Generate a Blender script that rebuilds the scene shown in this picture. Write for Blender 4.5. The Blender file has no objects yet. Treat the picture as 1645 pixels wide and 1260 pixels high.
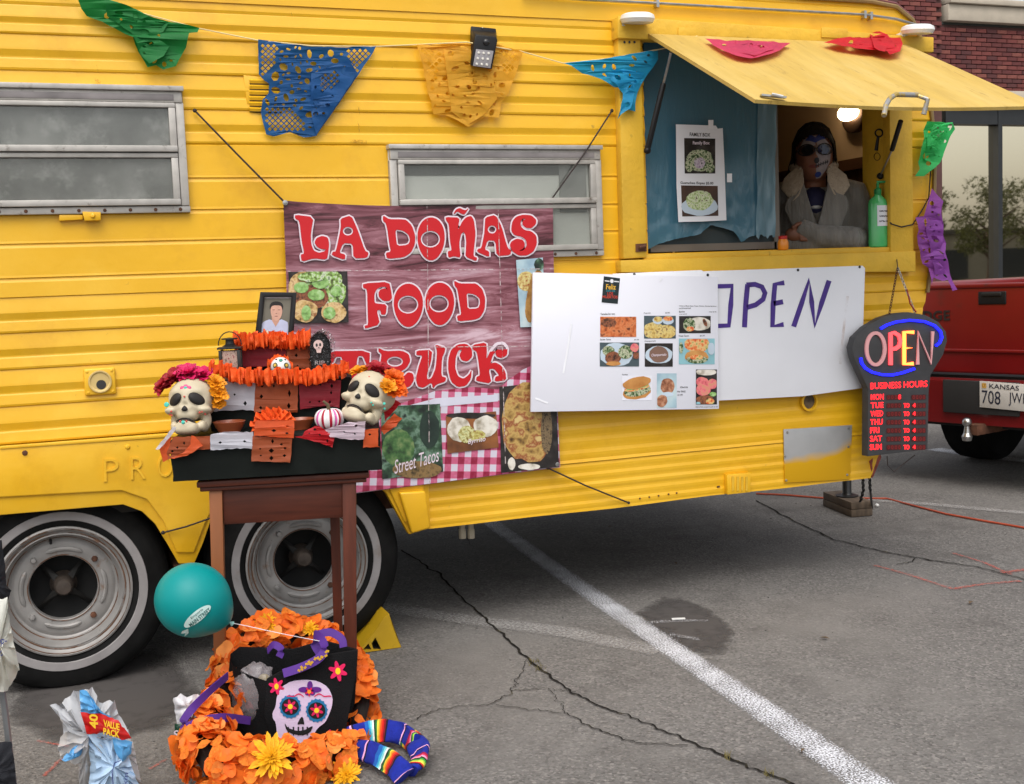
import bpy, bmesh, math, random
from mathutils import Vector, Matrix, noise
from mathutils.geometry import tessellate_polygon

SC = bpy.context.scene
COL = SC.collection
rnd = random.Random(11)
V = Vector

# ---------------------------------------------------------------- camera
FPX, YAW, PITCH, ROLL = 1900.0, math.radians(20.798), math.radians(5.148), math.radians(2.256)
CAM = V((0.0, -4.1, 1.285))
_f = V((math.sin(YAW)*math.cos(PITCH), math.cos(YAW)*math.cos(PITCH), -math.sin(PITCH)))
_r0 = V((math.cos(YAW), -math.sin(YAW), 0)); _d0 = _f.cross(_r0)
_r = _r0*math.cos(ROLL) + _d0*math.sin(ROLL)
_d = -_r0*math.sin(ROLL) + _d0*math.cos(ROLL)
cd = bpy.data.cameras.new('camera'); cam = bpy.data.objects.new('camera', cd); COL.objects.link(cam)
cd.sensor_fit = 'HORIZONTAL'; cd.sensor_width = 36.0; cd.lens = 36.0*FPX/1645.0
cd.clip_start = 0.05; cd.clip_end = 2000
cam.matrix_world = Matrix(((_r.x, -_d.x, -_f.x, CAM.x), (_r.y, -_d.y, -_f.y, CAM.y), (_r.z, -_d.z, -_f.z, CAM.z), (0, 0, 0, 1)))
SC.camera = cam

# ---------------------------------------------------------------- sky, sun, exposure
SUN_EL, SUN_AZ = math.radians(58), math.radians(205)      # azimuth: the direction the light comes from, clockwise from +Y
wd = bpy.data.worlds.new('World'); SC.world = wd; wd.use_nodes = True
nt = wd.node_tree; nt.nodes.clear()
sky = nt.nodes.new('ShaderNodeTexSky'); sky.sky_type = 'NISHITA'; sky.sun_disc = False
sky.sun_elevation = SUN_EL; sky.sun_rotation = SUN_AZ; sky.air_density = 1.3; sky.dust_density = 4.0; sky.ozone_density = 1.0
hs = nt.nodes.new('ShaderNodeHueSaturation'); hs.inputs['Saturation'].default_value = 0.30
bg = nt.nodes.new('ShaderNodeBackground'); bg.inputs['Strength'].default_value = 0.15
wo = nt.nodes.new('ShaderNodeOutputWorld')
nt.links.new(sky.outputs[0], hs.inputs['Color']); nt.links.new(hs.outputs[0], bg.inputs[0]); nt.links.new(bg.outputs[0], wo.inputs[0])
sd = bpy.data.lights.new('sun', 'SUN'); sun = bpy.data.objects.new('sun', sd); COL.objects.link(sun)
sd.energy = 1.1; sd.angle = math.radians(60); sd.color = (1.0, 0.94, 0.86)
_l = V((math.sin(SUN_AZ)*math.cos(SUN_EL), math.cos(SUN_AZ)*math.cos(SUN_EL), math.sin(SUN_EL)))
sun.rotation_euler = _l.to_track_quat('Z', 'Y').to_euler()
vs = SC.view_settings; vs.view_transform = 'Standard'; vs.look = 'None'; vs.exposure = 0.48; vs.gamma = 1.0; vs.use_curve_mapping = False
SC.cycles.max_bounces = 5; SC.cycles.diffuse_bounces = 3; SC.cycles.transparent_max_bounces = 16
SC.cycles.use_denoising = True

# ---------------------------------------------------------------- geometry helpers
def ray(px, py):
    return _r*((px-822.5)/FPX) + _d*((py-630.0)/FPX) + _f
def W(px, py, y=0.0):
    d = ray(px, py); return CAM + d*((y-CAM.y)/d.y)
def G(px, py, z=0.0):
    d = ray(px, py); return CAM + d*((z-CAM.z)/d.z)
def XP(px, py, x):
    d = ray(px, py); return CAM + d*((x-CAM.x)/d.x)
def PP(px, py, o, n):
    d = ray(px, py); return CAM + d*((V(o)-CAM).dot(n)/d.dot(n))
def lerp(a, b, t): return a+(b-a)*t
def nz(x, y=0.0, z=0.0): return noise.noise(V((x, y, z)))

class MB:
    def __init__(s): s.v = []; s.f = []; s.m = []; s.cm = 0
    def add(s, vs, fs):
        k = len(s.v); s.v += [V(p) for p in vs]
        for f in fs: s.f.append([i+k for i in f]); s.m.append(s.cm)
        return s
    def box(s, c, d, R=None):
        c = V(c); h = V(d)*0.5; vs = []
        for x in (-1, 1):
            for y in (-1, 1):
                for z in (-1, 1):
                    p = V((x*h.x, y*h.y, z*h.z)); vs.append(c + (R @ p if R else p))
        return s.add(vs, [(0, 1, 3, 2), (4, 6, 7, 5), (0, 4, 5, 1), (2, 3, 7, 6), (0, 2, 6, 4), (1, 5, 7, 3)])
    def bar(s, a, b, w, t, up=(0, 0, 1)):
        a, b = V(a), V(b); z = (b-a); L = z.length; z.normalize(); x = V(up).cross(z)
        if x.length < 1e-4: x = V((1, 0, 0)).cross(z)
        x.normalize(); y = z.cross(x)
        R = Matrix((x, y, z)).transposed()
        return s.box((a+b)/2, (w, t, L), R)
    def prism(s, pts, vec):
        n = len(pts); vec = V(vec); pts = [V(p) for p in pts]
        return s.add(pts+[p+vec for p in pts], [list(range(n)), list(range(2*n-1, n-1, -1))]+[(i, (i+1) % n, n+(i+1) % n, n+i) for i in range(n)])
    def tube(s, path, r, n=8, caps=True, closed=False):
        path = [V(p) for p in path]; m = len(path); vs = []; fs = []; px = None
        for i, p in enumerate(path):
            a = path[i-1] if (i or closed) else p; b = path[(i+1) % m] if (i < m-1 or closed) else p
            t = (b-a).normalized() if (b-a).length > 1e-9 else V((0, 0, 1))
            if px is None:
                px = t.cross(V((0.3, 0.2, 1)));
                if px.length < 1e-3: px = t.cross(V((1, 0, 0)))
            px = (px - t*px.dot(t)).normalized(); py = t.cross(px)
            ri = r[i] if isinstance(r, (list, tuple)) else r
            for k in range(n):
                q = 2*math.pi*k/n; vs.append(p+px*(ri*math.cos(q))+py*(ri*math.sin(q)))
        for i in range(m if closed else m-1):
            j = (i+1) % m
            for k in range(n): fs.append((i*n+k, i*n+(k+1) % n, j*n+(k+1) % n, j*n+k))
        if caps and not closed: fs += [list(range(n-1, -1, -1)), list(range((m-1)*n, m*n))]
        return s.add(vs, fs)
    def lathe(s, prof, o, axis=(0, 0, 1), n=24, sq=(1, 1)):
        o = V(o); z = V(axis).normalized(); x = z.cross(V((0, 1, 0)));
        if x.length < 1e-3: x = V((1, 0, 0))
        x.normalize(); y = z.cross(x); vs = []; fs = []
        for r, h in prof:
            for k in range(n):
                q = 2*math.pi*k/n; vs.append(o+z*h+x*(r*sq[0]*math.cos(q))+y*(r*sq[1]*math.sin(q)))
        for i in range(len(prof)-1):
            for k in range(n): fs.append((i*n+k, i*n+(k+1) % n, (i+1)*n+(k+1) % n, (i+1)*n+k))
        if prof[0][0] > 1e-5: fs.append(list(range(n-1, -1, -1)))
        if prof[-1][0] > 1e-5: fs.append(list(range((len(prof)-1)*n, len(prof)*n)))
        return s.add(vs, fs)
    def grid(s, fn, nu, nv, closeu=False):
        vs = [fn(i/nu, j/nv) for j in range(nv+1) for i in range(nu+(0 if closeu else 1))]
        w = nu if closeu else nu+1
        fs = [(j*w+i, j*w+(i+1) % w, (j+1)*w+(i+1) % w, (j+1)*w+i) for j in range(nv) for i in range(nu)]
        return s.add(vs, fs)
    def ell(s, c, r, nu=20, nv=14, R=None, fn=None):
        c = V(c)
        def g(u, v):
            a = 2*math.pi*u; b = math.pi*v
            d = V((math.sin(b)*math.cos(a), math.sin(b)*math.sin(a), math.cos(b)))
            k = fn(d) if fn else 1.0
            p = V((d.x*r[0], d.y*r[1], d.z*r[2]))*k
            return c+(R @ p if R else p)
        return s.grid(g, nu, nv, True)
    def flat(s, loops, vec=None):
        loops = [[V(p) for p in l] for l in loops]
        tri = tessellate_polygon(loops); pts = [p for l in loops for p in l]
        n = len(pts)
        if vec is None: return s.add(pts, tri)
        vec = V(vec); fs = [tuple(t) for t in tri]+[tuple(i+n for i in reversed(t)) for t in tri]; k = 0
        for l in loops:
            m = len(l); fs += [(k+i, k+(i+1) % m, n+k+(i+1) % m, n+k+i) for i in range(m)]; k += m
        return s.add(pts+[p+vec for p in pts], fs)
    def build(s, name, m, parent=None, smooth=0.6, bevel=0.0, seg=2):
        me = bpy.data.meshes.new(name); ob = bpy.data.objects.new(name, me); COL.objects.link(ob)
        if parent is not None:
            o = V((0, 0, 0)); q = parent
            while q is not None: o = o+q.location; q = q.parent
            ob.parent = parent
            loc = V((0, 0, 0))
        else:
            xs = [p.x for p in s.v]; ys = [p.y for p in s.v]; zs = [p.z for p in s.v]
            o = V(((min(xs)+max(xs))/2, (min(ys)+max(ys))/2, min(zs))); loc = o
        ob.location = loc
        me.from_pydata([tuple(p-o) for p in s.v], [], s.f)
        for mm in (m if isinstance(m, (list, tuple)) else [m]): me.materials.append(mm)
        if isinstance(m, (list, tuple)):
            me.polygons.foreach_set('material_index', s.m)
        if bevel:
            bm = bmesh.new(); bm.from_mesh(me)
            bmesh.ops.remove_doubles(bm, verts=bm.verts, dist=1e-5)
            bmesh.ops.recalc_face_normals(bm, faces=bm.faces)
            es = [e for e in bm.edges if len(e.link_faces) == 2 and e.calc_face_angle(0) > 0.5]
            bmesh.ops.bevel(bm, geom=es, offset=bevel, segments=seg, affect='EDGES', clamp_overlap=True, profile=0.5)
            bm.to_mesh(me); bm.free()
        if smooth:
            me.polygons.foreach_set('use_smooth', [True]*len(me.polygons)); me.set_sharp_from_angle(angle=smooth)
        me.update(); return ob

def tag(o, label=None, cat=None, group=None, kind=None):
    if label: o['label'] = label
    if cat: o['category'] = cat
    if group: o['group'] = group
    if kind: o['kind'] = kind
    return o
def thing(name, label, cat, loc, group=None):
    o = bpy.data.objects.new(name, None); COL.objects.link(o); o.location = loc; o.empty_display_size = 0.05
    return tag(o, label, cat, group)

def text_mesh(s, bold=0.0, spacing=1.0, shear=0.0):
    cu = bpy.data.curves.new('t', 'FONT'); cu.body = s; cu.offset = bold; cu.resolution_u = 3; cu.space_character = spacing; cu.shear = shear
    ob = bpy.data.objects.new('t', cu); COL.objects.link(ob)
    dg = bpy.context.evaluated_depsgraph_get(); dg.update()
    me = bpy.data.meshes.new_from_object(ob.evaluated_get(dg))
    vs = [v.co.copy() for v in me.vertices]; fs = [list(p.vertices) for p in me.polygons]
    bpy.data.objects.remove(ob); bpy.data.curves.remove(cu); bpy.data.meshes.remove(me)
    return vs, fs
def put_text(mb, s, o, ux, uy, bold=0.0, spacing=1.0, vec=None, shear=0.0):
    """fit the text's box to the parallelogram o (bottom left), o+ux, o+uy"""
    vs, fs = text_mesh(s, bold, spacing, shear)
    x0 = min(v.x for v in vs); x1 = max(v.x for v in vs); y0 = min(v.y for v in vs); y1 = max(v.y for v in vs)
    o, ux, uy = V(o), V(ux), V(uy)
    P = [o+ux*((v.x-x0)/(x1-x0))+uy*((v.y-y0)/(y1-y0)) for v in vs]
    if vec is None: mb.add(P, fs)
    else:
        vec = V(vec); n = len(P); ed = {}
        for f in fs:
            for i in range(len(f)):
                a, b = f[i], f[(i+1) % len(f)]; k = (min(a, b), max(a, b)); ed[k] = (a, b) if k not in ed else None
        sd_ = [(a, b, b+n, a+n) for e in ed.values() if e for a, b in [e]]
        mb.add(P+[p+vec for p in P], fs+[[i+n for i in f] for f in fs]+sd_)
    return mb

# ---------------------------------------------------------------- materials
MATS = {}
def mat(name, col, rough=0.6, metal=0.0, var=0.10, scale=7.0, bump=0.0, bscale=80.0, dirt=None, emit=None, trans=0.0, spec=0.5, transl=0.0, coat=0.0, alpha=1.0, stretch=None, detail=5.0, sheen=0.0):
    if name in MATS: return MATS[name]
    m = bpy.data.materials.new(name); m.use_nodes = True; MATS[name] = m
    t = m.node_tree; N = t.nodes; L = t.links; b = N['Principled BSDF']
    b.inputs['Roughness'].default_value = rough; b.inputs['Metallic'].default_value = metal
    b.inputs['Specular IOR Level'].default_value = spec
    b.inputs['Transmission Weight'].default_value = trans; b.inputs['Coat Weight'].default_value = coat
    b.inputs['Alpha'].default_value = alpha; b.inputs['Sheen Weight'].default_value = sheen
    tc = N.new('ShaderNodeTexCoord'); src = tc.outputs['Object']
    if stretch:
        mp = N.new('ShaderNodeMapping'); mp.inputs['Scale'].default_value = stretch; L.new(src, mp.inputs[0]); src = mp.outputs[0]
    no = N.new('ShaderNodeTexNoise'); no.inputs['Scale'].default_value = scale; no.inputs['Detail'].default_value = detail; L.new(src, no.inputs['Vector'])
    mx = N.new('ShaderNodeMix'); mx.data_type = 'RGBA'
    mr = N.new('ShaderNodeMapRange'); mr.inputs[1].default_value = 0.3; mr.inputs[2].default_value = 0.7
    L.new(no.outputs[0], mr.inputs[0]); L.new(mr.outputs[0], mx.inputs[0])
    mx.inputs[6].default_value = (*[max(0, c*(1-var)) for c in col], 1); mx.inputs[7].default_value = (*[min(1, c*(1+var)) for c in col], 1)
    out = mx.outputs[2]
    for (dc, lo, hi, ds) in (dirt or []):
        n2 = N.new('ShaderNodeTexNoise'); n2.inputs['Scale'].default_value = ds; n2.inputs['Detail'].default_value = 8.0; n2.inputs['Roughness'].default_value = 0.65; L.new(src, n2.inputs['Vector'])
        r2 = N.new('ShaderNodeMapRange'); r2.inputs[1].default_value = lo; r2.inputs[2].default_value = hi; L.new(n2.outputs[0], r2.inputs[0])
        m2 = N.new('ShaderNodeMix'); m2.data_type = 'RGBA'; L.new(r2.outputs[0], m2.inputs[0]); L.new(out, m2.inputs[6]); m2.inputs[7].default_value = (*dc, 1); out = m2.outputs[2]
    L.new(out, b.inputs['Base Color'])
    if bump:
        n3 = N.new('ShaderNodeTexNoise'); n3.inputs['Scale'].default_value = bscale; n3.inputs['Detail'].default_value = 4.0; L.new(src, n3.inputs['Vector'])
        bp = N.new('ShaderNodeBump'); bp.inputs['Strength'].default_value = bump; bp.inputs['Distance'].default_value = 0.01; L.new(n3.outputs[0], bp.inputs['Height']); L.new(bp.outputs[0], b.inputs['Normal'])
    if emit:
        b.inputs['Emission Color'].default_value = (*emit[0], 1); b.inputs['Emission Strength'].default_value = emit[1]
    if transl:
        tl = N.new('ShaderNodeBsdfTranslucent'); L.new(out, tl.inputs[0]); ms = N.new('ShaderNodeMixShader'); ms.inputs[0].default_value = transl
        L.new(b.outputs[0], ms.inputs[1]); L.new(tl.outputs[0], ms.inputs[2]); L.new(ms.outputs[0], N['Material Output'].inputs[0])
    return m
def srgb(r, g, b): return tuple(((c/255)/12.92 if c/255 <= 0.04045 else ((c/255+0.055)/1.055)**2.4) for c in (r, g, b))
def food(name, cols, scale=60.0, rough=0.5, dist=0.0, src_scale=(1, 1, 1)):
    """a printed picture of food: a noise run through hard-edged bands of the picture's own colours"""
    if name in MATS: return MATS[name]
    m = bpy.data.materials.new(name); m.use_nodes = True; MATS[name] = m
    t = m.node_tree; N = t.nodes; L = t.links; b = N['Principled BSDF']; b.inputs['Roughness'].default_value = rough
    tc = N.new('ShaderNodeTexCoord'); mp = N.new('ShaderNodeMapping'); mp.inputs['Scale'].default_value = src_scale; L.new(tc.outputs['Object'], mp.inputs[0])
    no = N.new('ShaderNodeTexNoise'); no.inputs['Scale'].default_value = scale; no.inputs['Detail'].default_value = 3.0; no.inputs['Distortion'].default_value = dist; L.new(mp.outputs[0], no.inputs['Vector'])
    cr = N.new('ShaderNodeValToRGB'); el = cr.color_ramp.elements; n = len(cols)
    while len(el) < n: el.new(0.5)
    for i, c in enumerate(cols): el[i].position = 0.30+0.40*i/max(1, n-1); el[i].color = (*c, 1)
    L.new(no.outputs[0], cr.inputs[0]); L.new(cr.outputs[0], b.inputs['Base Color'])
    return m

YEL = srgb(228, 174, 20)
m_yel = mat('yellow_paint', YEL, 0.45, var=0.06, scale=2.0, bump=0.12, bscale=20, dirt=[(srgb(236, 190, 60), 0.52, 0.80, 1.3), (srgb(206, 150, 14), 0.55, 0.80, 3.3), (srgb(130, 100, 36), 0.68, 0.80, 24.0)], coat=0.1)
m_yelwood = mat('yellow_painted_wood', srgb(216, 172, 48), 0.6, var=0.10, scale=9.0, bump=0.25, bscale=60, dirt=[(srgb(120, 95, 40), 0.64, 0.78, 20.0)], stretch=(1, 1, 1))
m_alu = mat('aluminium_trim', srgb(178, 174, 168), 0.5, metal=0.3, var=0.15, scale=20, dirt=[(srgb(110, 100, 90), 0.6, 0.75, 30.0)])
m_black = mat('black_plastic', (0.010, 0.010, 0.011), 0.4, var=0.2, spec=.3)
m_blackmetal = mat('black_metal', (0.02, 0.02, 0.02), 0.4, metal=0.3, var=0.2)
m_white = mat('white_plastic', (0.75, 0.75, 0.73), 0.35, var=0.04)
m_chrome = mat('scuffed_steel', (0.45, 0.45, 0.44), 0.3, metal=0.95, var=0.2, scale=30)
m_cord = mat('dark_cord', (0.03, 0.02, 0.018), 0.8)
m_paper = mat('white_paper', (0.78, 0.79, 0.84), 0.55, var=0.03, scale=4, bump=0.15, bscale=9)
m_ink = mat('black_ink', (0.03, 0.03, 0.03), 0.7)
m_rust = mat('rusty_steel', srgb(95, 62, 45), 0.8, metal=0.3, var=0.4, scale=25)
# ================================================================ the setting
def asphalt():
    m = bpy.data.materials.new('asphalt'); m.use_nodes = True; t = m.node_tree; N = t.nodes; L = t.links; b = N['Principled BSDF']
    b.inputs['Roughness'].default_value = 0.9; b.inputs['Specular IOR Level'].default_value = 0.2
    tc = N.new('ShaderNodeTexCoord')
    def nse(s, d=4.0, r=0.6):
        n = N.new('ShaderNodeTexNoise'); n.inputs['Scale'].default_value = s; n.inputs['Detail'].default_value = d; n.inputs['Roughness'].default_value = r; L.new(tc.outputs['Object'], n.inputs['Vector']); return n.outputs[0]
    def ramp(v, lo, hi):
        r = N.new('ShaderNodeMapRange'); r.inputs[1].default_value = lo; r.inputs[2].default_value = hi; L.new(v, r.inputs[0]); return r.outputs[0]
    def mix(f, a, c):
        x = N.new('ShaderNodeMix'); x.data_type = 'RGBA'
        if isinstance(f, float): x.inputs[0].default_value = f
        else: L.new(f, x.inputs[0])
        for i, q in ((6, a), (7, c)):
            if isinstance(q, tuple): x.inputs[i].default_value = (*q, 1)
            else: L.new(q, x.inputs[i])
        return x.outputs[2]
    big = ramp(nse(0.7, 5), 0.35, 0.65); mid = ramp(nse(6, 6, 0.7), 0.3, 0.7)
    c = mix(big, (0.132, 0.125, 0.118), (0.178, 0.169, 0.160)); c = mix(mid, c, (0.152, 0.144, 0.136))
    vo = N.new('ShaderNodeTexVoronoi'); vo.inputs['Scale'].default_value = 130; L.new(tc.outputs['Object'], vo.inputs['Vector'])
    sp = N.new('ShaderNodeSeparateColor'); L.new(vo.outputs['Color'], sp.inputs[0])
    c = mix(ramp(sp.outputs[0], 0.60, 1.25), c, (0.30, 0.28, 0.26)); c = mix(ramp(sp.outputs[1], 0.55, 1.3), c, (0.06, 0.056, 0.052))
    c = mix(ramp(nse(2.3, 8, 0.7), 0.50, 0.80), c, (0.078, 0.071, 0.066)); c = mix(ramp(nse(1.1, 6, 0.6), 0.50, 0.78), c, (0.205, 0.194, 0.181))
    c = mix(ramp(nse(45, 2), 0.68, 0.74), c, (0.27, 0.25, 0.225))
    L.new(c, b.inputs['Base Color'])
    bp = N.new('ShaderNodeBump'); bp.inputs['Strength'].default_value = 0.7; bp.inputs['Distance'].default_value = 0.004; L.new(vo.outputs['Distance'], bp.inputs['Height']); L.new(bp.outputs[0], b.inputs['Normal'])
    return m
def worn(name, col, lo, hi, sc=120.0, rough=0.8, big=0.0):
    """paint that has rubbed off the stones: a procedural mask lets the asphalt through"""
    m = bpy.data.materials.new(name); m.use_nodes = True; t = m.node_tree; N = t.nodes; L = t.links; b = N['Principled BSDF']
    b.inputs['Base Color'].default_value = (*col, 1); b.inputs['Roughness'].default_value = rough
    tc = N.new('ShaderNodeTexCoord'); n = N.new('ShaderNodeTexNoise'); n.inputs['Scale'].default_value = sc; n.inputs['Detail'].default_value = 3; L.new(tc.outputs['Object'], n.inputs['Vector'])
    n2 = N.new('ShaderNodeTexNoise'); n2.inputs['Scale'].default_value = 9; n2.inputs['Detail'].default_value = 5; L.new(tc.outputs['Object'], n2.inputs['Vector'])
    at = N.new('ShaderNodeAttribute'); at.attribute_name = 'fade'; at.attribute_type = 'GEOMETRY'
    a1 = N.new('ShaderNodeMath'); a1.operation = 'MULTIPLY_ADD'; L.new(n2.outputs[0], a1.inputs[0]); a1.inputs[1].default_value = big; L.new(n.outputs[0], a1.inputs[2])
    a2 = N.new('ShaderNodeMath'); a2.operation = 'SUBTRACT'; L.new(a1.outputs[0], a2.inputs[0]); L.new(at.outputs['Fac'], a2.inputs[1])
    r = N.new('ShaderNodeMapRange'); r.inputs[1].default_value = lo; r.inputs[2].default_value = hi; L.new(a2.outputs[0], r.inputs[0]); L.new(r.outputs[0], b.inputs['Alpha'])
    return m
g = MB(); S = 400.0; n = 10
g.add([(-S, -S, 0), (S, -S, 0), (S, S, 0), (-S, S, 0)], [(0, 1, 2, 3)])
ground = tag(g.build('ground', asphalt(), smooth=0), kind='structure')

def strip(name, pts, widths, m, z, label=None, jit=0.0, sub=10, fade_edges=True, kind='structure', parent=None, cross=6):
    """a painted or cracked strip on the ground along pts (x, y), with an 'edge fade' attribute across it"""
    P = []
    for i in range(len(pts)-1):
        for k in range(sub): P.append((lerp(pts[i][0], pts[i+1][0], k/sub), lerp(pts[i][1], pts[i+1][1], k/sub), lerp(widths[i], widths[i+1], k/sub)))
    P.append((*pts[-1], widths[-1]))
    vs, fs, fd = [], [], []
    for i, (x, y, w) in enumerate(P):
        a = P[max(0, i-1)]; b_ = P[min(len(P)-1, i+1)]; t = V((b_[0]-a[0], b_[1]-a[1], 0)).normalized(); nn = V((-t.y, t.x, 0))
        jx = jit*nz(i*0.37, z*1000+x) ; wj = w*(1+0.5*nz(i*0.9, 7.1+x*3)) if jit else w
        for k in range(cross+1):
            q = k/cross*2-1; vs.append(V((x, y, z))+nn*(jx+q*wj/2)); fd.append(abs(q)**4*0.35 if fade_edges else 0.0)
    for i in range(len(P)-1):
        for k in range(cross): fs.append((i*(cross+1)+k, i*(cross+1)+k+1, (i+1)*(cross+1)+k+1, (i+1)*(cross+1)+k))
    mb = MB(); mb.add(vs, fs); o = mb.build(name, m, parent, smooth=0)
    at = o.data.attributes.new('fade', 'FLOAT', 'POINT'); at.data.foreach_set('value', fd)
    if parent is None: tag(o, kind=kind)
    return o
def gp(l): return [tuple(G(*p))[:2] for p in l]
m_line = worn('worn_white_paint', (0.66, 0.67, 0.71), 0.51, 0.70, 170, big=0.25)
m_faint = worn('faded_white_paint', (0.36, 0.345, 0.33), 0.36, 0.90, 90, big=0.3)
strip('parking_line', gp([(760, 820), (900, 922), (1090, 1052), (1250, 1160), (1395, 1262), (1560, 1380)]), [.13, .135, .14, .145, .15, .15], m_line, 0.006)
strip('faded_line', gp([(560, 968), (700, 990), (900, 1016), (1060, 1048)]), [.14, .14, .14, .12], m_faint, 0.004)
strip('parking_line_far', gp([(1390, 804), (1480, 810), (1645, 825), (1900, 842)]), [.10, .10, .10, .10], m_faint, 0.004)
strip('parking_line_behind_truck', gp([(1500, 722), (1560, 731), (1645, 741), (1800, 760)]), [.22, .20, .2, .2], m_line, 0.004)
m_crack = mat('crack_shadowed_gap', (0.022, 0.020, 0.018), 1.0, var=0.3, scale=40, dirt=[((0.10, 0.085, 0.05), 0.55, 0.7, 14.0)], spec=0.0)
def crack(pts, w, jit=0.02, sub=14):
    P = gp(pts); strip('crack', P, [w*.8*(0.5+0.9*abs(nz(i*1.7, w*50))) for i in range(len(P))], m_crack, 0.0045, jit=jit, sub=sub, fade_edges=False, parent=ground, cross=1)
crack([(645, 885), (700, 920), (760, 978), (806, 1020), (850, 1062), (905, 1105), (960, 1135), (1030, 1160), (1100, 1190), (1170, 1220), (1235, 1246), (1300, 1275)], .016)
crack([(665, 1162), (690, 1145), (740, 1136), (790, 1134), (830, 1110), (880, 1108), (925, 1113)], .006)
crack([(795, 1136), (860, 1142), (910, 1148), (960, 1175), (1020, 1195), (1105, 1200)], .007)
crack([(845, 1062), (830, 1100), (820, 1112)], .005)
crack([(880, 1108), (900, 1130), (912, 1150)], .004)
crack([(1215, 805), (1275, 838), (1340, 868), (1420, 888), (1500, 902), (1570, 912), (1645, 932), (1740, 950)], .014, .012)
crack([(1440, 908), (1465, 904), (1470, 898)], .010, .006)
crack([(720, 820), (735, 850), (760, 880)], .003)
# dark patch where liquid was spilt, and the scuffed chalk on it
m_stain = worn('oily_stain', (0.07, 0.063, 0.06), 0.20, 0.85, 14, rough=0.75, big=0.5)
def patch(name, pts, m, z):
    P = [G(*p) for p in pts]; c = sum(P, V())/len(P); vs = [c+V((0, 0, z))]; fd = [-0.2]; fs = []; n = len(P)*4; R = []
    for i in range(len(P)):
        for k in range(4): R.append(P[i].lerp(P[(i+1) % len(P)], k/4))
    for j, q in enumerate((0.55, 0.8, 1.0)):
        for i, p in enumerate(R): vs.append(c.lerp(p, q*(1+0.10*nz(i*0.7, j)))+V((0, 0, z))); fd.append((-0.1, 0.05, 0.5)[j])
    for i in range(n): fs.append((0, 1+i, 1+(i+1) % n))
    for j in range(2):
        for i in range(n): fs.append((1+j*n+i, 1+(j+1)*n+i, 1+(j+1)*n+(i+1) % n, 1+j*n+(i+1) % n))
    mb = MB(); mb.add(vs, fs); o = mb.build(name, m, smooth=0); at = o.data.attributes.new('fade', 'FLOAT', 'POINT'); at.data.foreach_set('value', fd)
    return tag(o, kind='structure')
patch('oil_stain', [(1020, 985), (1065, 958), (1125, 968), (1185, 1015), (1165, 1055), (1105, 1050), (1045, 1010)], m_stain, 0.004)
patch('oil_stain_under_axle', [(20, 1105), (250, 1040), (300, 1075), (330, 1130), (260, 1180), (90, 1200), (10, 1160)], m_stain, 0.004)
m_chalk = worn('chalk_scuff', (0.55, 0.55, 0.57), 0.50, 0.64, 170)
strip('chalk_scuff', gp([(1042, 1003), (1090, 1000), (1138, 1000)]), [.05, .06, .03], m_chalk, 0.0075)
strip('chalk_scuff', gp([(1075, 1022), (1110, 1028), (1128, 1032)]), [.05, .05, .02], m_chalk, 0.0075)
m_spray = worn('orange_spray_paint', srgb(190, 80, 64), 0.46, 1.05, 60, big=0.35)
for P, w in (([(1405, 910), (1460, 925), (1530, 948)], .035), ([(1530, 948), (1580, 940), (1640, 935)], .04), ([(1530, 890), (1580, 905), (1625, 925)], .03), ([(1610, 922), (1660, 915), (1700, 910)], .06),
             ([(60, 1192), (85, 1197), (110, 1202)], .02), ([(70, 1250), (95, 1225), (125, 1208)], .022), ([(240, 1238), (268, 1222)], .02)):
    strip('spray_mark', gp(P), [w*.7]*len(P), m_spray, 0.005)
m_pebble = mat('pale_gravel', (0.16, 0.15, 0.14), 0.9, var=0.5, scale=30)
gv = MB()
for i in range(260):
    x, y = rnd.uniform(-0.3, 4.2), rnd.uniform(-2.0, 1.6); r = rnd.uniform(0.0015, 0.0042)
    gv.ell((x, y, r*0.6), (r*rnd.uniform(.8, 1.5), r, r*.7), 6, 4)
tag(gv.build('gravel', m_pebble), 'loose grit and small stones scattered over the asphalt', 'gravel', kind='stuff')
weed = MB()
for px, py in [(1170, 1218), (868, 1074), (858, 1066), (1235, 1246)]:
    for k in range(26):
        p = G(px+rnd.uniform(-8, 8), py+rnd.uniform(-5, 5)); a = rnd.uniform(0, 6.28); d = V((math.cos(a), math.sin(a), 0)); h = rnd.uniform(.006, .02)
        weed.add([p-d.cross(V((0, 0, 1)))*.0015, p+d.cross(V((0, 0, 1)))*.0015, p+d*h*.7+V((0, 0, h))], [(0, 1, 2)])
tag(weed.build('grass', mat('dry_weed', srgb(110, 100, 55), 0.8, transl=.2), smooth=0), 'dry moss and tiny weeds in the asphalt crack', 'weeds', kind='stuff')
# ================================================================ the food trailer
def slab(pp, y, th, mb=None):
    mb = mb or MB(); mb.prism([W(px, py, y) for px, py in pp], (0, th, 0)); return mb
trailer = thing('food_trailer', 'yellow ribbed-metal food trailer with a serving window and two whitewall wheels', 'trailer', (1.2, 1.1, 0))
TB = 2.30                                   # depth of the trailer body
EDGE = [W(*p) for p in [(1436, 6), (1464, 30), (1478, 62), (1490, 120), (1500, 250), (1497, 400), (1488, 470), (1472, 540), (1440, 650), (1398, 768)]]
def xr(z):
    if z >= EDGE[0].z: return EDGE[0].x-(z-EDGE[0].z)*6
    for a, b in zip(EDGE, EDGE[1:]):
        if a.z >= z >= b.z: return lerp(a.x, b.x, (a.z-z)/(a.z-b.z))
    return EDGE[-1].x
ZTOP = 2.40; XL = -2.4
zc = lambda px, py: W(px, py).z
zs0 = zc(700, 23)
z54, z113, z177, z232 = zc(0, 54), zc(0, 113), zc(297, 177), zc(297, 232)
z480, z716 = zc(0, 480), zc(0, 716)
FEN_X = W(690, 700).x
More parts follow.
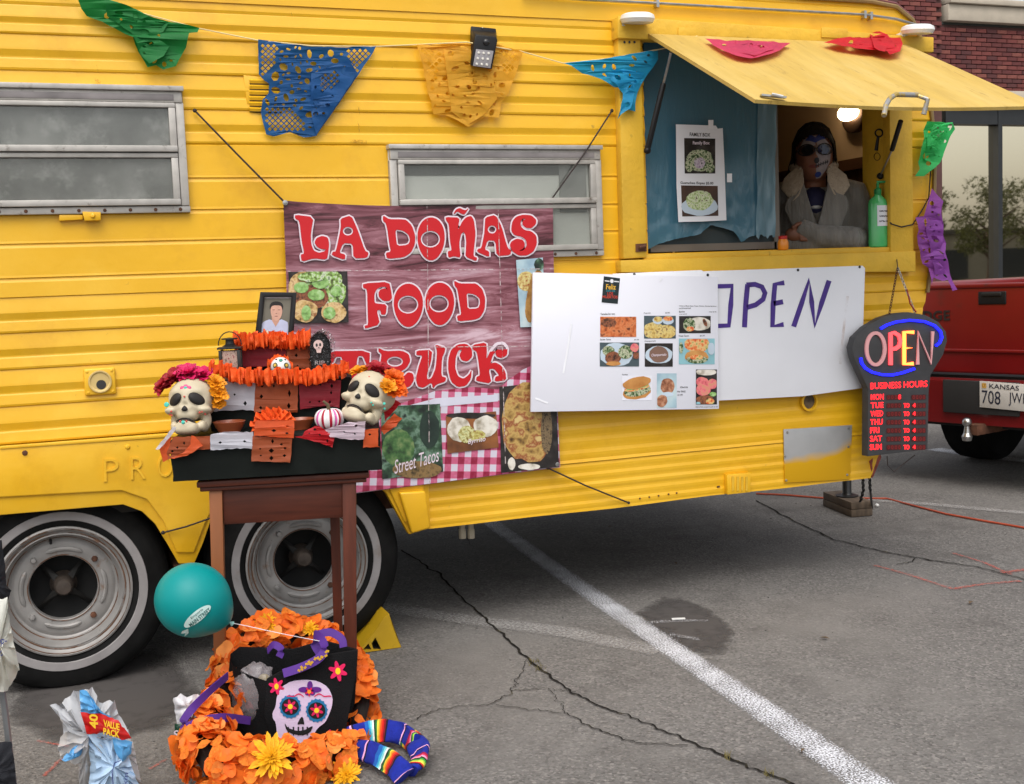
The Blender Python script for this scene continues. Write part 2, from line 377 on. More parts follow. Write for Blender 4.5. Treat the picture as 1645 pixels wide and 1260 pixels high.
zbot = lambda x: lerp(zc(690, 850), zc(1398, 768), (x-FEN_X)/(EDGE[-1].x-FEN_X))
ZB = zc(1398, 768); ZSEAM = zc(1070, 730)
def rib(a, b, d=0.007):                      # one rib pair between two crisp edges (top a, bottom b), as (z, outward)
    h = a-b
    return [(a, 0.0), (a-h*.03, .001), (a-h*.36, d*.9), (a-h*.42, d), (a-h*.60, .001), (a-h*.64, .0008), (a-h*.68, .003), (a-h*.92, d*.95), (a-h*.97, d*.7)]
def fine(a, b, n, d=0.0035):
    o = []
    for i in range(n):
        h = (a-b)/n; q = a-h*i; k = (0.6+0.4*((i*7) % 3)/2)*d
        o += [(q, 0.0), (q-h*.3, k), (q-h*.55, k*.8), (q-h*.8, .0004)]
    return o
def groove(zl, d=0.0035):
    return [(zl+.010, d), (zl+.003, d*1.3), (zl, 0.0), (zl-.004, .0005), (zl-.012, d)]
sheets = []
sheets.append([(ZTOP, .0), (ZTOP-.03, .003), (zs0+.11, .004), (zs0+.105, .0015), (zs0+.1, .004), (zs0+.03, .005), (zs0+.004, .006), (zs0+.0035, .0)])
hh = (z54-z113)
sheets.append([(zs0+.0034, .001), (zs0-.02, .003)]+rib(min(zs0-.03, z54+hh), z54)+rib(z54, z113)+[(z113, 0)])
mid = [(z113, 0.0)]+rib(z113, z177)+rib(z177, z232)+[(z232, 0.0), (z232-.004, .003)]
for px, py in ((297, 287), (297, 338), (297, 387), (0, 449)): mid += groove(zc(px, py))
sheets.append(mid+[(z480+.003, .005), (z480, .0)])
lz = [z480, zc(0, 537.5), zc(0, 596), zc(0, 655.7), z716]; low = [(z480, .0)]
for a, b in zip(lz, lz[1:]): low += rib(a, b)
sheets.append(low+[(z716, .0)])
sheets.append([(z716, .0)]+fine(z716-.004, ZSEAM+.004, 5)+[(ZSEAM+.002, .005), (ZSEAM, .0)])
sheets.append([(ZSEAM, .002)]+fine(ZSEAM-.003, ZB, 5)+[(ZB, .001)])
OP = (W(1031, 72).x, W(1431, 300).x, W(1100, 406).z, W(1100, 66).z)     # serving opening
for si, kn in enumerate(sheets):
    kn = sorted(kn, key=lambda k: -k[0]); zz = [k for k in kn]
    for zo in (OP[2], OP[3]):                # break rows at the opening
        for a, b in zip(zz, zz[1:]):
            if a[0] > zo > b[0]: zz.append((zo, lerp(a[1], b[1], (a[0]-zo)/(a[0]-b[0])))); zz.sort(key=lambda k: -k[0]); break
    mb = MB()
    for a, b in zip(zz, zz[1:]):
        if a[0]-b[0] < 1e-6: continue
        x0 = XL if si < 4 else FEN_X-.06; iv = [(x0, None)]
        zm = (a[0]+b[0])/2
        iv = [(x0, OP[0]), (OP[1], None)] if OP[2] < zm < OP[3] else [(x0, None)]
        for u, w in iv:
            n = max(1, int(((w if w is not None else 3.4)-u)/.12)); vs = []
            for z, o in (a, b):
                xe = w if w is not None else xr(z)
                for i in range(n+1):
                    x = lerp(u, xe, i/n); dz = 0.0
                    if si == 5 and z < ZB+.002: dz = .006*nz(x*2.3, 4)+(zc(690, 850)-ZB)*(1-(x-FEN_X)/(EDGE[-1].x-FEN_X))
                    dent = .0016*nz(x*1.7, z*3.1, si)+.0009*nz(x*6, z*9, 3+si)
                    vs.append((x, -o-dent, z+dz))
            mb.add(vs, [(i, i+1, n+2+i, n+1+i) for i in range(n)])
    mb.build('siding_panel', m_yel, trailer, smooth=0.5)
# shell behind the siding: nose, roof, back, underside
sh = MB(); pts = [V((EDGE[0].x-.25, 0, ZTOP))]+EDGE
sh.add([p+V((0, .004, 0)) for p in pts]+[p+V((0, TB, 0)) for p in pts], [(i, i+1, len(pts)+i+1, len(pts)+i) for i in range(len(pts)-1)])
sh.build('nose_panel', m_yel, trailer)
rf = MB(); rf.grid(lambda u, v: V((lerp(XL, EDGE[0].x-.25, u), lerp(.0, TB, v), ZTOP+.08*math.sin(math.pi*v))), 8, 10); rf.build('roof', mat('roof_sheet', (.5, .48, .42), .5), trailer)
bk = MB(); bk.box((0.45, TB-.01, 1.4), (5.7, .02, 1.9)); bk.box((XL+.01, TB/2, 1.4), (.02, TB-.04, 1.9)); bk.build('back_wall', m_yel, trailer)
us = MB(); us.box((0.4, TB/2+.02, .60), (5.5, TB-.06, .05)); us.build('underside', mat('undercoat', (.02, .018, .016), .9), trailer)
fr = MB()
for y in (.35, 1.9): fr.box((0.6, y, .50), (5.0, .06, .12))
for x in (-1.0, .35, 1.5, 2.6): fr.box((x, 1.12, .50), (.05, 1.5, .08))
fr.box((0.35, .9, .33), (.07, 1.6, .07)); fr.build('chassis_beam', m_rust, trailer)
# trim that runs round the nose edge, maroon over the roof
tm = MB(); P = [W(*p, -.012) for p in [(1180, -14), (1290, -4), (1400, 3), (1440, 11), (1466, 32), (1480, 64), (1492, 120), (1502, 250), (1499, 400), (1490, 470)]]
tm.tube(P, .009, 6); tm.build('edge_trim', mat('trim_tan', srgb(128, 104, 60), .5, var=.2), trailer)
tm = MB(); tm.tube([p+V((.004, .012, .014)) for p in P[:6]], .008, 6); tm.build('roof_gutter', mat('gutter_maroon', srgb(110, 60, 62), .5, var=.2), trailer)
tm = MB(); tm.tube([W(*p, -.022) for p in [(840, -9), (929, -1), (1060, 6), (1220, 15), (1389, 24), (1440, 31), (1470, 40), (1478, 46)]], .006, 8); tm.build('conduit', m_chrome, trailer)
for px, py in ((1055, 6), (1388, 24), (1398, 26)):
    c = MB(); p = W(px, py, -.02); c.box(p, (.012, .02, .03)); c.build('conduit_clip', m_chrome, trailer)
# fender skirt
Fy = -.028
def fz(pp, y): return [W(px, py, y) for px, py in pp]
topz = z716
arch_out = [(560, 771), (601, 768), (622, 800), (655, 856), (660, 859), (692, 849)]
rim1 = [(-330, 990), (-250, 985), (-205, 930), (-170, 850), (-110, 818), (0, 800), (195, 789), (236, 803), (262, 838), (284, 889), (312, 889), (330, 842), (347, 806), (372, 786), (560, 762), (596, 760), (620, 775), (650, 840), (684, 834)]
arc1 = [(-330, 990), (-252, 985), (-195, 935), (-150, 862), (-90, 838), (0, 828), (198, 811), (228, 822), (249, 842), (268, 873), (287, 906), (312, 906), (326, 874), (341, 830), (356, 806), (380, 795), (560, 776), (598, 774), (620, 792), (657, 859), (692, 849)]
pl = fz(rim1, Fy); plate = [V((XL, Fy, topz)), V((XL, Fy, pl[0].z))]+pl+[V((pl[-1].x, Fy, topz))]
mb = MB(); mb.flat([plate], (0, .02, 0)); fender = mb.build('fender_skirt', m_yel, trailer, bevel=.006, seg=3)
al = fz(arc1, Fy+.010); band = [V((XL, Fy+.010, topz-.02)), V((XL, Fy+.010, al[0].z))]+al+[V((al[-1].x, Fy+.010, topz-.02))]
mb = MB(); mb.flat([band], (0, .03, 0)); mb.build('arch_lip', m_yel, fender, bevel=.004)
mb = MB(); mb.prism([W(*p, Fy-.004) for p in [(0, 717), (420, 686), (690, 666), (690, 672), (420, 692), (0, 722)]]+[], (0, .012, 0)); mb.build('belt_moulding', m_yel, trailer, bevel=.002)
for i, ch in enumerate('PROWLER'):
    mb = MB()
    px = 167+i*43.5; py = 774-i*3.4; hgt = 36-i*.5; wd_ = 24-i*.3
    o = W(px, py, Fy-.001); put_text(mb, ch, o, W(px+wd_, py-1.6, Fy-.001)-o, W(px-1, py-hgt, Fy-.001)-o, vec=(0, -.004, 0), bold=-.01)
    mb.build('embossed_letter', m_yel, fender, smooth=.4)
for px, py in ((40, 728), (205, 718)):
    mb = MB(); mb.lathe([(.0, .006), (.006, .005), (.009, .0)], W(px, py, Fy), (0, -1, 0), 10); mb.build('screw', m_rust if px < 100 else m_yel, fender)
mb = slab([(642, 792), (684, 789), (692, 849), (662, 858)], -.05, .03); mb.build('mudflap_end', m_yel, fender, bevel=.008, seg=3)
# wheel wells
ww = MB(); ww.box((.10, .62, .42), (1.9, .02, .75)); ww.box((.20, .33, .80), (1.98, .6, .02)); ww.box((-.9, .33, .45), (.02, .6, .7));  ww.build('wheel_well', mat('well_black', (.008, .008, .008), 1.0, spec=.1), trailer)
# wheels
m_tyre = mat('tyre_rubber', (.010, .010, .010), .8, var=.35, scale=12, dirt=[((.022, .021, .02), .58, .85, 9.0)], spec=.12)
m_ww = mat('whitewall', (.27, .255, .255), .75, var=.12, scale=15, dirt=[((.20, .15, .12), .60, .8, 10.0)])
m_rim = mat('rusty_silver_rim', (.30, .29, .28), .55, metal=.35, var=.2, scale=9, dirt=[(srgb(120, 84, 58), .60, .72, 13.0), (srgb(70, 60, 54), .64, .74, 30.0)])
def wheel(c):
    wh = MB(); wh.lathe([(.20, -.20), (.26, -.21), (.32, -.20), (.343, -.17), (.347, -.10), (.343, -.03), (.325, .0), (.30, .012), (.268, .016)], c, (0, -1, 0), 72); wh.f = [f for f in wh.f if len(f) == 4]; wh.m = wh.m[:len(wh.f)]
    for p in wh.v:
        if p.z < .003: p.z = .003
    root = wh.build('wheel', m_tyre, trailer)
    def ring(nm, prof, m, n=64, par=root):
        q = MB(); q.lathe(prof, c, (0, -1, 0), n)
        k = len(prof)*0
        q.f = [f for f in q.f if len(f) == 4]; q.m = q.m[:len(q.f)]
        for p in q.v:
            if p.z < .004: p.z = .004
        return q.build(nm, m, par)
    ring('whitewall', [(.269, .014), (.267, .0185), (.241, .019), (.239, .016)], m_ww)
    ring('sidewall', [(.239, .016), (.224, .012), (.214, .004)], m_tyre)
    rm = ring('rim', [(.219, .004), (.2185, .016), (.213, .018), (.208, .012), (.203, .004), (.196, .0), (.190, .002), (.184, -.010), (.178, -.030), (.172, -.046), (.166, -.050), (.158, -.046), (.152, -.044), (.114, -.044), (.109, -.047), (.108, -.07)], m_rim)
    for rr_, hh_, tt_ in ((.2095, .0155, .0016), (.1965, .0015, .0022), (.1755, -.036, .0022), (.1125, -.0425, .0018)):
        q = MB(); q.tube([V(c)+V((rr_*math.cos(t), -hh_, rr_*math.sin(t))) for t in [2*math.pi*i/56 for i in range(56)]], tt_, 6, closed=True); q.build('rust_ring', mat('rust_line', srgb(96, 66, 46), .8, var=.4, scale=20, dirt=[((.22, .21, .20), .5, .62, 12.0)]), rm)
    q = MB(); q.lathe([(.0, -.16), (.11, -.16), (.19, -.12), (.19, -.17)], c, (0, -1, 0), 32); q.build('brake_drum', mat('drum_black', (.012, .012, .012), .8, var=.4), root)
    sp = MB()
    for k in range(4):
        a = math.radians(45+90*k); d = V((math.cos(a), 0, math.sin(a))); e = V((-d.z, 0, d.x))
        sp.add([V(c)+d*.03+e*.012+V((0, .10, 0)), V(c)+d*.03-e*.012+V((0, .10, 0)), V(c)+d*.12-e*.007+V((0, .145, 0)), V(c)+d*.12+e*.007+V((0, .145, 0)), V(c)+d*.07+V((0, .112, 0))], [(0, 1, 4), (1, 2, 4), (2, 3, 4), (3, 0, 4)])
    sp.build('hub_web', mat('hub_dark', (.014, .013, .012), .7, var=.4), root)
    q = MB(); q.lathe([(.0, -.045), (.024, -.047), (.030, -.055), (.033, -.10), (.045, -.12)], c, (0, -1, 0), 20); q.build('hub', mat('hub_cap', (.07, .055, .045), .55, metal=.4, var=.4, scale=30), root)
    for k in range(4):
        a = math.radians(35+90*k+5); d = V((math.cos(a), 0, math.sin(a)))
        q = MB(); q.lathe([(.0, .016), (.008, .015), (.0105, .010), (.011, -.002)], V(c)+d*.136+V((0, .046, 0)), (0, -1, 0), 6); q.build('lug_bolt', m_rim if k % 3 else m_rust, rm)
        q = MB(); b0 = math.radians(35+45+5+90*k); arcp = [V(c)+V((math.cos(b0+t), 0, math.sin(b0+t)))*.133+V((0, .044, 0)) for t in [x*.09 for x in range(-5, 6)]]
        q.tube(arcp, [.003]+[.0085]*9+[.003], 8); q.build('rim_rib', m_rim, rm)
    q = MB(); a = math.radians(100); d = V((math.cos(a), 0, math.sin(a))); q.tube([V(c)+d*.172+V((0, .03, 0)), V(c)+d*.166+V((0, -.0, 0))], .005, 8); q.build('valve_stem', m_black, rm)
wheel(V((-.045, .055, .332))); wheel(V((.770, .055, .330)))

# windows of the trailer
def glass(name, tint, fac, rough=.08):
    m = bpy.data.materials.new(name); m.use_nodes = True; t = m.node_tree; N = t.nodes; L = t.links; N.clear()
    o = N.new('ShaderNodeOutputMaterial'); tr = N.new('ShaderNodeBsdfTransparent'); tr.inputs[0].default_value = (*tint, 1)
    gl = N.new('ShaderNodeBsdfGlossy'); gl.inputs['Roughness'].default_value = rough; gl.inputs[0].default_value = (.9, .9, .88, 1)
    mx = N.new('ShaderNodeMixShader'); mx.inputs[0].default_value = fac
    L.new(tr.outputs[0], mx.inputs[1]); L.new(gl.outputs[0], mx.inputs[2]); L.new(mx.outputs[0], o.inputs[0]); return m
m_pane = glass('window_pane', (.86, .87, .86), .06, .08)
m_screen = mat('smudge_reflection_screen', (.20, .195, .19), .7, var=.45, scale=7, dirt=[((.42, .41, .40), .52, .75, 9.0), ((.20, .15, .09), .62, .8, 5.0)])  # pale mottling paints smudges and reflections of the glass into the colour
m_sheet = mat('grey_sheet_behind_glass', (.36, .36, .345), .7, var=.06)
def twindow(x0, x1, z0, z1, back, lab):
    root = MB()
    root.box(((x0+x1)/2, -.012, (z0+z1)/2), (x1-x0, .004, z1-z0)); w = root.build('window', back, trailer); w['label'] = lab
    def bx(nm, a, b, c, d, y0, y1, m=m_alu, bev=.002, par=w):
        q = MB(); q.box(((a+b)/2, (y0+y1)/2, (c+d)/2), (b-a, y1-y0, d-c)); return q.build(nm, m, par, bevel=bev)
    bx('drip_cap', x0-.004, x1+.002, z1-.016, z1, -.045, -.002); bx('head_channel', x0+.002, x1-.004, z1-.052, z1-.0165, -.034, -.003)
    bx('head_shadow_strip', x0+.03, x1-.03, z1-.046, z1-.026, -.0365, -.0345, mat('head_shadow_grey', (.22, .20, .20), .6, var=.3))  # darker strip paints the shade under the drip cap
    bx('jamb', x0, x0+.026, z0+.022, z1-.0525, -.030, -.003); bx('jamb', x1-.026, x1, z0+.022, z1-.0525, -.030, -.003)
    bx('sill_flange', x0-.002, x1+.002, z0, z0+.0215, -.026, -.003)
    n = int((x1-x0)/.075)
    for i in range(n):
        q = MB(); q.lathe([(0, .004), (.0045, .003), (.006, 0)], (lerp(x0+.03, x1-.03, i/(n-1)), -.026, z0+.010), (0, -1, 0), 8); q.build('screw', m_rust, w)
    zm = (z0+z1)/2-.012
    for a, b, yy in ((zm+.004, z1-.054, -.040), (z0+.024, zm+.001, -.034)):
        sx0, sx1 = x0+.028, x1-.028
        s = bx('sash', sx0, sx1, b-.015, b, yy, yy+.022); 
        bx('bottom_rail', sx0, sx1, a, a+.020, yy-.004, yy+.022, par=s)
        bx('stile', sx0, sx0+.022, a+.0205, b-.0155, yy, yy+.022, par=s); bx('stile', sx1-.022, sx1, a+.0205, b-.0155, yy, yy+.022, par=s)
        q = MB(); q.box(((sx0+sx1)/2, yy+.014, (a+b)/2), (sx1-sx0-.044, .003, b-a-.036)); q.build('pane', m_pane, s)
    return w
a, b = W(293, 143), W(302, 342)
twindow(-1.05, b.x+.004, b.z, a.z+.002, m_screen, 'wide two-pane window with smudged grey glass and painted reflections')
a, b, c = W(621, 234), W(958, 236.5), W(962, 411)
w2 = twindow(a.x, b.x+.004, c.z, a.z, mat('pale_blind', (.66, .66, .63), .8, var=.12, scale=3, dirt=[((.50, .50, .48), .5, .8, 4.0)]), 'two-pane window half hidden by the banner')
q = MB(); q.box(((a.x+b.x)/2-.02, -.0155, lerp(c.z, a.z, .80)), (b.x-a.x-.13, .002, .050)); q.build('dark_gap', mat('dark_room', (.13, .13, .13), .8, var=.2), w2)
q = MB(); q.box((b.x-.11, -.0165, lerp(c.z, a.z, .62)), (.11, .002, .18)); q.build('curtain_edge', mat('curtain_grey', (.30, .30, .29), .8, var=.2), w2)
# clip under the first window
lt = slab([(95, 345), (133, 345), (133, 353), (95, 355)], -.022, .02); lt = lt.build('latch', m_yel, trailer, bevel=.002)
q = slab([(132, 340), (162, 341), (162, 354), (136, 355)], -.034, .02); q.tube([W(148, 346, -.04), W(150, 347, -.03)], .008, 8); q.build('latch_hook', m_yel, lt, bevel=.002)
# louvred vent
vt = slab([(391, 121), (452, 126), (452, 180), (397, 167)], -.006, .005).build('vent', m_yel, trailer, bevel=.001)
for i in range(6):
    q = MB(); a = W(401, 134+9*i, -.010); b = W(452, 135+9*i, -.010); q.add([a, b, b+V((0, .004, -.004)), a+V((0, .004, -.003))], [(0, 1, 2, 3)]); q.build('slot', m_ink, vt, smooth=0)
    q = MB(); q.add([a, b, b+V((0, -.004, .009)), b+V((0, .004, .014)), a+V((0, .004, .014)), a+V((0, -.004, .009))], [(0, 1, 2, 5), (5, 2, 3, 4)]); q.build('louvre', m_yel, vt)
# electric inlet
c = W(160.5, 613, -.01)
q = MB(); q.box(c+V((0, -.002, 0)), (.098, .012, .088)); inl = q.build('inlet_plate', m_yel, trailer, bevel=.006, seg=3)
q = MB(); q.lathe([(.037, .0), (.036, .005), (.032, .005), (.028, .001), (.0, .0009)], c+V((0, -.010, 0)), (0, -1, 0), 28); q.build('cup', mat('worn_cream', srgb(214, 186, 120), .5, var=.2), inl)
q = MB(); q.lathe([(.0155, .0018), (.0, .0022)], c+V((.003, -.010, -.010)), (0, -1, 0), 20); q.build('socket_hole', m_ink, inl)
for dx in (-.038, .038):
    for dz in (-.034, .034):
        q = MB(); q.lathe([(0, .003), (.004, .002), (.005, 0)], c+V((dx, -.008, dz)), (0, -1, 0), 8); q.build('screw', m_yel, inl)
# pipe port, access plate, marker box and screws on the lower right
c = W(1298, 645, -.004); q = MB(); q.lathe([(.040, .0), (.040, .014), (.031, .015), (.030, .002), (.0, .0018)], c, (0, -1, 0), 28); pp_ = q.build('pipe_port', m_yel, trailer)
q = MB(); q.lathe([(.0298, .003), (.0, .0045)], c, (0, -1, 0), 24); q.build('pipe_inside', mat('pipe_dark', srgb(92, 78, 60), .9, var=.5, scale=30), pp_)
def twotone():
    m = mat('sprayed_steel_plate', (.40, .40, .40), .45, metal=.4, var=.12); t = m.node_tree; N = t.nodes; L = t.links; b = N['Principled BSDF']
    src = b.inputs['Base Color'].links[0].from_socket; tc = N.new('ShaderNodeTexCoord'); sx = N.new('ShaderNodeSeparateXYZ'); L.new(tc.outputs['Generated'], sx.inputs[0])
    nn = N.new('ShaderNodeTexNoise'); nn.inputs['Scale'].default_value = 5; L.new(tc.outputs['Object'], nn.inputs['Vector'])
    ma = N.new('ShaderNodeMath'); ma.operation = 'MULTIPLY_ADD'; L.new(nn.outputs[0], ma.inputs[0]); ma.inputs[1].default_value = -.7; L.new(sx.outputs[2], ma.inputs[2])
    mb2 = N.new('ShaderNodeMath'); mb2.operation = 'MULTIPLY_ADD'; L.new(sx.outputs[0], mb2.inputs[0]); mb2.inputs[1].default_value = -.25; L.new(ma.outputs[0], mb2.inputs[2])
    r = N.new('ShaderNodeMapRange'); r.inputs[1].default_value = -.08; r.inputs[2].default_value = .10; L.new(mb2.outputs[0], r.inputs[0])
    x = N.new('ShaderNodeMix'); x.data_type = 'RGBA'; L.new(r.outputs[0], x.inputs[0]); x.inputs[6].default_value = (*YEL, 1); L.new(src, x.inputs[7]); L.new(x.outputs[2], b.inputs['Base Color']); return m
pla = slab([(1259, 690), (1369, 683), (1366, 770), (1261, 776)], -.010, .004).build('access_plate', twotone(), trailer, bevel=.001)
for p in ((1265, 695), (1363, 688), (1363, 718), (1261, 733), (1361, 763), (1263, 772)):
    q = MB(); q.lathe([(0, .004), (.004, .0035), (.006, 0)], W(*p, -.010), (0, -1, 0), 8); q.build('screw', m_chrome, pla)
mk = slab([(1168, 763), (1206, 760), (1206, 791), (1169, 795)], -.026, .026).build('marker_box', m_yel, trailer, bevel=.002)
for i, px in enumerate((1176, 1184, 1191, 1198)):
    q = slab([(px, 766), (px+3, 766), (px+3, 788), (px, 789)], -.030, .004); q.build('slat', m_yelwood, mk)
for px in (1028, 1043, 1058, 1074, 1087, 1153, 1155):
    q = MB(); q.lathe([(0, .004), (.0028, .003), (.004, 0)], W(px, 801-(px-1028)*.15, -.004), (0, -1, 0), 7); q.build('screw', m_rust, trailer)
# drain pipes and rusted corner by the hitch
for px in (742, 756):
    q = MB(); p = W(px, 842, .12); q.tube([p+V((0, 0, .05)), p+V((0, 0, .0)), p-V((0, 0, .02))], [.012, .012, .011], 10); q.tube([p-V((0, 0, .02)), p-V((0, 0, .055))], .014, 10); q.build('drain_pipe', mat('old_pvc', srgb(170, 160, 140), .6, var=.2), trailer)
q = MB(); q.prism([W(1398, 742, -.01), W(1412, 722, .02), W(1416, 735, .03), W(1402, 768, .0)], (0, .02, 0)); q.build('torn_corner', mat('torn_wood', srgb(150, 70, 55), .8, var=.4, scale=40), trailer)
q = MB(); q.box((2.95, .35, .385), (.7, .08, .05)); q.box((3.0, .9, .42), (.1, 1.4, .06)); q.build('tongue_beam', m_rust, trailer)

# ------------------------------------------------ serving window
sv = slab([(993, 26), (1500, 60), (1500, 84), (993, 61)], -.062, .06).build('serving_hatch', m_yelwood, trailer, bevel=.003); sv['label'] = 'wood-framed serving hatch with a propped-up flap'
slab([(993, 61.5), (1029, 62), (1039, 406), (1038, 414), (1002, 416)], -.044, .044).build('post', m_yelwood, sv, bevel=.003)
slab([(1429, 150), (1465, 150), (1468, 412), (1431, 408)], -.044, .044).build('post', m_yelwood, sv, bevel=.003)
q = MB(); a0 = W(1429, 150); b0 = W(1431, 408); q.box((b0.x-.012, .075, (a0.z+b0.z)/2+.18), (.024, .148, a0.z-b0.z+.40)); q.build('jamb', m_yelwood, sv, bevel=.002)
slab([(997, 418.5), (1471, 403.5), (1471, 437), (998, 438)], -.050, .050).build('apron_board', m_yelwood, sv, bevel=.003)
q = MB(); p0, p1 = W(1031, 409, -.02), W(1450, 396, -.02); q.box(((p0.x+p1.x)/2, .06, p0.z-.012), (p1.x-p0.x, .19, .022)); ledge = q.build('sill', m_yelwood, sv, bevel=.003)
for px in (1002, 1010, 1018):
    q = MB(); q.lathe([(0, .002), (.005, .0015)], W(px+1, 68, -.045), (0, -1, 0), 8); q.build('nail', m_ink, sv)
q = slab([(1022, 392), (1039, 391), (1039, 404), (1022, 405)], -.050, .008); q.tube([W(1027, 398, -.06), W(1037, 396, -.06)], .006, 8); q.build('latch', m_rust, sv)
# flap
hx0, hx1 = 2.134, 3.32; hz = 2.203; oy, oz = -.781, 1.848
def flap(u, v, t=0):      # u along the hinge, v outwards, with a slight warp
    n_ = V((0, -(hz-oz), .72)).normalized()
    p = V((lerp(hx0, hx1, u), lerp(-.066, oy, v), lerp(hz, oz, v)))
    return p + n_*(-.015*math.sin(math.pi*u)*v) + n_*t
q = MB(); q.grid(lambda u, v: flap(u, v), 14, 8); q.grid(lambda u, v: flap(u, v, -.012), 14, 8)
for vv in (0, 1):
    q.grid(lambda u, v: flap(u, vv, -.012*v), 14, 1)
for uu in (0, 1): q.grid(lambda u, v: flap(uu, u, -.012*v), 8, 1)
m_ply = mat('weathered_yellow_plywood', srgb(186, 154, 72), .75, var=.08, scale=5, bump=.2, bscale=30, dirt=[(srgb(206, 178, 106), .45, .85, 1.6), (srgb(120, 92, 40), .60, .80, 9.0)], stretch=(5, .9, .9))
fl = q.build('flap', m_ply, sv, smooth=.5)
def on_flap(px, py, t=.0):
    n_ = V((0, -(hz-oz), .72)).normalized(); return PP(px, py, V((0, -.066, hz))+n_*t, n_)
q = MB(); h = [on_flap(1420, 186), on_flap(1424, 165, .03), on_flap(1435, 152, .05), on_flap(1478, 153, .05), on_flap(1490, 160, .045), on_flap(1484, 184)]
q.tube([h[0], h[0].lerp(h[1], .8), h[1].lerp(h[2], .5), h[2].lerp(h[3], .1), h[3].lerp(h[2], .1), h[4], h[5]], .0085, 10); q.build('grab_handle', mat('chipped_handle', srgb(176, 150, 80), .35, metal=.35, var=.1, dirt=[(srgb(150, 150, 150), .45, .55, 40.0)]), fl)
q = MB(); a = on_flap(1222, 153, .004); b = on_flap(1262, 157, .004); q.bar(a, b, .02, .006); q.tube([on_flap(1240, 152, .012), on_flap(1258, 156, .012)], .006, 8); q.build('hasp', m_chrome, fl)
for px in (1110, 1340):
    q = slab([(px-20, 44), (px+22, 46), (px+22, 62), (px-20, 60)], -.068, .006); q.build('hinge', m_yelwood, sv, bevel=.001)
q = MB(); q.box(((hx0+hx1)/2+.02, -.03, hz+.005), (hx1-hx0, .05, .02)); q.build('hinge_gap', m_ink, sv)
for (t0, t1, t2, sd_) in ((on_flap(1078, 84, -.02), W(1066, 134, -.12), W(1040, 242, -.05), 0), (W(1447, 195, -.22), W(1433, 241, -.10), W(1414, 283, .01), 1)):
    q = MB()
    if sd_ == 0: q.tube([t0, t1], .005, 8); s_ = q.build('gas_strut', m_chrome, sv); q = MB(); q.tube([t1, t1.lerp(t2, .02), t2], [.008, .011, .011], 10); q.build('strut_cylinder', m_black, s_)
    else: q.tube([t1, t2], .004, 8); s_ = q.build('gas_strut', m_chrome, sv); q = MB(); q.tube([t0, t1], .010, 10); q.build('strut_cylinder', m_black, s_)
    q = MB(); q.ell(t2, (.014, .014, .014), 10, 8); q.build('ball_joint', m_black, s_)
# sliding pane behind the plastic
q = MB(); x0, x1 = W(1036, 300, .06).x, W(1250, 300, .06).x; zb, zt = W(1100, 404, .06).z, OP[3]
q.box(((x0+x1)/2, .075, (zb+zt)/2), (x1-x0, .004, zt-zb)); sl = q.build('sliding_pane', mat('tinted_pane', (.055, .07, .075), .12, var=.1), sv)
q = MB(); q.box((x1-.012, .066, (zb+zt)/2), (.026, .02, zt-zb)); q.box(((x0+x1)/2, .066, zb+.014), (x1-x0-.03, .02, .028)); q.build('pane_frame', mat('brown_alu', srgb(120, 112, 104), .5, metal=.4), sl)
# light fittings on the header
def dome_light(px, py, nm):
    c = W(px, py, -.10); q = MB(); q.lathe([(.0, .022), (.045, .021), (.058, .014), (.062, .0), (.055, -.014), (.0, -.016)], c, (0, -.12, 1), 28, (1.0, 1.2)); l = q.build('wall_light', m_white, trailer, smooth=.5)
    q = MB(); q.bar(c+V((-.03, .04, -.008)), c+V((-.04, .10, -.02)), .03, .02); q.build('bracket', m_white, l)
dome_light(1024, 31, 'a'); dome_light(1474, 49, 'b')
# ------------------------------------------------ inside
m_cream = mat('cream_panel', srgb(214, 186, 148), .6, var=.06, scale=3)
m_dwood = mat('dark_panelling', srgb(66, 44, 32), .6, var=.3, scale=8, stretch=(1, 6, 1))
EWX = 3.455
q = MB(); q.box((EWX, 1.1, 2.05), (.01, 2.1, .56)); q.build('end_wall', m_cream, trailer)
q = MB(); q.box((EWX-.006, 1.1, 1.45), (.014, 2.1, .63)); q.build('end_wall_panelling', m_dwood, trailer)
q = MB(); q.box((EWX-.016, 1.1, 1.775), (.012, 2.1, .05)); q.build('wall_rail', mat('brown_rail', srgb(96, 64, 42), .5, var=.2), trailer)
q = MB(); q.box((2.7, 2.2, 1.5), (1.5, .02, 1.7)); q.box((1.95, 1.2, 1.5), (.02, 2.0, 1.7)); q.box((2.72, 1.15, .64), (1.5, 2.1, .02)); q.build('inner_wall', m_dwood, trailer)
q = MB(); q.box((2.72, 1.15, 2.33), (1.52, 2.15, .02)); q.build('inner_ceiling', m_cream, trailer)
lc = XP(1366, 186, EWX-.05)
q = MB(); q.lathe([(.075, -.03), (.078, .0), (.070, .004)], lc+V((.01, 0, 0)), (-1, 0, .0), 24); lb = q.build('lamp', mat('bronze', srgb(70, 50, 35), .4, metal=.5), trailer)
q = MB(); q.ell(lc+V((-.012, 0, .012)), (.030, .068, .036), 20, 12); q.build('lamp_dome', mat('lit_dome', (.9, .85, .75), .4, emit=((1.0, .76, .48), 14.0)), lb)

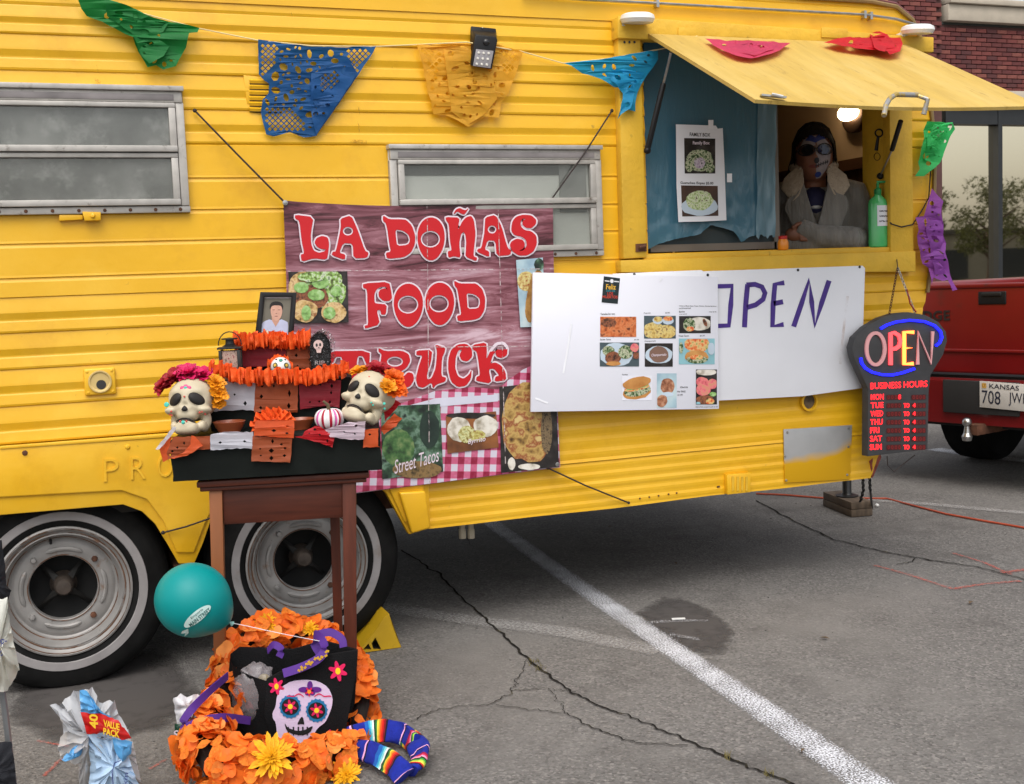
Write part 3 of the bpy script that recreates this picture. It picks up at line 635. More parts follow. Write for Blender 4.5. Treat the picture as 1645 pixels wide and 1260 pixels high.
m_scf = worn('grimy_scuff', srgb(176, 130, 36), .45, .95, 70, big=.2)
for pp, w in (([(575, 172), (578, 182)], 7), ([(575, 194), (577, 212)], 9), ([(560, 226), (590, 229)], 6), ([(155, 104), (158, 116)], 6), ([(152, 128), (162, 133)], 5), ([(468, 20), (470, 26)], 5), ([(80, 748), (100, 747)], 4)):
    n_ = len(pp); L_ = []; q = MB(); dense = [(lerp(pp[i][0], pp[i+1][0], k/4), lerp(pp[i][1], pp[i+1][1], k/4)) for i in range(n_-1) for k in range(4)]+[pp[-1]]
    vs = [W(x+rnd.uniform(-1, 1), y-w/2*(1-.5*abs(i-len(dense)/2)/len(dense)), -.0125) for i, (x, y) in enumerate(dense)]+[W(x+rnd.uniform(-1, 1), y+w/2*(1-.5*abs(i-len(dense)/2)/len(dense)), -.0125) for i, (x, y) in enumerate(dense)]
    k = len(dense); q.add(vs, [(i, i+1, k+i+1, k+i) for i in range(k-1)]); q.build('scuff', m_scf, trailer, smooth=0)
# ================================================================ things fixed to the trailer wall
def chaikin(P, it=1, k=.22):
    for _ in range(it):
        Q = []
        for i in range(len(P)):
            a, b = P[i], P[(i+1) % len(P)]; Q += [(lerp(a[0], b[0], k), lerp(a[1], b[1], k)), (lerp(a[0], b[0], 1-k), lerp(a[1], b[1], 1-k))]
        P = Q
    return P
def oval(cx, cy, rx, ry, n=20, egg=0.0, rot=0.0):
    r = []
    for i in range(n):
        t = 2*math.pi*i/n; x, y = rx*math.cos(t)*(1-egg*math.sin(t)), ry*math.sin(t)
        r.append((cx+x*math.cos(rot)-y*math.sin(rot), cy+x*math.sin(rot)+y*math.cos(rot)))
    return r
def crop(P, x0, y0, s): return [(x0+x/s, y0+y/s) for x, y in P]
def on(pp, y): return [W(px, py, y) for px, py in pp]
def ribbon(mb, pp, w, y, closed=True, vec=None):
    """a flat stroke of width w (pixels of the measured picture) along pp on the plane at y"""
    n = len(pp); L = []; R = []
    for i in range(n):
        a = pp[i-1] if (i or closed) else pp[i]; b = pp[(i+1) % n] if (i < n-1 or closed) else pp[i]
        tx, ty = b[0]-a[0], b[1]-a[1]; l = math.hypot(tx, ty) or 1; nx, ny = -ty/l, tx/l
        L.append((pp[i][0]+nx*w/2, pp[i][1]+ny*w/2)); R.append((pp[i][0]-nx*w/2, pp[i][1]-ny*w/2))
    vs = on(L, y)+on(R, y); m = n if closed else n-1
    fs = [(i, (i+1) % n, n+(i+1) % n, n+i) for i in range(m)]
    if vec is None: return mb.add(vs, fs)
    k = 2*n; vec = V(vec); vs2 = vs+[v+vec for v in vs]
    F = fs+[[i+k for i in f] for f in fs]+[(i, (i+1) % n, k+(i+1) % n, k+i) for i in range(m)]+[(n+i, n+(i+1) % n, k+n+(i+1) % n, k+n+i) for i in range(m)]
    if not closed: F += [(0, n, k+n, k), (n-1, 2*n-1, k+2*n-1, k+n-1)]
    return mb.add(vs2, F)
def ptext(parent, s, bl, br, tl, y, m, name='lettering', bold=0.0, shear=0.0, spacing=1.0):
    mb = MB(); o = W(*bl, y); put_text(mb, s, o, W(*br, y)-o, W(*tl, y)-o, bold, spacing, shear=shear); return mb.build(name, m, parent, smooth=0)
def flatpoly(parent, name, pp, y, m, th=.0008, holes=()):
    mb = MB(); mb.flat([on(pp, y)]+[on(h, y) for h in holes], (0, th, 0) if th else None); return mb.build(name, m, parent, smooth=0)

# ------------------------------------------------ printed banner
def bpt(u, v):
    top = lerp(455, 888, u), lerp(322, 320, u)+10*math.sin(math.pi*u)**.8
    bot = lerp(468, 900, u), lerp(806, 751, u)
    return lerp(top[0], bot[0], v)+4*math.sin(math.pi*v)*(u-.5)*-1.0, lerp(top[1], bot[1], v)
BY = -.034
def planks():
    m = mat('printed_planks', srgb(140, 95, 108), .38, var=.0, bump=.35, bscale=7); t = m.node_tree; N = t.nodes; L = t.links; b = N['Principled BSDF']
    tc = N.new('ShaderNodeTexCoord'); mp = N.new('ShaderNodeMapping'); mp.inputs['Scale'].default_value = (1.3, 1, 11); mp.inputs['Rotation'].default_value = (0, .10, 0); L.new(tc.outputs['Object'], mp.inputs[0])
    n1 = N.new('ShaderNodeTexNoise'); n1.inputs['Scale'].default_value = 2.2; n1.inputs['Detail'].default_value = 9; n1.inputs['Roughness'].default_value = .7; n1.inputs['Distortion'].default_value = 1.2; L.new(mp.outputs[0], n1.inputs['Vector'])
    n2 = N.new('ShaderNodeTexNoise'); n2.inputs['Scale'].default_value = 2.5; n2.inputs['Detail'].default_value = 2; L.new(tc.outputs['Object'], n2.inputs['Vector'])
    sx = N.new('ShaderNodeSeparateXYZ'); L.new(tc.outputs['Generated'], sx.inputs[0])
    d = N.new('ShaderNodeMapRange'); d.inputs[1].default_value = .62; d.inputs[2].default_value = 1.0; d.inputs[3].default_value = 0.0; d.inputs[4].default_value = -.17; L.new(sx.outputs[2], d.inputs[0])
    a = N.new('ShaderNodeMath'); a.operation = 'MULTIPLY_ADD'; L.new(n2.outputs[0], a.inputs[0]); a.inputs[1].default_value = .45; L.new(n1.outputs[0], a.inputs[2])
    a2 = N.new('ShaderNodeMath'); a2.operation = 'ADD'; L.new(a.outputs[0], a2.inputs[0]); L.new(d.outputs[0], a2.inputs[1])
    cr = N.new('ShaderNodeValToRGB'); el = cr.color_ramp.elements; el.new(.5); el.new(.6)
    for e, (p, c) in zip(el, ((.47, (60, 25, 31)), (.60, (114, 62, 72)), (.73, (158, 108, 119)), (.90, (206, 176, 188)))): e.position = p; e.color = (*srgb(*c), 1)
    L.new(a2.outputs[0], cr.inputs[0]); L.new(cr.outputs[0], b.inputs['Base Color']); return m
banner = thing('banner', 'maroon printed vinyl food-truck banner with red lettering and taco pictures, tied to the trailer', 'banner', W(680, 780, BY))
def bsheet(u, v):
    px, py = bpt(u, v); return W(px, py, BY+.0014*math.sin(u*9+v*4)+.0018*nz(u*4, v*4)+.010*max(0, v-.93)*math.sin(u*14)*3)
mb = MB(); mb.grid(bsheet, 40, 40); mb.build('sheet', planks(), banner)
def gingham():
    m = bpy.data.materials.new('printed_gingham'); m.use_nodes = True; t = m.node_tree; N = t.nodes; L = t.links; b = N['Principled BSDF']; b.inputs['Roughness'].default_value = .4
    tc = N.new('ShaderNodeTexCoord'); mp = N.new('ShaderNodeMapping'); mp.inputs['Rotation'].default_value = (0, -.10, 0); L.new(tc.outputs['Object'], mp.inputs[0]); sx = N.new('ShaderNodeSeparateXYZ'); L.new(mp.outputs[0], sx.inputs[0]); o = []
    for i, sc in ((0, 20.0), (2, 19.0)):
        a = N.new('ShaderNodeMath'); a.operation = 'MULTIPLY'; a.inputs[1].default_value = sc; L.new(sx.outputs[i], a.inputs[0])
        f = N.new('ShaderNodeMath'); f.operation = 'FRACT'; L.new(a.outputs[0], f.inputs[0]); g_ = N.new('ShaderNodeMath'); g_.operation = 'GREATER_THAN'; g_.inputs[1].default_value = .5; L.new(f.outputs[0], g_.inputs[0]); o.append(g_.outputs[0])
    s_ = N.new('ShaderNodeMath'); s_.operation = 'ADD'; L.new(o[0], s_.inputs[0]); L.new(o[1], s_.inputs[1])
    n1 = N.new('ShaderNodeTexNoise'); n1.inputs['Scale'].default_value = 90; L.new(tc.outputs['Object'], n1.inputs['Vector'])
    q = N.new('ShaderNodeMath'); q.operation = 'MULTIPLY_ADD'; L.new(n1.outputs[0], q.inputs[0]); q.inputs[1].default_value = .5; L.new(s_.outputs[0], q.inputs[2])
    h = N.new('ShaderNodeMath'); h.operation = 'MULTIPLY'; h.inputs[1].default_value = .4; L.new(q.outputs[0], h.inputs[0])
    cr = N.new('ShaderNodeValToRGB'); el = cr.color_ramp.elements; el.new(.5)
    for e, (p, c) in zip(el, ((.15, (206, 200, 214)), (.50, (196, 96, 130)), (.92, (140, 24, 58)))): e.position = p; e.color = (*srgb(*c), 1)
    L.new(h.outputs[0], cr.inputs[0]); L.new(cr.outputs[0], b.inputs['Base Color']); return m
flatpoly(banner, 'printed_cloth', [(468, 700), (560, 690), (640, 650), (700, 628), (760, 622), (800, 626), (815, 612), (840, 594), (891, 570), (899.5, 750), (700, 776), (468, 804)], BY-.0055, gingham(), 0)
flatpoly(banner, 'printed_cloth_fold', [(640, 656), (700, 640), (800, 634), (800, 645), (710, 653), (640, 668)], BY-.0062, mat('print_white', srgb(205, 205, 220), .4), 0)
m_red = mat('print_red', srgb(196, 22, 32), .35, var=.06, scale=12); m_wht = mat('print_pale', srgb(226, 212, 222), .35, var=.03)
GL = []                     # (outline, holes) in picture coordinates
A_ = lambda P: crop(P, 450, 315, 5.478); B_ = lambda P: crop(P, 660, 315, 5.478); C_ = lambda P: crop(P, 450, 520, 4.5); D_ = lambda P: crop(P, 660, 520, 4.5)
GL.append((A_([(130, 165), (295, 185), (270, 330), (272, 420), (295, 480), (340, 500), (385, 490), (405, 470), (370, 470), (325, 450), (302, 410), (320, 370), (370, 350), (420, 365), (432, 420), (425, 490), (412, 562), (295, 548), (190, 580), (180, 515), (213, 508), (190, 400), (170, 220), (132, 200)]), []))
GL.append((A_([(530, 200), (625, 170), (680, 290), (745, 480), (780, 500), (765, 545), (645, 550), (640, 420), (555, 415), (520, 500), (575, 515), (570, 565), (450, 520), (465, 490), (490, 490), (525, 330), (535, 260)]), [A_(oval(597, 310, 45, 38))]))
GL.append((A_([(905, 170), (960, 205), (1060, 205), (1110, 210), (1160, 260), (1190, 350), (1185, 430), (1150, 500), (1090, 540), (940, 555), (930, 500), (975, 490), (960, 420), (945, 300), (930, 240), (905, 220)]), [A_([(1015, 295), (1080, 305), (1130, 340), (1145, 390), (1125, 430), (1030, 440), (1020, 370)])]))
GL.append((B_(oval(178, 378, 120, 190, 26, .10)), [B_(oval(172, 380, 85, 74))]))
GL.append((B_([(305, 185), (430, 190), (418, 260), (415, 300), (455, 220), (490, 185), (530, 175), (555, 210), (570, 330), (560, 430), (550, 530), (585, 545), (575, 575), (480, 535), (485, 470), (488, 400), (480, 340), (462, 315), (440, 340), (425, 420), (440, 545), (380, 530), (330, 545), (325, 485), (360, 480), (345, 400), (335, 250), (310, 215)]), []))
GL.append((B_([(375, 160), (395, 120), (430, 105), (460, 120), (485, 125), (510, 105), (490, 140), (470, 165), (440, 155), (410, 135), (385, 155)]), []))
GL.append((B_([(655, 190), (745, 165), (800, 270), (835, 400), (855, 460), (885, 480), (875, 520), (755, 530), (745, 395), (675, 390), (650, 470), (690, 490), (690, 540), (580, 490), (590, 465), (620, 460), (645, 340), (652, 250)]), [B_(oval(715, 295, 38, 35))]))
GL.append((B_([(885, 270), (895, 220), (930, 180), (990, 165), (1060, 170), (1105, 210), (1100, 250), (1060, 285), (1010, 280), (980, 250), (985, 215), (1015, 203), (985, 198), (965, 230), (970, 270), (1000, 300), (1060, 310), (1105, 350), (1110, 420), (1080, 490), (1020, 525), (950, 525), (895, 490), (870, 435), (885, 400), (930, 375), (985, 385), (1005, 420), (995, 460), (950, 485), (990, 480), (1020, 440), (1015, 390), (980, 360), (910, 345), (885, 310)]), []))
GL.append((A_([(730, 770), (960, 755), (980, 850), (985, 900), (960, 925), (910, 925), (870, 890), (865, 850), (885, 820), (925, 812), (950, 828), (930, 800), (890, 800), (850, 820), (830, 860), (830, 930), (840, 945), (940, 955), (930, 1045), (890, 1045), (880, 1000), (850, 1010), (880, 1130), (745, 1170), (745, 1140), (775, 1135), (770, 1000), (765, 820), (730, 810)]), []))
GL.append((oval(656, 490.7, 23.4, 35, 26, .10), [oval(655.4, 489.5, 16.5, 14.5)]))
GL.append((B_(oval(255, 950, 126, 188, 26, .10)), [B_(oval(248, 948, 86, 76))]))
GL.append((B_([(380, 745), (430, 770), (520, 770), (575, 770), (630, 820), (655, 900), (650, 1000), (610, 1070), (560, 1090), (415, 1105), (405, 1055), (445, 1045), (430, 950), (410, 820), (385, 790)]), [B_([(490, 855), (560, 865), (605, 900), (610, 950), (590, 990), (500, 995), (495, 920)])]))
GL.append((C_([(340, 200), (650, 195), (645, 300), (625, 300), (600, 235), (560, 235), (550, 330), (580, 440), (560, 480), (440, 480), (430, 440), (470, 430), (450, 240), (400, 240), (375, 310), (345, 310)]), []))
GL.append((C_([(710, 175), (760, 200), (880, 195), (930, 220), (942, 270), (915, 320), (865, 352), (895, 400), (885, 425), (890, 385), (925, 350), (960, 360), (970, 400), (945, 450), (890, 475), (840, 465), (800, 420), (778, 370), (785, 470), (700, 490), (705, 440), (725, 430), (722, 300), (735, 220), (712, 205)]), [C_(oval(830, 275, 58, 36))]))
GL.append((D_([(40, 195), (155, 190), (145, 280), (115, 370), (120, 405), (150, 395), (180, 320), (190, 200), (175, 150), (250, 175), (245, 205), (225, 250), (220, 380), (255, 390), (250, 420), (185, 440), (160, 470), (150, 425), (90, 465), (50, 455), (35, 400), (60, 300), (85, 230), (40, 230)]), []))
GL.append((D_([(270, 260), (290, 190), (340, 150), (400, 145), (440, 180), (445, 240), (410, 275), (365, 265), (350, 225), (372, 188), (345, 192), (325, 240), (320, 320), (340, 380), (380, 400), (420, 370), (440, 330), (435, 400), (400, 450), (340, 460), (290, 420), (270, 340)]), []))
GL.append((D_([(445, 155), (545, 135), (550, 200), (545, 260), (580, 190), (620, 145), (670, 140), (700, 175), (695, 230), (655, 250), (620, 240), (610, 205), (630, 180), (592, 230), (575, 290), (610, 280), (650, 300), (685, 350), (690, 410), (605, 420), (610, 385), (640, 375), (600, 325), (562, 330), (585, 435), (470, 415), (475, 385), (500, 375), (490, 280), (475, 200), (448, 190)]), []))
for o, hs_ in GL:
    o = chaikin(o, 1, .18) if len(o) < 26 or True else o
    hs_ = [chaikin(h, 1, .2) for h in hs_]
    mw = MB(); ribbon(mw, o, 4.8, BY-.0068)
    for h in hs_: ribbon(mw, h, 4.0, BY-.0068)
    L_ = flatpoly(banner, 'letter', o, BY-.0088, m_red, 0, hs_)
    mw.build('letter_outline', m_wht, L_, smooth=0)
# pictures printed on the banner
def pic(parent, quad, m, blobs, y, nm='picture', step=.0005):
    p = flatpoly(parent, nm, quad, y, m, 0)
    for i, (cx, cy, rx, ry, mm, *ex) in enumerate(blobs):
        pts = oval(cx, cy, rx, ry, 18, 0, ex[0] if ex else 0); pts = [(x+rx*.10*nz(k*.9, i*3.3, cx), yy+ry*.10*nz(k*.9, i*3.3+9, cy)) for k, (x, yy) in enumerate(pts)]
        x0 = min(a for a, b in quad)-.0; x1 = max(a for a, b in quad); y0 = min(b for a, b in quad); y1 = max(b for a, b in quad)
        pts = [(min(max(a, x0+.5), x1-.5), min(max(b, y0+.5), y1-.5)) for a, b in pts]
        flatpoly(p, 'printed_shape', pts, y-step*(i+1), mm, 0)
    return p
f_salsa = food('print_salsa_verde', [srgb(60, 60, 40), srgb(96, 110, 58), srgb(150, 190, 100), srgb(206, 214, 190), srgb(86, 120, 70)], 70)
f_tort = food('print_tortilla', [srgb(90, 60, 40), srgb(196, 160, 100), srgb(220, 190, 140), srgb(150, 100, 60)], 45)
f_lime = food('print_green_salsa', [srgb(96, 128, 70), srgb(140, 184, 104), srgb(176, 206, 150)], 60)
f_meat = food('print_meat', [srgb(50, 30, 20), srgb(110, 66, 44), srgb(150, 90, 60), srgb(80, 40, 28)], 80)
f_dark = food('print_dark_green', [srgb(18, 26, 22), srgb(30, 44, 36), srgb(50, 80, 56), srgb(110, 140, 120), srgb(26, 36, 32)], 24)
f_fried = food('print_fried', [srgb(74, 46, 24), srgb(150, 116, 60), srgb(190, 158, 92), srgb(140, 70, 40), srgb(206, 180, 120)], 26)
f_dk = food('print_dark', [srgb(16, 14, 14), srgb(36, 30, 28), srgb(60, 56, 54)], 30)
f_blue = food('print_pale_blue', [srgb(130, 160, 180), srgb(170, 196, 206), srgb(200, 214, 216)], 10)
f_wrap = food('print_wrap', [srgb(150, 140, 120), srgb(214, 208, 196), srgb(228, 224, 214)], 30)
py_ = BY-.0092
pic(banner, [(463, 437), (558, 436), (560, 518), (470, 520)], f_dk, [(495, 455, 30, 20, f_tort), (520, 450, 30, 22, f_salsa), (478, 475, 20, 26, f_tort), (530, 470, 26, 26, f_salsa), (500, 478, 28, 20, f_meat), (490, 500, 20, 18, f_tort), (536, 502, 20, 17, f_tort), (484, 462, 12, 9, f_lime), (515, 455, 14, 9, f_lime), (508, 474, 14, 9, f_lime), (540, 468, 9, 9, f_lime), (492, 503, 8, 12, f_lime), (529, 503, 10, 10, f_lime), (500, 445, 22, 8, f_salsa)], py_, 'taco_picture')
pic(banner, [(829, 418), (872, 414), (874, 460), (870, 525), (836, 526)], f_blue, [(845, 452, 14, 16, food('print_shredded', [srgb(150, 60, 40), srgb(200, 180, 110), srgb(220, 210, 160)], 90)), (858, 475, 12, 44, food('print_shell', [srgb(140, 96, 44), srgb(190, 146, 80)], 40), .2), (866, 425, 8, 10, f_dark)], py_, 'taco_picture')
p_ = pic(banner, [(612, 653), (707, 649), (712, 758), (614, 770)], f_dark, [(640, 720, 26, 30, food('print_leaves', [srgb(30, 50, 30), srgb(70, 110, 60), srgb(120, 140, 90)], 40)), (670, 755, 40, 14, food('print_brown', [srgb(80, 60, 36), srgb(140, 112, 70), srgb(60, 50, 30)], 50)), (690, 690, 16, 30, food('print_gloom', [srgb(20, 34, 30), srgb(40, 60, 50)], 20))], py_, 'street_taco_picture')
ptext(p_, 'Street Tacos', (634, 762), (706, 741), (632, 740), py_-.003, m_wht, 'caption', shear=.3)
p_ = pic(banner, [(716, 669), (797, 661), (801, 719), (719, 729)], food('print_board', [srgb(90, 52, 28), srgb(150, 92, 48)], 12), [(756, 668, 40, 5, f_dk), (737, 690, 19, 20, f_wrap), (780, 685, 20, 17, f_wrap), (750, 698, 14, 14, food('print_lettuce', [srgb(90, 40, 30), srgb(160, 150, 80), srgb(214, 214, 160), srgb(110, 120, 60)], 90)), (768, 700, 12, 9, food('print_lettuce2', [srgb(120, 50, 36), srgb(180, 170, 90), srgb(214, 214, 160)], 90))], py_, 'burrito_picture')
ptext(p_, 'Byrrito', (752, 716), (780, 711), (752, 706), py_-.0035, m_wht, 'caption', bold=.01, shear=.15)
pic(banner, [(802, 622), (893, 612), (898, 750), (805, 760)], f_dk, [(840, 675, 34, 62, f_fried, .1), (855, 720, 26, 24, f_fried), (822, 745, 6, 10, f_wrap), (850, 750, 18, 5, f_wrap), (878, 690, 9, 40, food('print_straw', [srgb(40, 30, 26), srgb(130, 110, 80), srgb(60, 46, 36)], 120))], py_, 'fried_food_picture')
for p in ((458, 326), (884, 323), (895, 746)):
    q = MB(); q.lathe([(.004, .004), (.009, .003), (.009, 0)], W(*p, BY-.006), (0, -1, 0), 12); q.build('grommet', m_chrome, banner)
# fold creases: narrow scuffed lines across the vinyl
m_scuff = worn('scuffed_crease', srgb(190, 176, 176), .42, .6, 60)
for a, b in (((459, 560), (893, 556)), ((686, 331), (690, 778)), ((800, 327), (812, 745)), ((462, 436), (890, 432))):
    q = MB(); N_ = 30; pts = [(lerp(a[0], b[0], i/N_)+.8*nz(i*.8, a[0]), lerp(a[1], b[1], i/N_)+.8*nz(i*.8, a[1])) for i in range(N_+1)]
    ribbon(q, pts, 1.3, BY-.0125, False); q.build('fold_crease', m_scuff, banner, smooth=0)
CORDS = [([(313, 178, -.02), (380, 247, -.04), (450, 318, -.036), (457, 325, -.036)], 'brown cord from the yellow wall to the banner corner beside the green flag side'),
         ([(983, 178, -.02), (940, 245, -.05), (892, 312, -.036), (885, 322, -.036)], 'dark cord crossing the half-hidden window to the upper right banner corner'),
         ([(880, 752, -.036), (940, 780, -.03), (1010, 808, -.012)], 'dark cord from the lower right banner corner to the trailer skirt edge'),
         ([(262, 856, -.034), (300, 846, -.05), (340, 832, -.06), (470, 803, -.036)], 'dark cord hooked on the yellow fender between the two wheels')]
CORDS[0] = (CORDS[0][0], 'brown cord from the yellow wall to the upper left banner corner')
for pp, lab in CORDS:
    q = MB(); P = [W(*p) for p in pp]; q.tube(P, .0032, 6); q.ell(P[0], (.007, .006, .007), 8, 6); q.ell(P[-1], (.006, .006, .006), 8, 6)
    tag(q.build('tie_cord', m_cord), lab, 'cord', 'cords tying the banner')

# ------------------------------------------------ white boards
ob = thing('open_board', 'white board hand-lettered in purple marker, nailed below the serving hatch', 'sign', W(1200, 640, -.058))
slab([(985, 440), (1127, 434), (1130, 436), (1386, 427), (1390, 431), (1384, 624), (1290, 637), (1000, 652)], -.060, .008).build('panel', m_paper, ob, bevel=.002)
m_marker = mat('purple_marker', srgb(66, 40, 128), .55, var=.2, scale=30)
for st in ([(1130, 461), (1176, 459.5), (1174, 490), (1171, 523), (1130, 525)],):
    q = MB(); ribbon(q, st, 8, -.0615, False); q.build('marker_stroke', m_marker, ob, smooth=0)
for letter in ([[(1201, 457), (1198, 490), (1196, 526)], [(1199, 458), (1213, 457), (1224, 461), (1229, 471), (1226, 481), (1214, 490), (1200, 494)]], [[(1260, 454.5), (1245, 457), (1242, 490), (1241, 524), (1259, 521.5)], [(1243, 488), (1258, 485)]], [[(1275, 525), (1288, 487), (1300, 450), (1304, 485), (1309, 524), (1320, 487), (1332, 451)]]):
    for st in letter:
        q = MB(); ribbon(q, st, 8, -.0615, False); q.build('marker_stroke', m_marker, ob, smooth=0)
q = MB(); ribbon(q, [(1362, 476), (1358, 505), (1352, 560), (1350, 585)], 4, -.0611, False); q.build('rust_streak', worn('rust_run', srgb(214, 180, 164), .40, 1.1, 14), ob, smooth=0)
for p in ((1019, 441), (1137, 442), (1282, 434), (1381, 429)):
    q = MB(); q.lathe([(0, .003), (.005, .002), (.006, 0)], W(*p, -.0605), (0, -1, 0), 8); q.build('nail', m_ink, ob)
mbd = thing('menu_board', 'white foam menu board with food photographs, beside the handwritten open board', 'menu board', W(1000, 660, -.08))
m_board = mat('glossy_white_board', (.76, .77, .85), .25, var=.02, scale=3, bump=.12, bscale=5)
slab([(857, 438), (1153, 445), (1155, 657), (853, 662)], -.082, .012).build('panel', m_board, mbd, bevel=.001)
K = lambda P: crop(P, 950, 440, 5.477)
yb = -.0832
f_tam = food('print_tamales', [srgb(120, 60, 30), srgb(190, 96, 46), srgb(214, 130, 80), srgb(100, 44, 24)], 60); f_plate = mat('print_plate', srgb(190, 206, 220), .4)
f_cheese = food('print_pupusa', [srgb(150, 110, 50), srgb(206, 176, 100), srgb(220, 200, 130), srgb(120, 70, 36)], 70); f_slate = mat('print_slate', srgb(70, 84, 90), .4, var=.2)
f_green = food('print_herbs', [srgb(36, 50, 26), srgb(70, 100, 50), srgb(196, 200, 170), srgb(50, 40, 26)], 110); f_choc = mat('print_chocolate', srgb(128, 98, 84), .4)
f_tom = food('print_tomato', [srgb(196, 60, 40), srgb(220, 120, 60), srgb(226, 190, 130), srgb(120, 150, 70)], 80); f_bread = food('print_bread', [srgb(170, 110, 50), srgb(206, 150, 84)], 18)
f_pink = food('print_concha', [srgb(190, 70, 80), srgb(226, 120, 126), srgb(206, 150, 110)], 60); f_cin = food('print_churro', [srgb(110, 66, 44), srgb(160, 104, 74), srgb(196, 150, 120)], 70); f_aqua = mat('print_aqua', srgb(140, 190, 200), .4, var=.15)
def R4(x0, y0, x1, y1): return K([(x0, y0), (x1, y0), (x1, y1), (x0, y1)])
def Kb(*bl):
    return [((950+b[0]/5.477), (440+b[1]/5.477), b[2]/5.477, b[3]/5.477, b[4], *(b[5:] or ())) for b in bl]
pic(mbd, R4(78, 378, 395, 556), f_tam, Kb((150, 430, 70, 40, f_meat), (300, 470, 70, 60, f_tam)), yb, 'tamales_picture')
pic(mbd, R4(463, 370, 743, 570), f_slate, Kb((545, 500, 95, 75, f_cheese), (660, 510, 90, 60, f_cheese), (585, 410, 45, 35, f_plate), (585, 400, 38, 24, f_cheese), (675, 410, 50, 38, f_plate), (675, 395, 42, 22, f_tom)), yb, 'pupusa_picture')
pic(mbd, R4(772, 372, 1050, 523), f_dk, Kb((950, 440, 100, 60, f_wrap), (862, 450, 55, 60, f_green), (870, 485, 35, 22, f_tom), (1000, 430, 16, 36, f_meat, -.4)), yb, 'burrito_picture')
pic(mbd, R4(74, 605, 420, 816), f_slate, Kb((220, 715, 145, 105, f_plate), (150, 680, 55, 45, f_green), (190, 740, 70, 55, f_meat), (300, 690, 65, 60, f_green), (195, 790, 65, 20, f_bread), (380, 650, 38, 38, f_pink), (395, 720, 30, 30, f_meat)), yb, 'street_taco_picture')
p_ = pic(mbd, R4(470, 612, 716, 818), f_dk, Kb((593, 715, 122, 78, f_plate), (595, 710, 85, 72, f_choc)), yb, 'chocolate_drink_picture')
o_ = K([(528, 735), (660, 728), (528, 705)]); ptext(p_, 'Champurrado', *o_, yb-.002, m_wht, 'caption', bold=.01, shear=.2)
pic(mbd, R4(770, 570, 1085, 797), f_aqua, Kb((930, 620, 110, 70, f_tom), (925, 730, 105, 55, f_bread), (930, 755, 95, 35, f_green), (925, 735, 60, 22, f_tom), (1055, 660, 30, 55, f_plate), (790, 650, 18, 50, f_green)), yb, 'fried_taco_picture')
pic(mbd, R4(270, 895, 535, 1115), m_board, Kb((400, 1045, 125, 60, f_bread, -.15), (405, 1030, 120, 48, f_green, -.2), (400, 1005, 115, 24, f_tom, -.2), (405, 995, 100, 20, f_lime, -.2), (400, 960, 128, 52, f_bread, -.22)), yb, 'torta_picture')
pic(mbd, R4(577, 877, 750, 1180), f_blue, Kb((670, 990, 62, 70, f_cin), (670, 1060, 55, 20, f_plate), (620, 1120, 48, 55, f_cin, .4)), yb, 'churro_picture')
pic(mbd, R4(920, 842, 1105, 1150), f_dk, Kb((1010, 865, 90, 30, f_wrap), (975, 950, 55, 42, f_pink), (1065, 970, 45, 45, f_pink), (985, 1020, 65, 55, f_pink), (1000, 1110, 80, 40, f_meat), (1045, 1125, 38, 28, f_tom), (1070, 1060, 30, 20, f_lime), (940, 1140, 20, 14, f_aqua)), yb, 'sweet_bread_picture')
pd = flatpoly(mbd, 'printed_card', K([(110, 22), (252, 40), (232, 265), (90, 252)]), yb, mat('print_navy', srgb(28, 40, 44), .4), 0)
for s_, q4, c_ in (('Feliz', [(128, 138), (215, 140), (130, 92)], (226, 176, 60)), ('DIA DE', [(130, 158), (208, 160), (132, 140)], (60, 140, 150)), ('LOS', [(140, 188), (190, 190), (142, 160)], (200, 60, 44)), ('MUERTOS', [(96, 215), (230, 218), (98, 190)], (206, 70, 50))):
    ptext(pd, s_, *K(q4), yb-.0006, mat('ink_%d_%d' % c_[:2], srgb(*c_), .5), 'caption', bold=.02)
q = MB(); q.flat([on(K(oval(180, 65, 16, 18)), yb-.0006)]); q.flat([on(K([(118, 58), (160, 62), (160, 72), (118, 66)]), yb-.0006)]); q.flat([on(K([(200, 62), (245, 66), (245, 76), (200, 72)]), yb-.0006)]); q.build('printed_emblem', m_paper, pd, smooth=0)
for s_, q4 in (('Tamales for two', [(80, 362), (208, 360), (80, 346)]), ('Pupusas', [(462, 354), (522, 352), (462, 341)]), ('$3.00', [(650, 351), (690, 350), (650, 338)]), ('Choice of Meat: Pastor Tripas, Chicken, Chorizo, Barbacoa', [(772, 290), (1100, 292), (772, 278)]), ('and Ground beef', [(772, 309), (876, 308), (772, 298)]), ('Burrito', [(772, 342), (822, 340), (772, 327)]), ('Only $7.00', [(1036, 342), (1100, 342), (1036, 331)]), ('Only $8.00', [(772, 362), (842, 360), (772, 353)]),
               ('Street Tacos', [(78, 586), (170, 584), (78, 572)]), ('$1.50', [(378, 587), (418, 586), (378, 575)]), ('Champurrado', [(468, 602), (568, 599), (468, 588)]), ('Fried Tacos', [(770, 554), (858, 552), (770, 540)]), ('$2.50', [(955, 553), (997, 551), (955, 541)]), ('Tortas', [(268, 896), (320, 893), (268, 882)]), ('Churros', [(782, 1006), (848, 1004), (782, 990)]), ('For SALE', [(758, 1044), (828, 1042), (758, 1029)]), ('$1.00', [(758, 1074), (803, 1072), (758, 1060)]), ('One of the sweet breads for $1', [(918, 1178), (1112, 1176), (918, 1167)])):
    ptext(mbd, s_, *K(q4), yb-.0004, m_ink, 'caption', bold=.015)
for a in ([(905, 600), (912, 560), (918, 520)], [(1060, 452), (1064, 446)], [(860, 640), (880, 648)]):
    q = MB(); ribbon(q, a, 3, yb-.0003, False); q.build('tape_glint', mat('clear_tape', (.85, .86, .92), .1), mbd, smooth=0)

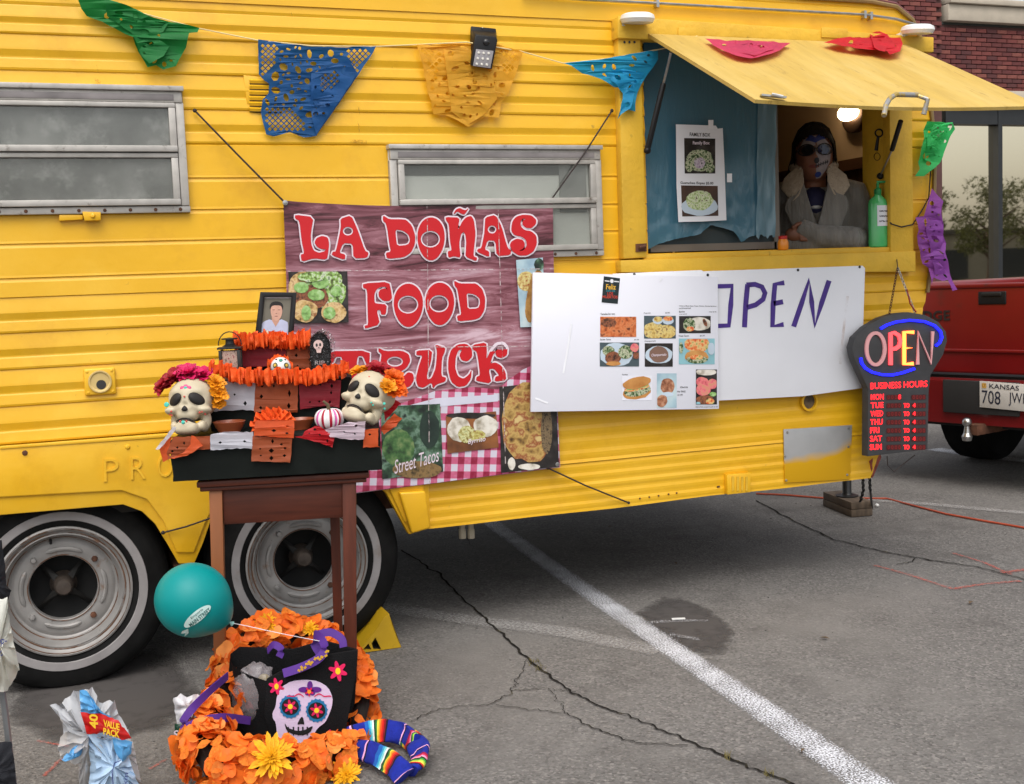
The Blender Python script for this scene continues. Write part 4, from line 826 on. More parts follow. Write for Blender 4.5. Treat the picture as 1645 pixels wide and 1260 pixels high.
# ------------------------------------------------ plastic over the hatch, and the sheet taped to it
def plastic(name, col, fac, rough):
    m = bpy.data.materials.new(name); m.use_nodes = True; t = m.node_tree; N = t.nodes; L = t.links; N.clear(); o = N.new('ShaderNodeOutputMaterial')
    tr = N.new('ShaderNodeBsdfTransparent'); tr.inputs[0].default_value = (*col, 1); pb = N.new('ShaderNodeBsdfPrincipled'); pb.inputs['Base Color'].default_value = (*col, 1); pb.inputs['Roughness'].default_value = rough; pb.inputs['Specular IOR Level'].default_value = .9
    tc = N.new('ShaderNodeTexCoord'); mp = N.new('ShaderNodeMapping'); mp.inputs['Scale'].default_value = (7, 1, 1.6); L.new(tc.outputs['Object'], mp.inputs[0]); n = N.new('ShaderNodeTexNoise'); n.inputs['Scale'].default_value = 4; n.inputs['Detail'].default_value = 6; n.inputs['Distortion'].default_value = 1.5; L.new(mp.outputs[0], n.inputs['Vector'])
    bp = N.new('ShaderNodeBump'); bp.inputs['Strength'].default_value = .16; bp.inputs['Distance'].default_value = .03; L.new(n.outputs[0], bp.inputs['Height']); L.new(bp.outputs[0], pb.inputs['Normal'])
    mx = N.new('ShaderNodeMixShader'); mx.inputs[0].default_value = fac; L.new(tr.outputs[0], mx.inputs[1]); L.new(pb.outputs[0], mx.inputs[2]); L.new(mx.outputs[0], o.inputs[0]); return m
psh = thing('plastic_sheet', 'blue plastic sheet with a torn lower edge taped across half the serving hatch', 'plastic sheet', W(1140, 400, .03))
low_ = [(1034, 404), (1060, 392), (1085, 384), (1120, 378), (1142, 362), (1160, 366), (1180, 372), (1192, 390), (1205, 380), (1222, 376)]
def lowy(px):
    for a, b in zip(low_, low_[1:]):
        if a[0] <= px <= b[0]: return lerp(a[1], b[1], (px-a[0])/(b[0]-a[0]))
    return low_[-1][1]
def pl_(u, v):
    px = lerp(1034, 1224, u); p = W(px, lerp(66, lowy(px)+2*nz(px*.3), v), .035); p.y += .006*nz(u*3, v*1.2)+.012*max(0, u-.82)*4*nz(u*26, v*4, 3)+.006*nz(u*20, v*20, 5)*max(0, v-.7)*3
    return p
q = MB(); q.grid(pl_, 46, 40); q.build('sheet', plastic('blue_film', srgb(80, 130, 154), .70, .16), psh)
def pl2(u, v):
    px = lerp(1218, 1248, u); p = W(px-3*v, lerp(60, 380+10*nz(u*6), v), .028); p.y += .012*nz(u*3, v*7, 8); return p
q = MB(); q.grid(pl2, 10, 40); q.build('overlap', plastic('pale_blue_film', srgb(120, 160, 178), .62, .18), psh)
fs_ = thing('menu_sheet', 'white paper sheet of prices and photos taped on blue plastic', 'paper', W(1128, 355, .0))
flatpoly(fs_, 'sheet', [(1086, 200), (1150, 202), (1153, 207), (1161, 206), (1164, 270), (1167, 354), (1130, 356), (1090, 357), (1087, 300)], .004, m_paper, .001)
pic(fs_, [(1099, 222), (1149, 223), (1149, 279), (1100, 279)], f_dk, [(1124, 258, 22, 18, f_green), (1124, 262, 9, 9, food('print_radish', [srgb(120, 80, 130), srgb(200, 190, 200), srgb(60, 50, 60)], 90)), (1108, 265, 7, 12, f_green), (1140, 270, 8, 8, f_green)], .0032, 'family_box_picture')
pic(fs_, [(1094, 298), (1153, 299), (1154, 347), (1096, 348)], food('print_table', [srgb(50, 32, 24), srgb(80, 54, 40)], 20), [(1124, 332, 30, 15, f_plate), (1124, 322, 22, 16, food('print_cabbage', [srgb(110, 130, 70), srgb(170, 190, 130), srgb(214, 220, 190), srgb(90, 80, 44)], 110))], .0032, 'sopes_picture')
ptext(fs_, 'FAMILY BOX', (1108, 219), (1141, 220), (1108, 213), .003, m_ink, 'heading', bold=.02); ptext(fs_, 'Guaraches /Sopes $5.00', (1093, 297), (1146, 298), (1093, 291.5), .003, m_ink, 'heading', bold=.02)
ptext(fs_, 'Family Box', (1113, 234), (1140, 234), (1113, 227), .0006, m_wht, 'heading', bold=.02)
for p in ((1142, 200), (1172, 286)):
    q = slab([(p[0]-4, p[1]-7), (p[0]+4, p[1]-7), (p[0]+4, p[1]+7), (p[0]-4, p[1]+7)], .0025, .0006); q.build('tape', mat('clear_tape', (.85, .86, .92), .1), fs_)

# ------------------------------------------------ solar lamp
sl_ = thing('solar_wall_lamp', 'black solar motion lamp screwed high on the yellow siding over a paper flag', 'lamp', W(775, 112, -.02))
slab([(757, 42), (797, 46), (799, 66), (793, 108), (754, 103)], -.014, .008).build('back_plate', m_black, sl_, bevel=.003)
a_ = [W(*p, -.018) for p in [(757, 48), (796, 51), (798, 60), (790, 108), (753, 103), (755, 60)]]; b_ = [W(*p, -.060) for p in [(764, 56), (797, 60), (799, 66), (790, 112), (757, 106), (762, 66)]]
q = MB(); q.add(a_+b_, [(0, 1, 2, 3, 4, 5), (6, 7, 8, 9, 10, 11)]+[(i, (i+1) % 6, 6+(i+1) % 6, 6+i) for i in range(6)]); q.build('housing', m_black, sl_, bevel=.003)
q = slab([(765, 79), (793, 82), (788, 110), (760, 106)], -.063, .003); lp = q.build('led_panel', mat('led_lens', srgb(140, 136, 138), .3, var=.1), sl_, bevel=.001)
for i in range(3):
    for j in range(3):
        q = MB(); q.lathe([(0, .003), (.004, .0025), (.005, 0)], W(769+i*8-j*1.5, 85+j*9+i*.6, -.063), (0, -1, 0), 8); q.build('led', mat('led_dot', srgb(214, 210, 200), .3), lp)
q = MB(); q.ell(W(781, 68, -.060), (.013, .010, .012), 14, 10); q.build('motion_sensor', mat('sensor_dome', (.02, .02, .022), .15), sl_)
q = MB(); q.ell(W(775, 45, -.016), (.003, .003, .003), 8, 6); q.build('screw', m_chrome, sl_)

# ------------------------------------------------ neon sign
NS = lambda P: crop(P, 1340, 420, 2.738)
ny = -.135
ns = thing('neon_sign', 'dark grey lit opening-hours sign hanging on chains at the trailer corner', 'sign', W(1440, 730, ny))
face = NS([(150, 560), (112, 480), (88, 425), (80, 380), (94, 335), (140, 290), (205, 250), (265, 230), (330, 224), (400, 236), (458, 266), (492, 310), (497, 350), (480, 410), (448, 462), (425, 500), (417, 560), (411, 828), (148, 858)])
mb = MB(); mb.flat([on(face, ny)], (0, .040, 0)); mb.build('casing', mat('charcoal_casing', (.042, .042, .045), .6, var=.15, scale=20), ns, bevel=.002)
def glow(nm, col, st, base=None): return mat(nm, base or col, .4, emit=(col, st))
g_red = glow('lit_red', (1.0, .012, .018), 2.4); g_hot = glow('lit_orange', (1.0, .14, .025), 4.5); g_pink = mat('unlit_tube', srgb(206, 160, 162), .4, emit=((1.0, .2, .2), .10)); g_blue = glow('lit_blue', (.008, .01, 1.0), 2.2)
g_redP = glow('lit_red_tube', (1.0, .04, .05), 1.6, srgb(220, 90, 90))
def stroke(nm, pts, w, m, par=ns, closed=False, th=.006):
    q = MB(); ribbon(q, NS(pts), w/2.738, ny-.0015, closed, (0, -th, 0)); return q.build(nm, m, par)
stroke('tube_letter', oval(180, 385, 40, 70, 26), 15, g_pink, closed=True)
stroke('tube_letter', [(246, 456), (246, 316), (262, 314), (282, 326), (289, 350), (284, 372), (268, 384), (250, 386)], 16, g_redP)
stroke('tube_letter', [(348, 312), (306, 312), (306, 382), (342, 380), (306, 382), (306, 452), (346, 450)], 15, g_hot)
stroke('tube_letter', [(365, 454), (367, 312), (424, 448), (431, 308)], 13, g_pink)
stroke('blue_arc', [(203, 296), (230, 280), (270, 267), (330, 259), (395, 265), (440, 283), (465, 308), (471, 335), (462, 358), (445, 372)], 10, g_blue)
stroke('blue_arc', [(115, 425), (119, 448), (135, 470), (165, 488), (210, 499), (255, 500), (300, 490), (352, 472)], 10, g_blue)
ptext(ns, 'BUSINESS HOURS', *NS([(160, 563), (410, 552), (160, 535)]), ny-.002, g_red, 'lit_words', bold=.01)
for i, d_ in enumerate(('MON', 'TUE', 'WED', 'THU', 'FRI', 'SAT', 'SUN')):
    y0 = 610+i*37.3-i*.6; sl2 = -4
    ptext(ns, d_, *NS([(162-i*.8, y0), (218-i*1.5-(14 if d_ == 'FRI' else 0), y0+sl2*.6), (162-i*.8, y0-25)]), ny-.002, g_red, 'lit_day', bold=.015)
    for x0, x1 in ((230, 296), (340, 403)):
        q = MB(); q.flat([on(NS([(x0, y0-22), (x1, y0-24), (x1, y0-2), (x0, y0)]), ny-.0012)]); hp = q.build('digit_panel', mat('dim_digit_panel', (.05, .006, .006), .4, emit=((1, .02, .02), .015)), ns, smooth=0)
        for k in range(4):
            q = MB(); xx = lerp(x0+4, x1-14, k/3); q.flat([on(NS(oval(xx+6, y0-12, 5, 9, 8)), ny-.0018), on(NS(oval(xx+6, y0-12, 2.6, 6, 8)), ny-.0018)]); q.build('dim_digit', mat('dim_digit', (.14, .015, .015), .4, emit=((1, .02, .02), .06)), hp, smooth=0)
    if i: ptext(ns, 'TO', *NS([(306, y0-2), (331, y0-3), (306, y0-22)]), ny-.002, g_red, 'lit_word', bold=.02); ptext(ns, '4', *NS([(346, y0-4), (358, y0-5), (346, y0-22)]), ny-.003, g_red, 'lit_digit', bold=.02)
    else: ptext(ns, '8', *NS([(282, y0-3), (294, y0-4), (282, y0-23)]), ny-.003, g_red, 'lit_digit', bold=.03)
def chain(mb, P, link=.012, r=.0016):
    n_ = 0
    for a, b in zip(P, P[1:]):
        L_ = (b-a).length; k = max(1, int(L_/link))
        for i in range(k):
            c = a.lerp(b, (i+.5)/k); t = (b-a).normalized(); s_ = t.cross(V((0, 1, 0)) if n_ % 2 else V((1, .3, 0))).normalized(); n_ += 1
            mb.tube([c+t*math.cos(q)*link*.68+s_*math.sin(q)*link*.33 for q in [j*math.pi/4 for j in range(8)]], r, 5, closed=True)
top_ = W(1442, 430, -.07)
for e in ((1428, 508, -.12), (1470, 503, -.12)):
    q = MB(); chain(q, [top_, W(*e)]); q.build('chain', m_rust if e[0] < 1440 else m_chrome, ns)
q = MB(); q.tube([W(1439, 398, .02), W(1441, 420, -.06), W(1442, 432, -.07)], .002, 6); q.build('hanging_wire', m_cord, ns)
q = MB(); q.tube([W(1457, 465, -.10), W(1462, 488, -.12), W(1472, 502, -.13)], .003, 6); q.build('red_wire', mat('red_wire', srgb(150, 30, 24), .5), ns)
q = MB(); q.tube([W(1425, 733, -.11), W(1426, 748, -.10), W(1436, 758, -.09), W(1452, 745, -.10), W(1470, 731, -.11)], .002, 6); q.build('power_lead', m_cord, ns)
# cable loop on the post
q = MB(); q.tube([W(1425, 352, .0), W(1432, 360, -.055), W(1448, 365, -.06), W(1466, 361, -.05), W(1480, 340, -.02), W(1492, 318, -.02), W(1496, 260, -.02)], .003, 6); tag(q.build('power_cable', m_cord), 'black cable looped round the right post of the serving hatch', 'cable')
# ================================================================ paper flags
def inside(p, poly):
    c = False; n = len(poly)
    for i in range(n):
        a, b = poly[i], poly[i-1]
        if (a[1] > p[1]) != (b[1] > p[1]) and p[0] < (b[0]-a[0])*(p[1]-a[1])/(b[1]-a[1])+a[0]: c = not c
    return c
def edge_d(p, poly):
    d = 1e9
    for i in range(len(poly)):
        a, b = poly[i-1], poly[i]; l2 = (b[0]-a[0])**2+(b[1]-a[1])**2 or 1; t = max(0, min(1, ((p[0]-a[0])*(b[0]-a[0])+(p[1]-a[1])*(b[1]-a[1]))/l2))
        d = min(d, math.hypot(p[0]-a[0]-t*(b[0]-a[0]), p[1]-a[1]-t*(b[1]-a[1])))
    return d
def cutouts(outline, lattices, seed, n_free=22, rmin=2.4, rmax=8.0, gap=1.6):
    r = random.Random(seed); holes = []; cs = []
    for poly, sp in lattices:
        x0, x1 = min(p[0] for p in poly), max(p[0] for p in poly); y0, y1 = min(p[1] for p in poly), max(p[1] for p in poly); j = 0; y = y0
        while y < y1:
            x = x0+(sp/2 if j % 2 else 0)
            while x < x1:
                if inside((x, y), poly) and inside((x, y), outline) and edge_d((x, y), outline) > sp*.55: k = sp*.37; holes.append([(x, y-k), (x+k, y), (x, y+k), (x-k, y)]); cs.append((x, y, k))
                x += sp
            y += sp/2; j += 1
    x0, x1 = min(p[0] for p in outline), max(p[0] for p in outline); y0, y1 = min(p[1] for p in outline), max(p[1] for p in outline); t = 0
    while n_free and t < 5000:
        t += 1; x, y = r.uniform(x0, x1), r.uniform(y0, y1); a = r.uniform(rmin, rmax)
        if not inside((x, y), outline) or edge_d((x, y), outline) < a+gap or any(math.hypot(x-c[0], y-c[1]) < a+c[2]+gap for c in cs): continue
        b = a*r.uniform(.4, .85); holes.append(oval(x, y, a, b, 7, 0, r.uniform(0, 3.1))); cs.append((x, y, a)); n_free -= 1
    return holes
def tissue(name, c): return mat(name, c, .6, var=.12, scale=14, bump=.25, bscale=30, transl=.38)
def flag(name, m, lab, layers, y, crum=.012, seed=1, proj=W):
    t = None
    for i, (outl, lats, nf) in enumerate(layers):
        dense = []
        for a, b in zip(outl, outl[1:]+outl[:1]):
            k = max(1, int(math.hypot(b[0]-a[0], b[1]-a[1])/9))
            for j in range(k): dense.append((lerp(a[0], b[0], j/k)+rnd.uniform(-.6, .6), lerp(a[1], b[1], j/k)+rnd.uniform(-.6, .6)))
        hs_ = cutouts(outl, lats, seed+i, nf); mb = MB()
        def P(p):
            q = proj(p[0], p[1], y-.005*i); q.y -= crum*(.5+nz(p[0]*.045, p[1]*.045, seed+i*5)+.25*nz(p[0]*.15, p[1]*.15, seed)); return q
        pr = [dense]+hs_; tri = tessellate_polygon([[V((a, -b, 0)) for a, b in l] for l in pr]); mb.add([P(p) for l in pr for p in l], tri)
        if t is None: t = mb.build(name, m, None, smooth=.7); tag(t, lab, 'paper flag', 'cut tissue-paper flags on the string')
        else: mb.build('folded_layer', m, t, smooth=.7)
    return t
flag('paper_flag', tissue('green_tissue', srgb(8, 122, 52)), 'crumpled dark green tissue flag at the upper left of the string', [
    ([(123, -2), (165, -2), (190, 5), (215, 14), (240, 28), (275, 36), (320, 45), (316, 54), (302, 56), (298, 78), (282, 107), (262, 113), (250, 106), (237, 110), (222, 85), (213, 62), (190, 50), (165, 36), (140, 26), (131, 16)], [], 12),
    ([(170, 8), (220, 20), (270, 38), (262, 52), (232, 70), (215, 58), (190, 40), (172, 26)], [], 7), ([(214, 60), (250, 62), (272, 75), (262, 92), (240, 104), (228, 92)], [], 3)], -.03, .02, 3)
flag('paper_flag', tissue('blue_tissue', srgb(18, 86, 150)), 'dark blue cut-out tissue flag with lattice corners, left of the yellow one', [
    ([(414, 64), (470, 72), (540, 77), (604, 75), (592, 95), (570, 128), (545, 165), (520, 200), (508, 219), (488, 221), (465, 213), (440, 220), (427, 216), (419, 180), (421, 160), (432, 150), (432, 135), (424, 130), (415, 120)],
     [([(418, 70), (446, 74), (440, 110), (424, 126), (417, 118)], 9), ([(555, 80), (598, 78), (570, 120), (560, 100)], 9), ([(424, 172), (470, 176), (490, 200), (490, 212), (465, 208), (428, 213)], 9), ([(500, 118), (540, 108), (545, 135), (515, 150)], 9)], 60),
    ([(500, 118), (560, 98), (574, 118), (545, 163), (520, 198), (508, 217), (500, 190), (498, 150)], [([(512, 125), (545, 112), (548, 135), (515, 150)], 10)], 8)], -.02, .010, 5)
flag('paper_flag', tissue('yellow_tissue', srgb(226, 170, 40)), 'yellow cut-out tissue flag hanging behind the solar lamp', [
    ([(668, 72), (700, 72), (735, 69), (770, 72), (800, 72), (840, 84), (828, 120), (815, 150), (805, 165), (800, 190), (778, 188), (752, 205), (735, 195), (715, 185), (696, 184), (688, 150), (678, 105)],
     [([(672, 76), (708, 76), (702, 130), (690, 150), (680, 110)], 11), ([(800, 78), (832, 86), (815, 130), (805, 110)], 9)], 46),
    ([(712, 80), (750, 76), (790, 120), (798, 160), (775, 186), (752, 200), (725, 180), (718, 130)], [], 22)], -.025, .010, 8)
flag('paper_flag', tissue('sky_blue_tissue', srgb(24, 150, 200)), 'bright sky-blue crumpled tissue flag beside the serving hatch post', [
    ([(905, 102), (960, 97), (1010, 88), (1057, 80), (1056, 96), (1048, 108), (1040, 120), (1030, 135), (1022, 150), (1018, 168), (1020, 180), (1005, 176), (990, 192), (998, 165), (1000, 142), (985, 140), (965, 128), (935, 118)], [], 13),
    ([(970, 118), (1000, 112), (1035, 118), (1020, 145), (1010, 175), (994, 186), (1000, 150), (985, 135)], [], 6)], -.058, .016, 13)
def on_fl(px, py, y): return on_flap(px, py, .012+(-.03-y))
flag('paper_flag', tissue('pink_tissue', srgb(206, 62, 100)), 'pink crumpled tissue flag lying on the left of the yellow flap', [
    ([(1130, 63), (1165, 66), (1200, 66), (1240, 68), (1268, 70), (1250, 82), (1235, 88), (1205, 95), (1180, 91), (1160, 82), (1145, 73)], [], 5), ([(1180, 66), (1235, 69), (1240, 80), (1210, 90), (1185, 84)], [], 4)], -.03, .02, 17, on_fl)
flag('paper_flag', tissue('red_tissue', srgb(206, 22, 38)), 'red crumpled tissue flag bunched at the right end of the yellow flap', [
    ([(1323, 69), (1340, 64), (1362, 60), (1385, 66), (1394, 60), (1407, 49), (1416, 60), (1440, 58), (1446, 72), (1440, 84), (1428, 89), (1405, 82), (1380, 80), (1350, 76)], [], 3), ([(1365, 62), (1400, 60), (1432, 62), (1436, 78), (1410, 80), (1375, 76)], [], 2), ([(1395, 56), (1410, 50), (1430, 66), (1420, 84), (1400, 78)], [], 1)], -.035, .03, 19, on_fl)
flag('paper_flag', tissue('light_green_tissue', srgb(50, 190, 100)), 'light green tissue flag twisted under the right end of the flap', [
    ([(1486, 196), (1506, 197), (1526, 198), (1534, 208), (1524, 220), (1514, 245), (1506, 262), (1494, 272), (1480, 284), (1465, 284), (1476, 272), (1476, 250), (1480, 222)], [], 9), ([(1496, 200), (1524, 206), (1510, 240), (1498, 262), (1484, 258), (1486, 225)], [([(1490, 210), (1518, 212), (1500, 255)], 6)], 4)], -.05, .022, 23)
flag('paper_flag', tissue('purple_tissue', srgb(150, 76, 172)), 'purple shredded tissue flag hanging at the nose corner of the trailer', [
    ([(1497, 302), (1511, 324), (1506, 345), (1514, 360), (1512, 378), (1519, 392), (1513, 405), (1519, 420), (1524, 442), (1535, 466), (1526, 468), (1518, 450), (1510, 452), (1498, 446), (1492, 458), (1490, 430), (1478, 424), (1474, 405), (1470, 380), (1469, 350), (1482, 348), (1486, 334)], [], 22),
    ([(1496, 330), (1508, 345), (1512, 380), (1506, 420), (1515, 440), (1500, 442), (1492, 400), (1484, 370), (1486, 345)], [], 12)], -.045, .022, 29)
st = MB(); S_ = [(90, -14, -.02), (124, -2, -.025), (200, 14, -.03), (320, 46, -.02), (414, 65, -.018), (500, 74, -.03), (604, 75, -.02), (668, 72, -.018), (750, 68, -.05), (838, 83, -.02), (905, 102, -.02), (980, 94, -.06), (1057, 80, -.06), (1078, 76, -.07), (1120, 58, -.072)]
st.tube([W(*p) for p in S_], .0022, 5); tag(st.build('twine', mat('cotton_twine', srgb(226, 206, 150), .9)), 'thin cotton twine carrying the paper flags along the trailer', 'string')

# ================================================================ the altar
AA = math.radians(14); AU = V((math.cos(AA), -math.sin(AA), 0)); AV = V((math.sin(AA), math.cos(AA), 0)); AO = V((.73, -.72, 0))
def T(u, v, z): return AO+AU*u+AV*v+V((0, 0, z))
def TA(px, py, v): return PP(px, py, AO+AV*v, AV)
AR = Matrix((AU, AV, V((0, 0, 1)))).transposed()
def onA(pp, v): return [TA(px, py, v) for px, py in pp]
m_wood = mat('red_brown_wood', srgb(84, 40, 26), .5, var=.22, scale=6, stretch=(9, 9, 1), spec=.3, detail=8)
m_woodh = mat('red_brown_wood_across', srgb(74, 34, 22), .5, var=.25, scale=6, stretch=(1, 1, 14), spec=.3, detail=8)
m_woodl = mat('orange_wood', srgb(136, 80, 42), .5, var=.15, scale=6, stretch=(4, 4, 1))
tb = thing('wooden_table', 'tall narrow red-brown wooden table carrying the black-draped altar', 'table', T(-.15, .12, 0))
q = MB(); q.box(T(-.155, .125, .752), (.49, .30, .018), AR); top = q.build('table_top', m_woodh, tb, bevel=.004)
q = MB(); q.box(T(-.155, .125, .7365), (.475, .285, .012), AR); q.build('top_moulding', m_woodh, tb, bevel=.003)
q = MB(); q.box(T(-.160, .012, .680), (.345, .02, .104), AR); q.build('apron', m_woodh, tb, bevel=.001)
for u in (-.345, .020):
    q = MB(); q.box(T(u, .125, .680), (.018, .19, .104), AR); q.build('apron', m_woodh, tb, bevel=.001)
def tu_(px, py, v): return (TA(px, py, v)-AO).dot(AU)
for ub, ut, v, w, mm in ((tu_(355, 1150, .01), -.350, .010, .037, m_woodl), (tu_(564, 1160, .01), .032, .010, .040, m_wood), (tu_(350, 1060, .235), tu_(350, 850, .235), .235, .030, m_wood), (tu_(543, 1060, .225), tu_(541, 850, .225), .225, .030, m_wood)):
    q = MB(); h = w/2; g_ = h*.85
    q.add([T(ub-g_, v-g_, .0), T(ub+g_, v-g_, 0), T(ub+g_, v+g_, 0), T(ub-g_, v+g_, 0)]+[T(ut-h, v-h, .730), T(ut+h, v-h, .730), T(ut+h, v+h, .730), T(ut-h, v+h, .730)], [(3, 2, 1, 0), (4, 5, 6, 7), (0, 1, 5, 4), (1, 2, 6, 5), (2, 3, 7, 6), (3, 0, 4, 7)]); q.build('leg', mm, tb, bevel=.002)
# three black-draped steps
m_blk = mat('black_cloth', (.006, .008, .007), .62, var=.3, scale=5, bump=.5, bscale=9, spec=.12)
al = thing('altar_steps', 'three-step altar stand draped in black cloth on top of the wooden table', 'stand', T(-.17, .15, .762))
def drape(u0, u1, v0, v1, z0, z1, seed):
    q = MB(); n = 26
    per = [(lerp(u0, u1, i/n), v0) for i in range(n)]+[(u1, lerp(v0, v1, i/8)) for i in range(8)]+[(lerp(u1, u0, i/n), v1) for i in range(n)]+[(u0, lerp(v1, v0, i/8)) for i in range(8)]
    m_ = len(per); R_ = []
    for zi, z in enumerate([lerp(z0, z1-.004, k/7) for k in range(8)]+[z1]):
        for i, (u, v) in enumerate(per):
            w = .005*nz(u*26+z*22, v*26, seed)*(1-.7*(zi/8))+.004*nz(u*60, z*60, seed+3)*(1-zi/8)
            cu, cv = (u0+u1)/2, (v0+v1)/2; du, dv = u-cu, v-cv; l = math.hypot(du, dv)
            k = -.004 if zi == 8 else w
            R_.append(T(u+du/l*k, v+dv/l*k, z))
    q.add(R_, [(j*m_+i, j*m_+(i+1) % m_, (j+1)*m_+(i+1) % m_, (j+1)*m_+i) for j in range(8) for i in range(m_)]+[list(range(8*m_, 9*m_))])
    return q.build('draped_step', m_blk, al, smooth=.9)
Z1, Z2, Z3 = .888, 1.030, 1.130
drape(-.462, .128, -.04, .34, .768, Z1, 1); drape(-.372, .050, .125, .335, Z1+.001, Z2, 2); drape(-.300, -.045, .245, .33, Z2+.001, Z3, 3)
# crepe papers pinned on the steps
pz = {'white': tissue('white_tissue', srgb(206, 206, 216)), 'brown': tissue('rust_tissue', srgb(172, 84, 46)), 'red': tissue('crimson_tissue', srgb(150, 30, 46)), 'bred': tissue('bright_red_tissue', srgb(196, 22, 34)), 'orange': tissue('orange_tissue', srgb(222, 92, 40)), 'pink': tissue('pale_pink_tissue', srgb(204, 186, 198))}
def papel(col, pp, v, lab, hol, crum=.004, seed=0):
    d = []
    for a, b in zip(pp, pp[1:]+pp[:1]):
        k = max(1, int(math.hypot(b[0]-a[0], b[1]-a[1])/5))
        for j in range(k): d.append((lerp(a[0], b[0], j/k)+rnd.uniform(-.5, .5), lerp(a[1], b[1], j/k)+rnd.uniform(-.7, .7)))
    hs_ = [[(x, y-h), (x+w, y), (x, y+h), (x-w, y)] for x, y, w, h in hol]; pr = [d]+hs_
    xs = [p[0] for p in pp]; ys = [p[1] for p in pp]; inner = []
    tri = tessellate_polygon([[V((a, -b, 0)) for a, b in l] for l in pr]); q = MB()
    q.add([TA(x, y, v)-AV*(crum*(.6+nz(x*.11, y*.11, seed)+.6*nz(x*.3, y*.3, seed+2))) for l in pr for x, y in l], tri)
    tag(q.build('crepe_paper', pz[col], None, smooth=.8), lab, 'paper', 'cut papers on the altar steps'); return
papel('white', [(344, 612), (411, 613), (409, 660), (390, 658), (343, 661)], .114, 'white cut paper on the middle altar step', [(357, 647, 3, 3), (394, 648, 3, 4), (377, 634, 2, 2), (375, 615, 1.5, 1)], seed=1)
papel('brown', [(411, 612), (479, 612), (478, 663), (408, 662)], .112, 'rust-brown cut paper in the centre of the middle altar step', [(421, 620, 2.5, 3), (440, 620, 2, 3), (420, 637, 3, 3.5), (419, 655, 2.5, 3), (465, 632, 2.5, 6), (464, 652, 3, 5)], seed=2)
papel('red', [(480, 612), (548, 611), (545, 655), (520, 652), (482, 658)], .113, 'crimson cut paper on the right of the middle altar step', [(533, 620, 2.5, 4), (532, 631, 2, 3), (498, 646, 2, 2), (513, 645, 2, 2), (530, 646, 2, 3), (515, 618, 2, 2)], seed=3)
papel('red', [(388, 558), (425, 556), (461, 556), (458, 588), (388, 590)], .233, 'crimson cut paper on the top altar step', [(445, 561, 2, 3), (428, 560, 1.5, 2)], seed=4)
papel('brown', [(460, 556), (500, 555), (503, 592), (461, 592)], .232, 'rust-brown cut paper beside the tinsel tombstone', [(476, 560, 2, 2), (476, 571, 2.5, 3.5), (478, 588, 2, 2)], seed=5)
papel('brown', [(278, 702), (338, 700), (338, 722), (318, 722), (300, 732), (270, 738), (268, 728)], -.052, 'rust-brown cut paper at the lower left of the altar', [(296, 712, 2, 3), (285, 719, 2, 2), (277, 725, 2.5, 2), (274, 731, 2.5, 1.5), (295, 727, 2.5, 2)], seed=6)
papel('orange', [(308, 699), (314, 702), (326, 716), (300, 733), (270, 738), (296, 726), (306, 714)], -.058, 'orange paper edge folded over the lower left corner', [], seed=7)
papel('white', [(338, 698), (360, 694), (407, 694), (406, 722), (392, 720), (338, 723)], -.053, 'white cut paper hanging on the front of the lowest step', [(354, 711, 3, 2), (393, 709, 3, 2)], seed=8)
papel('orange', [(410, 676), (440, 674), (473, 676), (472, 704), (408, 700)], -.060, 'orange cut paper over the front centre of the altar', [(440, 692, 4, 2.5), (461, 685, 3.5, 2), (461, 696, 3, 2)], seed=9)
papel('brown', [(406, 701), (470, 704), (466, 743), (404, 741)], -.054, 'rust-brown cut paper hanging lowest at the front centre', [(438, 709, 2.5, 4), (436, 724, 4.5, 4), (436, 736, 3.5, 4), (418, 721, 2, 1.5), (419, 732, 2, 1.5), (452, 714, 3, 2), (458, 720, 3, 2), (457, 732, 3, 2.5)], seed=10)
papel('bred', [(473, 702), (486, 700), (490, 692), (510, 683), (538, 699), (534, 719), (515, 712), (495, 706)], -.055, 'bright red cut paper curled below the striped pumpkin', [(506, 690, 3, 2), (514, 698, 2, 2), (526, 708, 2, 3), (497, 696, 1.5, 1.5)], seed=11, crum=.010)
papel('pink', [(522, 690), (545, 683), (560, 678), (587, 677), (585, 706), (560, 706), (530, 702)], -.060, 'pale pink cut paper in front of the striped pumpkin', [(572, 684, 3, 2.5), (553, 694, 2, 1.5), (570, 697, 2, 1.5)], seed=12, crum=.008)
papel('orange', [(586, 691), (608, 688), (607, 716), (610, 718), (583, 719)], -.053, 'orange cut paper at the lower right corner of the altar', [(594, 698, 2.5, 2)], seed=13)
papel('orange', [(612, 690), (614, 684), (634, 664), (640, 670), (646, 672), (636, 684), (617, 698)], .06, 'orange paper scrap sticking out beside the right skull', [], seed=14, crum=.01)
papel('bred', [(616, 652), (632, 640), (644, 648), (630, 664), (618, 676)], .10, 'red paper scrap behind the right skull', [], seed=15, crum=.01)
papel('white', [(250, 722), (262, 706), (278, 686), (285, 686), (272, 704), (256, 722)], -.03, 'white paper strip hanging off the left of the altar', [], seed=16)
papel('orange', [(256, 722), (270, 702), (276, 702), (270, 738), (262, 742)], -.02, 'orange paper scrap below the left skull', [], seed=17)
